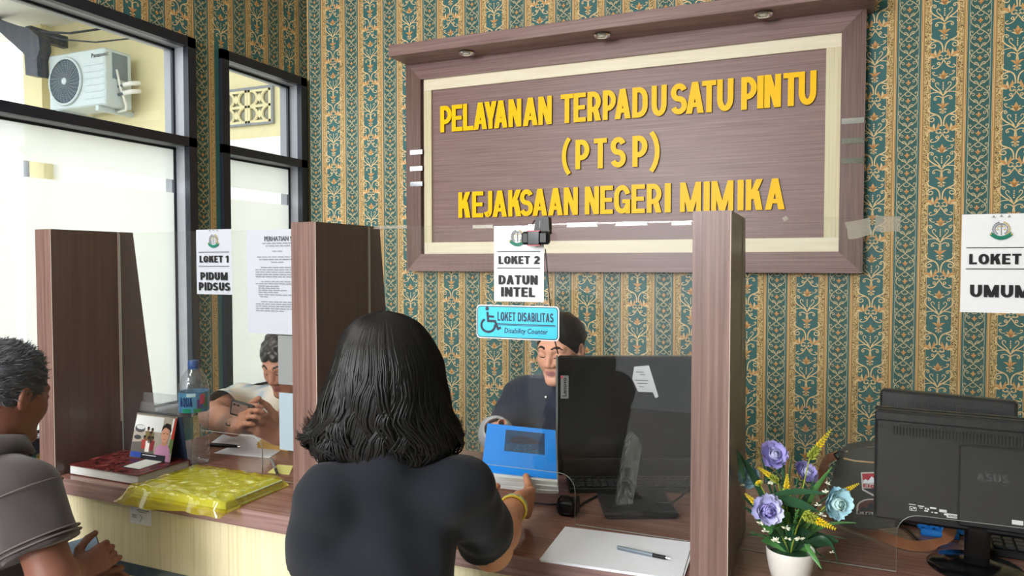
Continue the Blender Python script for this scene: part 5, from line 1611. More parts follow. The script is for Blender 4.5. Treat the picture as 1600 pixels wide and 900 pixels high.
obj('top_ridge', m2box((.0, H2 - .022, .004), (W2_, H2 - .002, .014), .003), M_MONP, mon2)
obj('centre_panel', m2box((.152, .012, .003), (.34, H2 - .056, .014), .004), M_MONP, mon2)
obj('vent_recess', m2box((.035, H2 - .050, .0108), (.405, H2 - .032, .0116)), M_SLOT, mon2)
m = MB()
for k in range(62):
    q = MB().box((.038 + k * .0059, H2 - .0505, .0088), (.038 + k * .0059 + .0026, H2 - .0315, .0112)); m.add(q.v, q.f)
m.v = [m2f(*p) for p in m.v]; obj('vent_slat_row', stuff if False else m, M_MONP, mon2)
for k in range(4):
    pass
# regulatory print and stickers
def m2uv(u, v, off):
    r = ray(u, v); nn = n2; p0 = np.array(m2f(0, 0, off)); s_ = (p0 - _C).dot(nn) / r.dot(nn); return tuple(_C + r * s_)
def m2quad(b, u0, v0, u1, v1, off, sl=.13):
    b.quad(m2uv(u0, v1, off), m2uv(u1, v1 + (u1 - u0) * sl, off), m2uv(u1, v0 + (u1 - u0) * sl, off), m2uv(u0, v0, off))
M_WPRINT = mat('white_print', rgb(206, 208, 210), .5)
b = MB(); m2quad(b, 1420, 787, 1431, 788, .0117); m2quad(b, 1434, 789.5, 1444, 791, .0117); m2quad(b, 1453, 792, 1463, 794.5, .0117); m2quad(b, 1436, 793, 1442, 794, .0117); m2quad(b, 1444, 797, 1450, 799, .0117); m2quad(b, 1455, 799.5, 1458, 801, .0117); m2quad(b, 1460, 800, 1465, 802, .0117); m2quad(b, 1475, 802, 1479, 805, .0117)
for (u, v) in ((1445, 793), (1449, 794)): m2quad(b, u, v, u + 2.5, v + 3, .0117)
obj('approval_print', b, M_WPRINT, mon2)
b = MB()
for s_ in (0, 1): 
    m2quad(b, 1421, 791 + s_ * 5.5, 1432, 791.8 + s_ * 5.5, .0117)
m2quad(b, 1421, 791, 1422, 797, .0117); m2quad(b, 1431, 792.3, 1432, 798.3, .0117); m2quad(b, 1423, 794, 1426, 796, .0117); m2quad(b, 1427, 793, 1430, 795, .0117)
obj('approval_print', b, M_WPRINT, mon2)
b = MB(); m2quad(b, 1467.5, 795.5, 1479.5, 799.8, .0113); m2quad(b, 1479, 801.8, 1512, 808.5, .0113); obj('barcode_sticker', b, mat('white_sticker', rgb(196, 198, 200), .4), mon2)
b = MB()
for k in range(22):
    u = 1482 + k * 1.22
    m2quad(b, u, 803.8 + (u - 1479) * .13, u + .6, 807 + (u - 1479) * .13, .0110)
obj('barcode_print', b, M_INK, mon2)
b = MB(); m2quad(b, 1581, 812, 1599, 819, .0022); obj('white_sticker', b, M_WPRINT, mon2)
b = MB(); fm = lambda px, py, pz: m2f(px, py, .0024); 
xa_ = np.array(m2uv(1526, 742, .0024)); xb_ = np.array(m2uv(1577, 742, .0024)); text_flat(b, 'ASUS', fm, (xa_ - A0).dot(d2), (xb_ - A0).dot(d2), xa_[2] - z0 - .01, .016, .17)
obj('lettering', b, mat('faint_logo', rgb(62, 64, 68), .25), mon2)
sxp = m2uv(1526, 845, .03); sxp = (np.array(sxp) - A0).dot(d2)
obj('stand_pole', m2box((sxp - .022, ZT - z0 + .010, .012), (sxp + .022, .03, .034), .006), M_BLACKGLOSS, mon2)
q = MB(); c_ = A0 + d2 * (sxp) + n2 * .03
q.lathe([(.0, .0005), (.085, .0005), (.088, .004), (.08, .010), (.03, .014), (.0, .014)], (c_[0], c_[1], ZT), 30); obj('stand_foot', q, M_BLACKGLOSS, mon2, smooth=True)
b = MB(); 
m2quad(b, 1493, 860, 1514, 866, .005); m2quad(b, 1542, 874, 1562, 878, .005)

# monitor behind it
B0_ = np.array([*atY(1374, 640, 2.0)[:2], 0]); B1_ = np.array([*atY(1590, 640, 1.93)[:2], 0])
d3 = (B1_ - B0_) / np.linalg.norm(B1_ - B0_); n3 = np.array([-d3[1], d3[0], 0]); W3 = np.linalg.norm(B1_ - B0_)
zt3 = atY(1378, 608, 2.0)[2]
m3f = lambda a, b, c: tuple(B0_ + d3 * a + n3 * c + eU * b)
mon3 = thing('second_monitor', 'black monitor mostly hidden behind the nearer back-turned monitor', 'monitor', (B0_ + d3 * W3 * .5)[:2].tolist() + [ZT])
def m3box(lo, hi, bev=0):
    q = MB().box(lo, hi, bevel=bev); q.v = [m3f(*p) for p in q.v]; return q
obj('back_shell', m3box((0, ZT + .09, .0), (W3, zt3, .035), .006), M_MONB, mon3)
m = MB()
for k in range(34):
    q = MB().box((.03 + k * (W3 - .06) / 34, zt3 - .040, -.0015), (.03 + k * (W3 - .06) / 34 + .004, zt3 - .022, .0005)); m.add(q.v, q.f)
m.v = [m3f(*p) for p in m.v]; obj('vent_slot_row', m, M_MONP, mon3)
obj('stand_pole', m3box((W3 * .5 - .025, ZT + .012, .006), (W3 * .5 + .025, ZT + .10, .030), .004), M_MONB, mon3)
obj('stand_foot', m3box((W3 * .5 - .09, ZT + .0005, -.05), (W3 * .5 + .09, ZT + .013, .10), .005), M_MONB, mon3)

# keyboard between them
k0 = np.array([*atZ(1545, 866, ZT + .01)[:2], ZT])
kb2 = thing('office_keyboard', 'black keyboard on the desk beneath the right back-turned monitor', 'keyboard', k0)
k0 = k0 + n2 * .02
kq = lambda a, b, c: tuple(k0 + d2 * a + n2 * b + eU * c)
def kqb(lo, hi, bev=0):
    q = MB().box(lo, hi, bevel=bev); q.v = [kq(*p) for p in q.v]; return q
obj('keyboard_case', kqb((.0, .0, .0004), (.36, .13, .016), .003), M_BLACKP, kb2)
kk = MB()
for j in range(5):
    for i in range(16):
        q = MB().box((.012 + i * .021, .010 + j * .023, .016), (.012 + i * .021 + .017, .010 + j * .023 + .018, .023), bevel=.002); kk.add(q.v, q.f)
kk.v = [kq(*p) for p in kk.v]; obj('keycaps', kk, bpy.data.materials['key_plastic'], kb2)

# ================================================================== SHOULDER BAG
M_BAG = mat('olive_grey_canvas', rgb(64, 66, 60), .7, .2, bump=(260, .3, .001), var=(6, .15)); M_STRAP = mat('brown_leather', rgb(128, 82, 56), .45, .4, var=(12, .1)); M_ZIP = mat('tan_zip', rgb(176, 150, 112), .5)
YBG = 1.80
P = lambda u, v, y=YBG: atY(u, v, y)
bag = thing('shoulder_bag', 'dark olive shoulder bag with brown strap and two round-cornered patches behind the vase', 'bag', (*P(1335, 830)[:2], ZT))
prof = [(1300, 818), (1296, 775), (1306, 735), (1316, 712), (1326, 703), (1356, 698), (1400, 697), (1404, 760), (1402, 826), (1362, 830), (1320, 826)]
pts = [P(u, v) for u, v in prof]; pts = [np.array([p[0], p[1], max(p[2], ZT + .001)]) for p in pts]
c_ = np.mean(pts, 0)
vs = []; fs = []; rings = ((0.0, .94), (.012, 1.0), (.06, 1.0), (.075, .93))
for dy, sc in rings:
    vs += [tuple(np.array([c_[0] + (p[0] - c_[0]) * sc, YBG + dy, max(ZT + .0006, c_[2] + (p[2] - c_[2]) * sc)])) for p in pts]
n = len(pts)
for r_ in range(3):
    fs += [(r_ * n + i, r_ * n + (i + 1) % n, (r_ + 1) * n + (i + 1) % n, (r_ + 1) * n + i) for i in range(n)]
fs += [tuple(range(n)), tuple(range(4 * n - 1, 3 * n - 1, -1))]
obj('bag_body', MB().add(vs, fs), M_BAG, bag)
obj('zip', MB().tube([P(1318, 716, YBG - .001), P(1335, 720, YBG - .003), P(1400, 726, YBG - .003)], .0022, 6), M_ZIP, bag, smooth='all')
obj('piping', MB().tube([P(1322, 706, YBG + .008), P(1356, 699.5, YBG + .008), P(1400, 698.5, YBG + .008)], .0022, 6), M_ZIP, bag, smooth='all')
obj('strap_hook', MB().tube([P(1322, 708, YBG + .02), P(1312, 705, YBG + .02), P(1303, 710, YBG + .02), P(1308, 717, YBG + .02), P(1318, 715, YBG + .02)], .003, 6), M_INK, bag, smooth='all')
def strap(pl, w, nm):
    A = [np.array(p) for p in pl]; vs = []; fs = []
    tt = np.linspace(0, 1, len(A)); t2 = np.linspace(0, 1, 24); S = np.stack([np.interp(t2, tt, [a[k] for a in A]) for k in range(3)], 1)
    for _ in range(4): S[1:-1] = (S[:-2] + 2 * S[1:-1] + S[2:]) / 4
    D = np.gradient(S, axis=0)
    for i in range(24):
        s_ = np.cross(D[i], np.array([.0, 1, .15])); s_ /= np.linalg.norm(s_) + 1e-9
        vs += [tuple(S[i] - s_ * w / 2), tuple(S[i] + s_ * w / 2), tuple(S[i] + s_ * w / 2 + np.array([0, .003, 0])), tuple(S[i] - s_ * w / 2 + np.array([0, .003, 0]))]
    for i in range(23):
        for k in range(4): fs.append((4 * i + k, 4 * i + (k + 1) % 4, 4 * i + 4 + (k + 1) % 4, 4 * i + 4 + k))
    fs += [(3, 2, 1, 0), (92, 93, 94, 95)]
    return obj(nm, MB().add(vs, fs), M_STRAP, bag, smooth=True)
strap([P(1306, 712, YBG + .02), P(1292, 716, YBG + .02), P(1284, 740, YBG + .03), P(1286, 775, YBG + .03), P(1296, 800, YBG + .02)], .018, 'strap')
strap([P(1318, 716, YBG + .03), P(1316, 745, YBG + .035), P(1306, 770, YBG + .03), P(1298, 790, YBG + .03)], .014, 'strap')
sp_ = [(1292, 806), (1322, 822), (1362, 836), (1400, 852), (1430, 860), (1462, 857), (1482, 844), (1487, 824)]
S = [atZ(u, v, ZT + .004 + (.03 if u > 1470 else 0)) for u, v in sp_]
vs = []; fs = []; S = np.array(S); tt = np.linspace(0, 1, len(S)); t2 = np.linspace(0, 1, 30); S = np.stack([np.interp(t2, tt, S[:, k]) for k in range(3)], 1)
for _ in range(4): S[1:-1] = (S[:-2] + 2 * S[1:-1] + S[2:]) / 4
D = np.gradient(S, axis=0)
for i in range(30):
    s_ = np.array([-D[i][1], D[i][0], 0]); s_ /= np.linalg.norm(s_); k_ = .011
    vs += [tuple(S[i] - s_ * k_ + eU * .0), tuple(S[i] + s_ * k_ + eU * .013), tuple(S[i] + s_ * k_ + eU * .015), tuple(S[i] - s_ * k_ + eU * .002)]
for i in range(29):
    for k in range(4): fs.append((4 * i + k, 4 * i + (k + 1) % 4, 4 * i + 4 + (k + 1) % 4, 4 * i + 4 + k))
obj('strap', MB().add(vs, fs), M_STRAP, bag, smooth=True)
# patches
y_ = YBG - .0008
pq = lambda u, v, k=0: tuple(P(u, v, y_ - .0004 * k))
obj('shield_patch', MB().add([pq(1345, 738), pq(1347, 766), pq(1366, 776), pq(1384, 768), pq(1384, 737)], [(0, 1, 2, 3, 4)]), mat('white_patch', rgb(196, 190, 186), .6), bag)
obj('shield_print', MB().add([pq(1347, 740, 1), pq(1348, 750, 1), pq(1382, 750, 1), pq(1382, 739, 1)], [(0, 1, 2, 3)]).add([pq(1349, 764, 1), pq(1366, 773, 1), pq(1382, 765, 1), pq(1382, 763, 1), pq(1349, 763, 1)], [(0, 1, 2, 3, 4)], 1), [mat('crimson_patch', rgb(168, 40, 58), .6), mat('navy_patch', rgb(40, 44, 58), .6)], bag)
obj('mountain_print', MB().add([pq(1348, 755, 2), pq(1352, 748, 2), pq(1356, 752, 2), pq(1362, 744, 2), pq(1368, 750, 2), pq(1376, 745, 2), pq(1382, 754, 2)], [tuple(range(7))]), M_PAPER, bag)
b = MB(); e0_, e1_ = P(1348.5, 761, y_ - .001), P(1382, 761, y_ - .001); text_flat(b, 'EIGER', lambda px, py, pz: (px, y_ - .001 - pz, py), e0_[0], e1_[0], e0_[2], .0075, .2); obj('lettering', b, bpy.data.materials['crimson_patch'], bag)
hp = [pq(1338, 803)] + [pq(1361 + 23 * cos(a), 792 - 13 * sin(a)) for a in np.linspace(pi, 0, 10)] + [pq(1384, 806)]
obj('round_patch', MB().add(hp, [tuple(range(len(hp)))]), bpy.data.materials['white_patch'], bag)
hp = [pq(1341, 799, 1)] + [pq(1361 + 20 * cos(a), 792 - 11 * sin(a), 1) for a in np.linspace(pi, 0, 10)] + [pq(1382, 801, 1)]
obj('round_patch_print', MB().add(hp, [tuple(range(len(hp)))]), mat('brown_patch', rgb(98, 56, 52), .6), bag)
obj('mountain_print', MB().add([pq(1342, 798, 2), pq(1348, 790, 2), pq(1353, 794, 2), pq(1361, 784, 2), pq(1368, 792, 2), pq(1374, 788, 2), pq(1381, 799, 2)], [tuple(range(7))]), bpy.data.materials['navy_patch'], bag)
b = MB(); e0_, e1_ = P(1340, 803, y_ - .001), P(1382, 803, y_ - .001); text_flat(b, 'EIGER', lambda px, py, pz: (px, y_ - .0012 - pz, py), e0_[0], e1_[0], e0_[2] + .001, .006, .2); obj('lettering', b, bpy.data.materials['navy_patch'], bag)
# folded blue cloth lying behind the strap
c0 = atZ(1462, 822, ZT + .022)
q = MB()
for k in range(4):
    q.tube([c0 + d2 * (-.034 + .022 * k) + eU * (-.008), c0 + d2 * (-.026 + .022 * k) + eU * (.000 + .002 * (k % 2)), c0 + d2 * (-.012 + .022 * k) + eU * (-.007)], .006, 7)
q.box((c0[0] - .03, c0[1] - .012, ZT + .0004), (c0[0] + .045, c0[1] + .012, c0[2] - .008))
tag(obj('blue_cloth', q, mat('bright_blue_cloth', rgb(26, 116, 196), .7, bump=(80, .4, .003)), loc=(c0[0], c0[1], ZT), smooth='all'), 'small crumpled bright blue cloth inside the curl of the bag strap', 'cloth')

# ================================================================== BODIES: smooth solids on a grid, turned into one surface
class Vol:
    def __init__(s, lo, hi, res):
        s.lo = np.array(lo, np.float32); s.res = res
        s.n = np.ceil((np.array(hi) - s.lo) / res).astype(int) + 1
        s.ax = [s.lo[k] + res * np.arange(s.n[k], dtype=np.float32) for k in range(3)]
        s.F = np.full(s.n, 0.2, np.float32)

    def win(s, lo, hi, m):
        i0 = np.clip(np.floor((np.array(lo) - m - s.lo) / s.res).astype(int), 0, s.n)
        i1 = np.clip(np.ceil((np.array(hi) + m - s.lo) / s.res).astype(int) + 1, 0, s.n)
        sl = tuple(slice(a, b) for a, b in zip(i0, i1))
        if any(b <= a for a, b in zip(i0, i1)):
            return None, None
        return sl, (s.ax[0][sl[0]][:, None, None], s.ax[1][sl[1]][None, :, None], s.ax[2][sl[2]][None, None, :])

    def comb(s, sl, d, k, op):
        f = s.F[sl]
        if op == '+':
            if k > 0:
                h = np.clip(.5 + .5 * (f - d) / k, 0, 1); s.F[sl] = f * (1 - h) + d * h - k * h * (1 - h)
            else:
                s.F[sl] = np.minimum(f, d)
        else:
            d = -d
            if k > 0:
                h = np.clip(.5 - .5 * (f - d) / k, 0, 1); s.F[sl] = f * (1 - h) + d * h + k * h * (1 - h)
            else:
                s.F[sl] = np.maximum(f, d)

    def cap(s, a, b, ra, rb=None, k=.02, op='+'):
        rb = ra if rb is None else rb
        a, b = np.array(a, float), np.array(b, float); r = max(ra, rb)
        sl, P = s.win(np.minimum(a, b) - r, np.maximum(a, b) + r, k + 4 * s.res + .004)
        if sl is None: return
        ba = b - a; L2 = max(1e-9, ba.dot(ba))
        px, py, pz = P[0] - a[0], P[1] - a[1], P[2] - a[2]
        h = np.clip((px * ba[0] + py * ba[1] + pz * ba[2]) / L2, 0, 1)
        d = np.sqrt((px - ba[0] * h) ** 2 + (py - ba[1] * h) ** 2 + (pz - ba[2] * h) ** 2) - (ra + (rb - ra) * h)
        s.comb(sl, d.astype(np.float32), k, op)

    def ell(s, c, r, M=None, k=.02, op='+'):
        c = np.array(c, float); r = np.array(r, float); R_ = max(r)
        sl, P = s.win(c - R_, c + R_, k + 4 * s.res + .004)
        if sl is None: return
        M = np.eye(3) if M is None else M
        q = [P[0] - c[0], P[1] - c[1], P[2] - c[2]]
        k0 = 0; k1 = 0
        for i in range(3):
            l = q[0] * M[0, i] + q[1] * M[1, i] + q[2] * M[2, i]
            k0 = k0 + (l / r[i]) ** 2; k1 = k1 + (l / r[i] ** 2) ** 2
        k0 = np.sqrt(k0); k1 = np.sqrt(k1) + 1e-9
        s.comb(sl, (k0 * (k0 - 1) / k1).astype(np.float32), k, op)

    def plane(s, p, n, lo, hi, k=.004):
        """cut away what lies on the side n points to, inside the box"""
        sl, P = s.win(lo, hi, 0)
        if sl is None: return
        d = (P[0] - p[0]) * n[0] + (P[1] - p[1]) * n[1] + (P[2] - p[2]) * n[2]
        s.comb(sl, (-d).astype(np.float32) + 0 * s.F[sl], k, '-')

    def warp(s, fn):
        P = (s.ax[0][:, None, None], s.ax[1][None, :, None], s.ax[2][None, None, :])
        s.F += np.where(np.abs(s.F) < .06, fn(*P), 0).astype(np.float32)

    def surface(s):
        F = s.F; I = F < 0
        n = s.n
        cs = [(0, 0, 0), (1, 0, 0), (0, 1, 0), (1, 1, 0), (0, 0, 1), (1, 0, 1), (0, 1, 1), (1, 1, 1)]
        sub = lambda A, c: A[c[0]:n[0] - 1 + c[0], c[1]:n[1] - 1 + c[1], c[2]:n[2] - 1 + c[2]]
        cnt = np.zeros(n - 1, np.uint8)
        for c in cs: cnt += sub(I, c)
        act = (cnt > 0) & (cnt < 8)
        idx = np.full(n - 1, -1, np.int32); ii = np.argwhere(act); idx[act] = np.arange(len(ii), dtype=np.int32)
        val = [F[ii[:, 0] + c[0], ii[:, 1] + c[1], ii[:, 2] + c[2]] for c in cs]
        acc = np.zeros((len(ii), 3), np.float32); num = np.zeros(len(ii), np.float32)
        for a in range(8):
            for b in range(a + 1, 8):
                df = np.array(cs[b]) - np.array(cs[a])
                if np.abs(df).sum() != 1 or df.sum() < 0: continue
                m = (val[a] < 0) != (val[b] < 0)
                t = val[a][m] / (val[a][m] - val[b][m])
                acc[m] += np.array(cs[a], np.float32) + t[:, None] * df.astype(np.float32); num[m] += 1
        V = s.lo + s.res * (ii + acc / num[:, None])
        Q = []
        for ax in range(3):
            o = [k for k in range(3) if k != ax]
            lo = [slice(0, n[k]) for k in range(3)]; lo[ax] = slice(0, n[ax] - 1); hi = list(lo); hi[ax] = slice(1, n[ax])
            ch = np.argwhere(I[tuple(lo)] != I[tuple(hi)])
            ch = ch[(ch[:, o[0]] > 0) & (ch[:, o[1]] > 0) & (ch[:, o[0]] < n[o[0]] - 1) & (ch[:, o[1]] < n[o[1]] - 1)]
            def cell(d0, d1):
                q = ch.copy(); q[:, o[0]] += d0; q[:, o[1]] += d1
                return idx[q[:, 0], q[:, 1], q[:, 2]]
            q = np.stack([cell(-1, -1), cell(0, -1), cell(0, 0), cell(-1, 0)], 1)
            flip = I[ch[:, 0], ch[:, 1], ch[:, 2]]
            if ax == 1: flip = ~flip
            q[~flip] = q[~flip][:, ::-1]
            Q.append(q)
        return V, np.concatenate(Q)


def unit(v):
    v = np.array(v, float); return v / np.linalg.norm(v)


def frame_of(fwd, up=(0, 0, 1), tilt=0.0):
    """columns right, forward, up; tilt>0 nods the head down"""
    f = unit(fwd); r = unit(np.cross(f, np.array(up, float))); u = np.cross(r, f)
    f2 = f * cos(tilt) - u * sin(tilt); u2 = u * cos(tilt) + f * sin(tilt)
    return np.stack([r, f2, u2], 1)


def head(v, c, M, s=1.0, female=False):
    L = lambda x, y, z: np.array(c) + M @ (np.array([x, y, z]) * s)
    v.ell(L(0, -.016, .028), np.array((.074, .094, .088)) * s, M, .02)
    v.ell(L(0, .024, -.028), np.array((.060 if female else .063, .066, .086)) * s, M, .03)
    for g in (-1, 1):
        v.cap(L(g * .044, .004, -.062), L(g * .014, .070, -.094), .019 * s, .016 * s, .022)
        v.ell(L(g * .037, .054, -.026), np.array((.021, .021, .022)) * s, M, .024)
        v.cap(L(g * .040, .068, .021), L(g * .010, .082, .020), .009 * s, .009 * s, .014)
    v.ell(L(0, .076, -.094), np.array((.019, .016, .014)) * s, M, .016)
    for g in (-1, 1):
        v.ell(L(g * .031, .093, .002), np.array((.015, .011, .010)) * s, M, .012, '-')
        v.ell(L(g * .031, .0735, .001), np.array((.0145, .0125, .0112)) * s, M, .003)
    v.cap(L(0, .082, .014), L(0, .103, -.028), .0075 * s, .0105 * s, .010)
    for g in (-1, 1):
        v.ell(L(g * .0125, .093, -.033), np.array((.0085, .010, .0075)) * s, M, .006)
    v.cap(L(-.019, .081, -.058), L(0, .0935, -.0555), .0045 * s, .0058 * s, .005); v.cap(L(.019, .081, -.058), L(0, .0935, -.0555), .0045 * s, .0058 * s, .005)
    v.cap(L(-.014, .082, -.0665), L(.014, .082, -.0665), .006 * s, .006 * s, .006); v.ell(L(0, .0875, -.0668), np.array((.013, .007, .0062)) * s, M, .004)
    v.cap(L(-.019, .0885, -.0615), L(.019, .0885, -.0615), .0011 * s, .0011 * s, .002, '-')
    for g in (-1, 1):
        Me = M @ np.array(Matrix.Rotation(g * .35, 3, 'Z')) @ np.array(Matrix.Rotation(-.2, 3, 'X'))
        v.ell(L(g * .0765, -.010, -.004), np.array((.0085, .019, .031)) * s, Me, .006)
        v.ell(L(g * .086, -.006, .0), np.array((.0075, .011, .017)) * s, Me, .004, '-')
    return L


def face_mats(V, Q, c, M, s, skin=0, lip=1, brow=2):
    """material per face: lips, brows and lash lines where they are on the head"""
    P = ((V[Q].mean(1) - np.array(c)) @ M) / s
    m = np.full(len(Q), skin)
    x, y, z = np.abs(P[:, 0]), P[:, 1], P[:, 2]
    m[(y > .074) & (((x / .021) ** 2 + ((z + .0617) / .0105) ** 2) < 1)] = lip
    arch = .0255 + .005 * np.sin(np.clip((x - .012) / .036, 0, 1) * pi) - .004 * np.clip((x - .035) / .012, 0, 1)
    m[(y > .045) & (x > .012) & (x < .049) & (np.abs(z - arch) < .0036 * np.clip(1.35 - (x - .012) / .05, .45, 1))] = brow
    lash = -.0065 + .0022 * ((x - .031) / .014) ** 2
    m[(y > .062) & (np.abs(x - .031) < .0145) & (np.abs(z - lash) < .0019)] = brow
    m[(y > .085) & (np.abs(x - .006) < .0035) & (np.abs(z + .0405) < .0022)] = brow
    return m


def hand(v, w, d, s, right=True, curl=(20, 25, 20), thumb=None, sc=1.0, spread=.0, side=None, fr=.0082):
    """palm and five fingers from the wrist w; d towards the fingers, s towards the thumb"""
    d = unit(d); s = np.array(s, float); s = unit(s - d * s.dot(d)); n = np.cross(s, d) if right else np.cross(d, s)
    w = np.array(w, float)
    offs = (.0285, .0095, -.0100, -.0280); lens = (.070, .078, .072, .056)
    tips = []
    for i, (o, L) in enumerate(zip(offs, lens)):
        kn = w + d * ((.088, .091, .087, .078)[i] * sc) + s * o * sc
        v.cap(w + s * o * .55 * sc + d * .012, kn, .0155 * sc, .0115 * sc, .012)
        cu = curl[i] if hasattr(curl[0], '__len__') else curl
        p = kn; a = 0; dd = unit(d + s * spread * (1.5 - i))
        for j, (q, r) in enumerate(((.46, fr * 1.05), (.30, fr), (.24, fr * .92))):
            a += R(cu[j]); e = p + (dd * cos(a) + n * sin(a)) * L * q * sc
            v.cap(p, e, r * sc, r * .93 * sc, .0035 if j else .006); p = e
        tips.append(p)
    if thumb is None:
        b = w + d * .022 * sc + s * .020 * sc
        m1 = b + unit(d * .62 + s * .72 + n * .35) * .046 * sc
        m2 = m1 + unit(d * .85 + s * .35 + n * .38) * .034 * sc
        m3 = m2 + unit(d * .95 + s * .1 + n * .3) * .026 * sc
        thumb = (b, m1, m2, m3)
    else:
        thumb = [w + d * .022 * sc + s * .016 * sc] + [np.array(t, float) for t in thumb]
    rr = (.0150, .0118, .0104, .0088)
    for i in range(len(thumb) - 1):
        v.cap(thumb[i], thumb[i + 1], rr[i] * sc, rr[min(i + 1, 3)] * sc, .010 if i == 0 else .004)
    return d, s, n


def torso(v, p, c, n, shL, shR, f, grow=0.0, w=1.0, dep=1.0, k=.05):
    up = unit(np.array(n) - np.array(p)); M = frame_of(f, up); M = np.stack([unit(np.cross(f, up)), unit(np.cross(up, unit(np.cross(f, up)))), up], 1)
    p, c, n, shL, shR = [np.array(q, float) for q in (p, c, n, shL, shR)]
    g = grow
    v.ell(p, (.165 * w + g, .125 * dep + g, .13 + g), M, k)
    v.ell(p * .5 + c * .5, (.148 * w + g, .112 * dep + g, .17 + g), M, k)
    v.ell(c, (.152 * w + g, .112 * dep + g, .165 + g), M, k)
    mid = (shL + shR) / 2
    v.cap(mid + (shL - mid) * .72, mid + (shR - mid) * .72, .060 + g, .060 + g, k)
    for sh in (shL, shR):
        v.cap(n - up * .015, sh + (mid - sh) * .12, .046 + g, .044 + g, .045)
    return M


def mesh_person(name, v, mats, parent, face=None, label=None):
    V, Q = v.surface()
    mi = face(V, Q) if face else None
    return obj_np(name, V, Q, mats, parent, True, mi, label)


def skin_mat(name, c, var=.06):
    m = mat(name, rgb(*c), .5, .35, var=(22, var), bump=(350, .12, .0008))
    b = m.node_tree.nodes['Principled BSDF']
    b.inputs['Subsurface Weight'].default_value = .12; b.inputs['Subsurface Radius'].default_value = (.012, .005, .003); b.inputs['Subsurface Scale'].default_value = .5
    return m


def cloth_warp(a1, a2, ph):
    return lambda x, y, z: a1 * np.sin(31 * x + 17 * z + 5 * np.sin(11 * y + ph) + ph) * np.sin(23 * z - 13 * y + ph * 2) + a2 * np.sin(67 * z + 29 * x + 4 * np.sin(19 * y) + ph)


def tufts(name, pts, nrm, dirs, L, r, m, parent, jit=.25, seed=1, bend=.3, smooth=True, label=None):
    """short hairs: thin tapering three-sided strands lying along dirs"""
    g = np.random.default_rng(seed); n = len(pts)
    L = L * g.uniform(.6, 1.2, n)[:, None]
    d = dirs + g.normal(0, jit, (n, 3)); d /= np.linalg.norm(d, axis=1)[:, None]
    d2 = d + nrm * -bend * .5 + g.normal(0, jit * .6, (n, 3)); d2 /= np.linalg.norm(d2, axis=1)[:, None]
    sd = np.cross(d, nrm); sd /= np.linalg.norm(sd, axis=1)[:, None] + 1e-9
    p0 = pts; p1 = pts + d * L * .5; p2 = p1 + d2 * L * .5
    V = np.stack([p0 - sd * r, p0 + sd * r, p1 - sd * r * .8, p1 + sd * r * .8, p0 + nrm * r, p1 + nrm * r * .8, p2], 1).reshape(-1, 3)
    b = (np.arange(n) * 7)[:, None]
    Q = np.concatenate([b + np.array(q) for q in ([0, 2, 5, 4], [4, 5, 3, 1], [2, 6, 6, 5], [5, 6, 6, 3])], 0)
    tri = Q[:, 1] == Q[:, 2]
    me = bpy.data.meshes.new(name); Lw = np.array(wloc(parent))
    fs = [tuple(q) if not t else (q[0], q[1], q[3]) for q, t in zip(Q.tolist(), tri)]
    me.from_pydata((V - Lw).tolist(), [], fs); me.materials.append(m)
    me.polygons.foreach_set('use_smooth', [True] * len(fs))
    o = bpy.data.objects.new(name, me); COL.objects.link(o); o.parent = parent
    return o


M_HAIRBLK = mat('black_hair', rgb(15, 13, 14), .42, .32)
M_HAIRDK = mat('dark_brown_hair', rgb(34, 28, 27), .4, .4)
M_BROW = mat('dark_brow', rgb(44, 32, 28), .6, .2)
M_LIP = mat('lip', rgb(158, 92, 84), .4, .4)


def up_(p): return np.array(p, float)


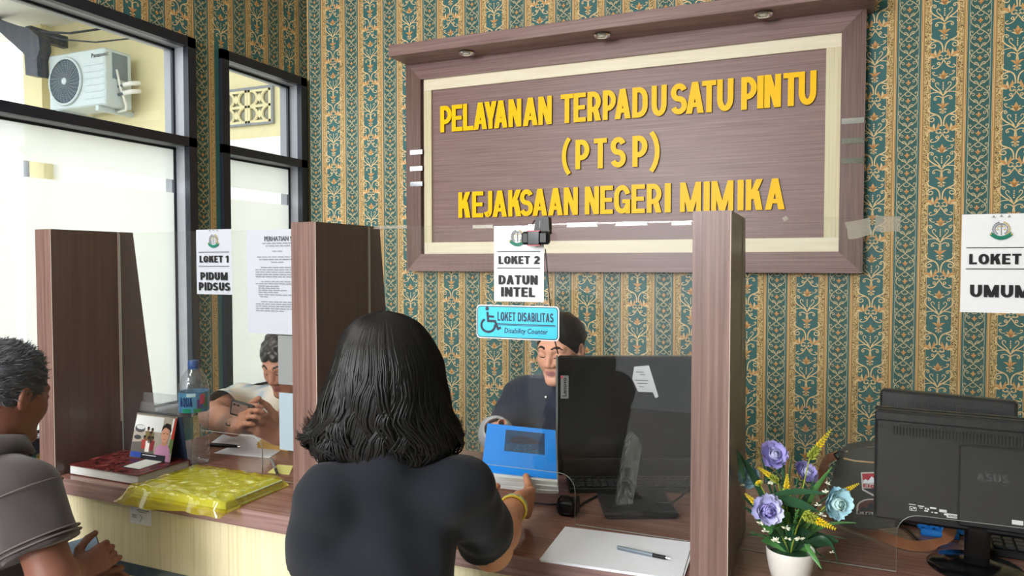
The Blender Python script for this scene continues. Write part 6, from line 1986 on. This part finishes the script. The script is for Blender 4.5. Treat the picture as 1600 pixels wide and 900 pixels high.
# ------------------------------------------------------------------ the woman in black, seen from behind at the counter
def woman_visitor():
    t = thing('person', 'person with long wavy black hair and black top, seen from behind, reaching to blue book', 'person', (-.70, .97, 0))
    f = unit((-.36, .93, 0)); r = unit(np.cross(f, (0, 0, 1)))
    H = atD(604, 590, 1.31); H[2] = 1.168
    neck = np.array([-.700, 1.060, 1.058]); chest = np.array([-.690, 1.045, .86]); pel = np.array([-.66, .96, .53])
    shR, shL = atD(722, 760, 1.255), atD(507, 782, 1.215)
    elR, wrR = atD(768, 858, 1.41), atD(803, 792, 1.635)
    elL = atD(496, 905, 1.27); wrL = atD(765, 800, 1.60); wrL = np.array([-.685, 1.415, .800])
    SK = skin_mat('tan_skin', (196, 138, 104))
    v = Vol((-.98, .80, .40), (-.46, 1.86, 1.32), .0042)
    Mh = frame_of(f, tilt=.10)
    head(v, H, Mh, .98, True)
    v.cap(H + np.array([0, -.01, -.05]), neck, .052, .056, .03)
    torso(v, pel, chest, neck, shL, shR, f, -.034, .95)
    for sh, el, wr in ((shR, elR, wrR), (shL, elL, wrL)):
        v.cap(sh, el, .044, .036, .02); v.cap(el, el + (wr - el) * .45, .0385, .037, .02); v.cap(el + (wr - el) * .35, wr, .037, .0255, .02)
    dR = unit(eR * .42 + eF * .86 + eU * -.22)
    tb = [atD(819, 777, 1.695), atD(826, 759, 1.76), atD(822, 744, 1.805)]
    hand(v, wrR + unit(wrR - elR) * .012, dR, eU, True, (14, 18, 14), tb, .92)
    hand(v, wrL, unit(eR * .55 + eF * .8 + eU * .0), eU * .6 - eR * .6, False, (18, 24, 20), None, .9)
    mesh_person('body', v, [SK, M_LIP, M_BROW], t, lambda V, Q: face_mats(V, Q, H, Mh, .98))
    # black knit top
    v = Vol((-.98, .78, .42), (-.46, 1.40, 1.12), .0052)
    torso(v, pel, chest, neck, shL, shR, f, -.016, .98)
    v.cap(neck + np.array([0, -.01, -.03]), neck + np.array([0, 0, .004]), .07, .060, .03)
    for sh, el in ((shR, elR), (shL, elL)):
        d = unit(el - sh)
        v.cap(sh, sh + (el - sh) * .95, .052, .056, .035)
        e = sh + (el - sh) * .80
        v.plane(e, d, np.minimum(e, el) - .1, np.maximum(e, el) + .1)
    v.warp(cloth_warp(.0048, .0016, 1.3))
    mesh_person('black_top', v, mat('black_knit', rgb(27, 29, 36), .85, .2, bump=(520, .25, .0008), sheen=.08), t)
    # jeans and shoes
    v = Vol((-1.05, .75, -.01), (-.3, 1.42, .72), .009)
    v.ell(pel + np.array([0, 0, -.0]), (.185, .15, .13), frame_of(f), .05)
    for g in (-1, 1):
        hip = pel + r * g * .085 + np.array([0, 0, -.02]); kn = hip + f * .40 + np.array([0, 0, -.02]); an = np.array([*(kn - f * .05)[:2], .09])
        v.cap(hip, kn, .085, .062, .05); v.cap(kn, an, .06, .045, .03)
    mesh_person('trousers', v, mat('dark_denim', rgb(40, 44, 58), .8, .2), t)
    for g in (-1, 1):
        an = pel + r * g * .085 + f * .31
        q = MB().sphere((an[0] + f[0] * .05, an[1] + f[1] * .05, .045), .05, 12, 8, sc=(.9, 1.9, .85), M=Matrix.Rotation(math.atan2(-f[0], f[1]), 4, 'Z'))
        obj('shoe', q, M_BLACKP, t, smooth='all')
    # bracelets
    ax_ = unit(wrR - elR); cW = wrR - ax_ * .012; a1 = unit(np.cross(ax_, (0, 0, 1))); a2 = np.cross(ax_, a1)
    ring = lambda off, rad, thick, wav=0: MB().tube([cW + ax_ * (off + wav * sin(10 * a)) + (a1 * cos(a) + a2 * sin(a)) * rad for a in np.linspace(0, 2 * pi, 60)], thick, 6, cap=False)
    obj('bracelet', ring(-.004, .0305, .0030), mat('yellow_band', rgb(236, 206, 70), .4), t, smooth='all', label='yellow bracelet on the right wrist')
    obj('bracelet', ring(.006, .0305, .0020, .0022), mat('beaded_cord', rgb(170, 196, 150), .5), t, smooth='all', label='pale beaded bracelet on the right wrist')
    # ---- hair: a dense under-layer and some two thousand wavy locks
    zs_ = np.array([1.296, 1.288, 1.272, 1.244, 1.210, 1.164, 1.118, 1.085, 1.060, 1.035, 1.005])
    hw = np.array([.004, .034, .060, .078, .092, .103, .112, .128, .136, .122, .080])
    cu = np.array([0.0, .000, .002, .004, .008, .004, .000, -.002, -.003, -.004, -.006])
    dp_ = np.array([.004, .036, .064, .088, .100, .106, .106, .102, .098, .090, .070])
    HC = np.array([H[0], H[1]])
    rr_, ff_ = np.array(r[:2]), np.array(f[:2])
    def shell(z, phi, k):
        a = np.interp(-z, -zs_, hw); b = np.interp(-z, -zs_, dp_); c = np.interp(-z, -zs_, cu)
        lx = a * k * np.cos(phi) + c; ly = b * k * np.sin(phi) - .018
        return np.stack([HC[0] + rr_[0] * lx + ff_[0] * ly, HC[1] + rr_[1] * lx + ff_[1] * ly, z], -1)
    # under-layer
    nz, na = 40, 64
    zz = np.linspace(1.290, 1.030, nz); ph = np.linspace(R(-212), R(32), na)
    V = np.concatenate([shell(np.full(na, z), ph, .93 + .02 * np.sin(9 * ph + 30 * z)) for z in zz])
    Q = [(i * na + j, i * na + j + 1, (i + 1) * na + j + 1, (i + 1) * na + j) for i in range(nz - 1) for j in range(na - 1)]
    obj_np('hair_under_layer', V, np.array(Q), M_HAIRBLK, t)
    g = np.random.default_rng(11)
    N, K = 2600, 22
    lock = g.integers(0, 64, N)
    lphi = R(-218) + R(256) * (np.arange(64) + .5) / 64; lph = g.uniform(0, 6.28, 64); lend = g.uniform(-.032, .030, 64); lam = g.uniform(.10, .17, 64); lamp = g.uniform(.4, 1.2, 64)
    phi0 = lphi[lock] + g.normal(0, .055, N); kk = g.uniform(.93, 1.035, N)
    zend = 1.014 + lend[lock] + g.normal(0, .006, N) + .020 * np.abs(np.cos(phi0))
    tt = np.linspace(0, 1, K)
    Vs = []
    for i in range(K):
        t_ = tt[i]; z = 1.2955 - (1.2955 - zend) * t_ ** 1.12 - .004 * g.random(N) * (i == 0)
        w_ = np.clip((1.25 - z) / .16, 0, 1) ** 1.3 * lamp[lock]
        ph_ = phi0 + .13 * w_ * np.sin(2 * pi * z / lam[lock] + lph[lock]) + .03 * np.sin(40 * t_ + i * 0 + lph[lock] * 3) * w_
        k_ = kk + .055 * w_ * np.sin(2 * pi * z / lam[lock] * .9 + lph[lock] * 1.7 + 1) + .02 * w_
        flick = np.clip((t_ - .84) / .16, 0, 1)
        k_ = k_ + flick * .075 * np.sin(lph[lock] * 2 + .9)
        P = shell(z, ph_, k_)
        P[:, 2] += flick ** 2 * .030 * np.abs(np.cos(phi0)) ** 2 + flick ** 2 * .012
        Vs.append(P)
    C = np.stack(Vs, 1)                       # N,K,3
    T = np.gradient(C, axis=1); T /= np.linalg.norm(T, axis=2)[..., None] + 1e-9
    ctr = np.array([HC[0], HC[1], 1.15]); out = C - ctr; out[..., 2] *= .3; out /= np.linalg.norm(out, axis=2)[..., None] + 1e-9
    S = np.cross(T, out); S /= np.linalg.norm(S, axis=2)[..., None] + 1e-9
    O = np.cross(S, T)
    wd = .0017 * np.interp(tt, [0, .1, .8, 1], [.7, 1.2, 1.0, .25])[None, :, None] * g.uniform(.6, 1.25, N)[:, None, None]
    ring_ = np.stack([C - S * wd, C + O * wd * .8, C + S * wd], 2).reshape(-1, 3)
    base = (np.arange(N)[:, None] * K + np.arange(K - 1)[None, :]).reshape(-1) * 3
    Q = np.concatenate([np.stack([base + j, base + j + 1, base + j + 4, base + j + 3], 1) for j in range(2)])
    obj_np('hair', ring_, Q, M_HAIRBLK, t)
    return t


woman_visitor()


# ------------------------------------------------------------------ the man waiting at the left
def man_visitor():
    t = thing('person', 'person with short greying hair in a grey-brown polo shirt beside the wooden divider', 'person', (-1.86, .98, 0))
    A = lambda th: np.array([eF[0] * cos(th) + eR[0] * sin(th), eF[1] * cos(th) + eR[1] * sin(th), 0])
    fh, fb = A(R(18)), A(R(34)); rb = unit(np.cross(fb, (0, 0, 1)))
    H = atD(8, 616, 1.72)
    neck = atD(-22, 716, 1.66); chest = neck + np.array([-.02, -.02, -.20]); pel = np.array([chest[0] - .06, chest[1] - .06, .50])
    shR = atD(38, 768, 1.60); shL = neck - rb * .17 + np.array([0, .0, -.05])
    elR = atD(84, 905, 1.57); wrR = atD(112, 900, 1.78); elL = shL + fb * .10 + np.array([0, 0, -.24]); wrL = elL + fb * .08 + rb * .14 + np.array([0, 0, -.10])
    SK = skin_mat('brown_skin', (120, 78, 64))
    v = Vol((-2.16, .72, .40), (-1.36, 1.46, 1.25), .0042)
    Mh = frame_of(fh, tilt=.24)
    head(v, H, Mh, 1.0)
    v.cap(H + Mh @ np.array([0, -.03, -.05]), neck + np.array([0, 0, -.02]), .058, .064, .03)
    torso(v, pel, chest, neck, shL, shR, fb, -.02)
    for sh, el, wr in ((shR, elR, wrR), (shL, elL, wrL)):
        v.cap(sh, el, .050, .044, .02); v.cap(el, el + (wr - el) * .45, .045, .042, .02); v.cap(el + (wr - el) * .4, wr, .042, .029, .02)
    d = unit(eR * .55 + eF * .65 + eU * .30)
    hand(v, wrR, d, eU * .55 - eR * .2 + eF * .1, True, ((40, 50, 30), (38, 45, 30), (34, 40, 30), (14, 20, 15)), None, .9)
    hand(v, wrL, fb, rb * .4 + eU * .8, False, (30, 35, 25))
    mesh_person('body', v, [SK, M_LIP, M_BROW], t, lambda V, Q: face_mats(V, Q, H, Mh, 1.0))
    # polo shirt
    v = Vol((-2.16, .70, .42), (-1.36, 1.36, 1.10), .005)
    torso(v, pel, chest, neck, shL, shR, fb, .004, 1.04, 1.08)
    v.cap(neck + np.array([0, 0, -.05]), neck + np.array([0, 0, .0]), .085, .076, .03)
    for sh, el in ((shR, elR), (shL, elL)):
        dd = unit(el - sh); v.cap(sh, sh + (el - sh) * .86, .068, .078, .035); e = sh + (el - sh) * .66
        v.plane(e, dd, np.minimum(e, el) - .09, np.maximum(e, el) + .12)
    v.warp(cloth_warp(.0030, .0012, .4))
    M_POLO = mat('grey_brown_cotton', rgb(60, 54, 55), .85, .2, bump=(420, .2, .0008), sheen=.2)
    M_POLO2 = mat('pale_seam_thread', rgb(96, 88, 86), .8, .2)
    mesh_person('polo_shirt', v, M_POLO, t)
    # collar: a folded band round the neck
    cb = MB(); nn_ = 26; axn = unit(H + Mh @ np.array([0, -.03, -.06]) - neck); e1 = unit(np.cross(axn, (0, 1, 0))); e2 = np.cross(axn, e1)
    vs = []
    for k in range(nn_ + 1):
        a = 2 * pi * k / nn_; o_ = e1 * cos(a) + e2 * sin(a)
        for rr, hh in ((.071, .042), (.078, .044), (.096, .004), (.090, -.002)): vs.append(neck + o_ * rr + axn * hh)
    fs = [(4 * k + j, 4 * k + 4 + j, 4 * k + 5 + j, 4 * k + 1 + j) for k in range(nn_) for j in range(3)]
    obj('collar', cb.add(vs, fs), M_POLO, t, smooth='all')
    # stitched stripes round the sleeve hem
    dd = unit(elR - shR); a1 = unit(np.cross(dd, (0, 0, 1))); a2 = np.cross(dd, a1)
    for off in (.60, .55):
        c = shR + (elR - shR) * off; rad = .068 + .010 * off + .0035
        obj('sleeve_stripe', MB().tube([c + (a1 * cos(a) + a2 * sin(a)) * rad for a in np.linspace(0, 2 * pi, 40)], .0022, 5, cap=False), M_POLO2, t, smooth='all')
    # shoulder and side seams
    sm = MB().tube([shR + unit(shR - neck) * .01 + a1 * cos(a) * .072 + a2 * sin(a) * .072 - dd * .005 for a in np.linspace(0, 2 * pi, 40)], .0016, 5, cap=False)
    obj('shoulder_seam', sm, M_POLO2, t, smooth='all')
    # trousers, shoes
    v = Vol((-2.3, .65, -.01), (-1.2, 1.39, .70), .009)
    v.ell(pel, (.19, .15, .13), frame_of(fb), .05)
    for g in (-1, 1):
        hip = pel + rb * g * .09 + np.array([0, 0, -.02]); kn = hip + fb * .34 + rb * g * .05; an = np.array([*(kn - fb * .06)[:2], .09])
        v.cap(hip, kn, .088, .064, .05); v.cap(kn, an, .062, .047, .03)
    mesh_person('trousers', v, mat('dark_trousers', rgb(44, 44, 48), .8, .2), t)
    for g in (-1, 1):
        an = pel + rb * (g * .14) + fb * .31
        obj('shoe', MB().sphere((an[0], an[1], .046), .05, 12, 8, sc=(.9, 1.8, .85), M=Matrix.Rotation(math.atan2(-fb[0], fb[1]), 4, 'Z')), M_BLACKP, t, smooth='all')
    # short hair
    M_GREYHAIR = mat('greying_hair', rgb(62, 63, 68), .5, .35, var=(160, .45))
    v = Vol(H - .16, H + .17, .0045)
    L = lambda x, y, z: H + Mh @ np.array([x, y, z])
    v.ell(L(0, -.018, .032), (.082, .100, .096), Mh, .01)
    v.ell(L(0, .085, -.045), (.085, .075, .085), Mh, .012, '-')
    v.ell(L(0, -.03, -.105), (.10, .10, .075), Mh, .012, '-')
    v.warp(lambda x, y, z: .0025 * np.sin(190 * x + 60 * y) * np.sin(170 * z + 80 * y))
    mesh_person('hair', v, M_GREYHAIR, t)
    g = np.random.default_rng(5); n = 2600
    u = g.normal(0, 1, (n * 2, 3)); u /= np.linalg.norm(u, axis=1)[:, None]
    lp = u * np.array([.081, .099, .095]) + np.array([0, -.018, .032])
    keep = ((lp[:, 2] > -.012 + .5 * np.maximum(lp[:, 1], 0)) | ((lp[:, 1] < -.02) & (lp[:, 2] > -.045))) & ~((lp[:, 1] > .045) & (lp[:, 2] < .075))
    lp, u = lp[keep][:n], u[keep][:n]
    dr = np.stack([u[:, 0] * .4, .9 - .5 * u[:, 2], .25 + .3 * u[:, 2]], 1); dr = dr - u * (dr * u).sum(1)[:, None] * .6
    W_ = lambda a: a @ Mh.T
    tufts('hair_tufts', H + W_(lp), W_(u), W_(dr / np.linalg.norm(dr, axis=1)[:, None]), .017, .0011, M_GREYHAIR, t, .35, 3, -.2)
    return t, wrR, d


_t, _w, _d = man_visitor()
pc = atD(131, 860, 1.875)
ph = thing('mobile_phone', 'dark mobile phone held by the man seated at the left', 'phone', pc)
ax1, ax2 = unit(eR * .8 + eF * .55 + eU * .12), unit(eF * .85 - eR * .35 + eU * .08); ax2 = unit(ax2 - ax1 * ax1.dot(ax2)); ax3 = np.cross(ax1, ax2)
def pbox(c, lo, hi, bev, e=None):
    q = MB().box(lo, hi, bevel=bev); a, b, c3 = e or (ax1, ax2, ax3); q.v = [tuple(c + a * p[0] + b * p[1] + c3 * p[2]) for p in q.v]; return q
obj('phone_case', pbox(pc, (-.036, -.074, -.0045), (.036, .074, .0040), .003), M_BLACKP, ph)
obj('screen', pbox(pc, (-.033, -.071, .0040), (.033, .071, .0046), 0), mat('lit_phone_screen', rgb(150, 176, 204), .1, .5), ph)


# ------------------------------------------------------------------ the officer with a phone behind the left screen
def man_officer():
    t = thing('person', 'person in a pale striped shirt looking at a phone behind the water bottle', 'person', (-1.93, 2.52, 0))
    f = unit((.22, -.97, 0)); r = unit(np.cross(f, (0, 0, 1)))
    H = atD(446, 566, 2.66)
    neck = atD(452, 622, 2.85); chest = neck + np.array([-.01, .07, -.20]); pel = np.array([chest[0], chest[1] + .08, .52])
    shR = atD(372, 628, 2.80); shL = neck - r * .17 + np.array([0, .01, -.06])
    elR = atD(333, 668, 2.56); wrR = atD(366, 668, 2.36); elL = np.array([shL[0] + .05, 2.03, ZT + .105]); wrL = atD(436, 682, 2.40)
    elR[2] = max(elR[2], ZT + .088)
    SK = skin_mat('warm_brown_skin', (172, 120, 96))
    v = Vol((-2.35, 1.60, .55), (-1.50, 2.95, 1.26), .0042)
    fh = unit((.06, -1, 0)); Mh = frame_of(fh, tilt=.42)
    head(v, H, Mh, .96)
    v.cap(H + Mh @ np.array([0, -.03, -.05]), neck, .056, .060, .03)
    torso(v, pel, chest, neck, shL, shR, f, -.02)
    for sh, el, wr in ((shR, elR, wrR), (shL, elL, wrL)):
        v.cap(sh, el, .050, .043, .02); v.cap(el, el + (wr - el) * .45, .045, .042, .02); v.cap(el + (wr - el) * .4, wr, .042, .030, .02)
    pcen = atD(378, 641, 2.30)
    dR = unit(pcen + eU * -.02 - wrR); hand(v, wrR, dR, eU * .8 + eR * .3, True, (22, 40, 35), None, 1.0)
    dL = unit(pcen + eU * -.015 + eR * .02 - wrL); hand(v, wrL, dL, eU * .9, False, (28, 45, 35), None, 1.02)
    mesh_person('body', v, [SK, M_LIP, M_BROW], t, lambda V, Q: face_mats(V, Q, H, Mh, .96))
    # short-sleeved shirt with soft blue stripes
    v = Vol((-2.40, 2.0, .55), (-1.45, 3.0, 1.14), .005)
    torso(v, pel, chest, neck, shL, shR, f, .006, 1.05, 1.1)
    v.cap(neck + np.array([0, 0, -.05]), neck + np.array([0, 0, .0]), .088, .074, .03)
    for sh, el in ((shR, elR), (shL, elL)):
        dd = unit(el - sh); v.cap(sh, sh + (el - sh) * .98, .068, .074, .035); e = sh + (el - sh) * .82
        v.plane(e, dd, np.minimum(e, el) - .09, np.maximum(e, el) + .12)
    v.warp(cloth_warp(.0035, .0014, 2.1))
    MS = bpy.data.materials.new('striped_shirt_cotton'); MS.use_nodes = True; nt = MS.node_tree; b = nt.nodes['Principled BSDF']; b.inputs['Roughness'].default_value = .8
    tc = nt.nodes.new('ShaderNodeTexCoord'); mp = nt.nodes.new('ShaderNodeMapping'); mp.inputs['Rotation'].default_value = (0, 0, .25); mp.inputs['Scale'].default_value = (17, 5, 1)
    nz_ = nt.nodes.new('ShaderNodeTexNoise'); nz_.inputs['Scale'].default_value = 1.0; nz_.inputs['Detail'].default_value = 1
    cr = nt.nodes.new('ShaderNodeValToRGB'); e = cr.color_ramp.elements
    e[0].position, e[0].color = .36, rgb(110, 150, 190); e[1].position, e[1].color = .62, rgb(206, 196, 176)
    q = e.new(.44); q.color = rgb(196, 200, 196); q = e.new(.52); q.color = rgb(214, 208, 196)
    nt.links.new(tc.outputs['Object'], mp.inputs[0]); nt.links.new(mp.outputs[0], nz_.inputs['Vector']); nt.links.new(nz_.outputs['Fac'], cr.inputs[0]); nt.links.new(cr.outputs[0], b.inputs['Base Color'])
    mesh_person('striped_shirt', v, MS, t)
    MC = mat('pale_shirt_collar', rgb(206, 202, 192), .8, .2)
    vs = []; nn_ = 26; axn = unit(H + Mh @ np.array([0, -.03, -.06]) - neck); e1 = unit(np.cross(axn, (0, 1, 0))); e2 = np.cross(axn, e1)
    for k in range(nn_ + 1):
        a = 2 * pi * k / nn_; o_ = e1 * cos(a) + e2 * sin(a); dip = .02 * max(0, o_.dot(f))
        for rr, hh in ((.066, .038 - dip), (.073, .040 - dip), (.092, .000 - dip * 1.5), (.086, -.006 - dip)): vs.append(neck + o_ * rr + axn * hh)
    obj('collar', MB().add(vs, [(4 * k + j, 4 * k + 4 + j, 4 * k + 5 + j, 4 * k + 1 + j) for k in range(nn_) for j in range(3)]), MC, t, smooth='all')
    v = Vol((-2.35, 2.10, -.01), (-1.40, 3.05, .74), .01)
    v.ell(pel, (.19, .15, .13), frame_of(f), .05)
    for g in (-1, 1):
        hip = pel + r * g * .09 + np.array([0, 0, -.02]); kn = hip + f * .36 + np.array([0, 0, .0]); an = np.array([*kn[:2], .09])
        v.cap(hip, kn, .086, .062, .05); v.cap(kn, an, .06, .046, .03)
    mesh_person('trousers', v, bpy.data.materials['dark_trousers'], t)
    v = Vol(H - .16, H + .17, .004)
    L = lambda x, y, z: H + Mh @ np.array([x, y, z])
    v.ell(L(0, -.018, .034), (.082, .101, .096), Mh, .01)
    v.ell(L(0, .082, -.040), (.085, .070, .088), Mh, .010, '-'); v.ell(L(0, -.03, -.105), (.10, .10, .078), Mh, .012, '-')
    v.warp(lambda x, y, z: .003 * np.sin(160 * x + 50 * y) * np.sin(150 * z + 70 * y))
    mesh_person('hair', v, M_HAIRDK, t)
    return pcen


pcen = man_officer()
ph2 = thing('mobile_phone', 'black-cased mobile phone held up by the officer behind the left screen', 'phone', pcen)
e_ = (unit(eR * .95 - eU * .30 + eF * .1), None, None); a1_ = e_[0]; a2_ = unit(eU * .62 + eF * -.35 + eR * .2); a2_ = unit(a2_ - a1_ * a1_.dot(a2_)); e_ = (a1_, a2_, np.cross(a1_, a2_))
obj('phone_case', pbox(pcen, (-.036, -.030, -.005), (.036, .034, .005), .004, e_), M_BLACKP, ph2)
obj('phone_back', pbox(pcen, (-.031, -.018, .005), (.018, .029, .0058), 0, e_), mat('pinkish_phone_back', rgb(150, 120, 112), .3, .5), ph2)
for k in range(2):
    obj('camera_lens', pbox(pcen, (-.028 + .012 * k, .018, .0058), (-.020 + .012 * k, .026, .0075), .001, e_), M_BLACKGLOSS, ph2)


# ------------------------------------------------------------------ the woman officer behind the computer
def woman_officer():
    t = thing('person', 'person in a navy jacket behind the black computer looking down at the blue book', 'person', (-.86, 2.50, 0))
    H = atD(875, 545, 2.42)
    f = unit((.06, -1, 0)); r = unit(np.cross(f, (0, 0, 1)))
    neck = H + np.array([-.0, .085, -.125]); chest = neck + np.array([0, .03, -.20]); pel = np.array([chest[0], chest[1] + .05, .52])
    shR = atD(812, 622, 2.50); shL = neck - r * .165 + np.array([0, .0, -.055])
    elR = atD(777, 684, 2.44); wrR = atD(776, 672, 2.205); elL = shL + np.array([.06, .0, -.24]); wrL = elL + np.array([-.12, -.06, -.02])
    SK = skin_mat('light_brown_skin', (214, 158, 132), .04)
    v = Vol((-1.25, 1.92, .62), (-.45, 2.75, 1.26), .0036)
    fh = unit((-.30, -.95, 0)); fh = unit((-.12, -1, 0)); Mh = frame_of(fh, tilt=.20)
    head(v, H, Mh, .94, True)
    v.cap(H + Mh @ np.array([0, -.03, -.05]), neck, .050, .054, .03)
    torso(v, pel, chest, neck, shL, shR, f, -.024, .96)
    for sh, el, wr in ((shR, elR, wrR), (shL, elL, wrL)):
        v.cap(sh, el, .045, .038, .02); v.cap(el, el + (wr - el) * .45, .040, .037, .02); v.cap(el + (wr - el) * .4, wr, .036, .026, .02)
    tb = [atD(783, 661, 2.13), atD(789, 659, 2.085), atD(795, 664, 2.045)]
    hand(v, wrR, unit(eF * -.86 + eR * .30 - eU * .33), eU, True, (8, 12, 10), tb, .9)
    hand(v, wrL, unit((-.4, -.9, 0)), (0, 0, 1), False, (20, 25, 20), None, .9)
    mesh_person('body', v, [SK, mat('soft_lip', rgb(176, 106, 100), .4, .4), M_BROW], t, lambda V, Q: face_mats(V, Q, H, Mh, .94))
    v = Vol((-1.30, 1.98, .60), (-.40, 2.80, 1.10), .005)
    torso(v, pel, chest, neck, shL, shR, f, .010, 1.02, 1.12)
    v.cap(neck + np.array([0, .0, -.07]), neck + np.array([0, .004, .022]), .098, .070, .03)
    v.cap(neck + np.array([0, .0, .0]), neck + np.array([0, -.03, .08]), .053, .066, .004, '-')
    for sh, el, wr in ((shR, elR, wrR), (shL, elL, wrL)):
        v.cap(sh, el, .060, .050, .035); v.cap(el, el + (wr - el) * .62, .050, .048, .03)
    v.warp(cloth_warp(.0045, .0016, 3.3))
    MN = mat('navy_jacket_cloth', rgb(40, 46, 64), .75, .25, bump=(300, .2, .0008), sheen=.15)
    mesh_person('navy_jacket', v, MN, t)
    vs = []; nn_ = 26; axn = unit(H + Mh @ np.array([0, -.03, -.06]) - neck); e1 = unit(np.cross(axn, (0, 1, 0))); e2 = np.cross(axn, e1)
    for k in range(nn_ + 1):
        a = 2 * pi * (k - .5) / nn_ * .93 + .3; o_ = e1 * cos(a) + e2 * sin(a); dip = .03 * max(0, o_.dot(f))
        for rr, hh in ((.062, .046 - dip), (.068, .048 - dip), (.086, .004 - dip), (.078, -.010 - dip)): vs.append(neck + o_ * rr + axn * hh)
    obj('collar', MB().add(vs, [(4 * k + j, 4 * k + 4 + j, 4 * k + 5 + j, 4 * k + 1 + j) for k in range(nn_) for j in range(3)]), MN, t, smooth='all')
    # pale grey cuff and lining at the wrist
    dd = unit(wrR - elR)
    v = Vol(wrR - .14, wrR + .09, .004)
    v.cap(elR + (wrR - elR) * .52, wrR - dd * .012, .060, .046, .01)
    v.cap(wrR - dd * .03, wrR + dd * .03, .034, .036, .004, '-')
    v.warp(cloth_warp(.003, .0016, .9))
    mesh_person('grey_cuff', v, mat('pale_grey_cuff', rgb(176, 178, 182), .8, .2), t)
    # snap button
    bc = atD(846, 604, 2.325)
    v2 = neck + f * .118 + r * .045 + np.array([0, 0, -.035])
    obj('snap_button', MB().sphere(v2, .006, 12, 8, sc=(1, .45, 1)), M_CHROME, t, smooth='all')
    v = Vol((-1.25, 2.15, -.01), (-.40, 2.95, .74), .01)
    v.ell(pel, (.185, .15, .13), frame_of(f), .05)
    for g in (-1, 1):
        hip = pel + r * g * .085 + np.array([0, 0, -.02]); kn = hip + f * .33; an = np.array([*kn[:2], .09])
        v.cap(hip, kn, .084, .06, .05); v.cap(kn, an, .058, .044, .03)
    mesh_person('trousers', v, bpy.data.materials['dark_trousers'], t)
    v = Vol(H - .17, H + .17, .004)
    L = lambda x, y, z: H + Mh @ np.array([x, y, z])
    v.ell(L(0, -.018, .030), (.077, .096, .091), Mh, .01)
    v.ell(L(0, .092, -.040), (.074, .076, .106), Mh, .010, '-'); v.ell(L(0, -.01, -.105), (.10, .10, .080), Mh, .012, '-')
    v.ell(L(0, -.125, .01), (.040, .034, .040), Mh, .012)
    v.warp(lambda x, y, z: .0016 * np.sin(240 * x + 90 * z))
    mesh_person('hair', v, M_HAIRBLK, t)


woman_officer()

# ------------------------------------------------------------------ what they sit on
M_STOOL = mat('black_stool_vinyl', rgb(30, 30, 34), .45, .4)
def stool(x, y, seat_z, label):
    s_ = thing('stool', label, 'stool', (x, y, 0), 'stools at the counter')
    obj('seat', MB().lathe([(.0, seat_z - .05), (.165, seat_z - .05), (.18, seat_z - .03), (.175, seat_z - .006), (.0, seat_z)], (x, y, 0), 24), M_STOOL, s_, smooth=True)
    for k in range(4):
        a = pi / 4 + pi / 2 * k
        obj('leg', MB().tube([(x + .10 * cos(a), y + .10 * sin(a), seat_z - .05), (x + .17 * cos(a), y + .17 * sin(a), 0)], .012, 8), M_CHROME, s_, smooth=True)
stool(-.66, .92, .385, 'black round stool under the woman in the black top')
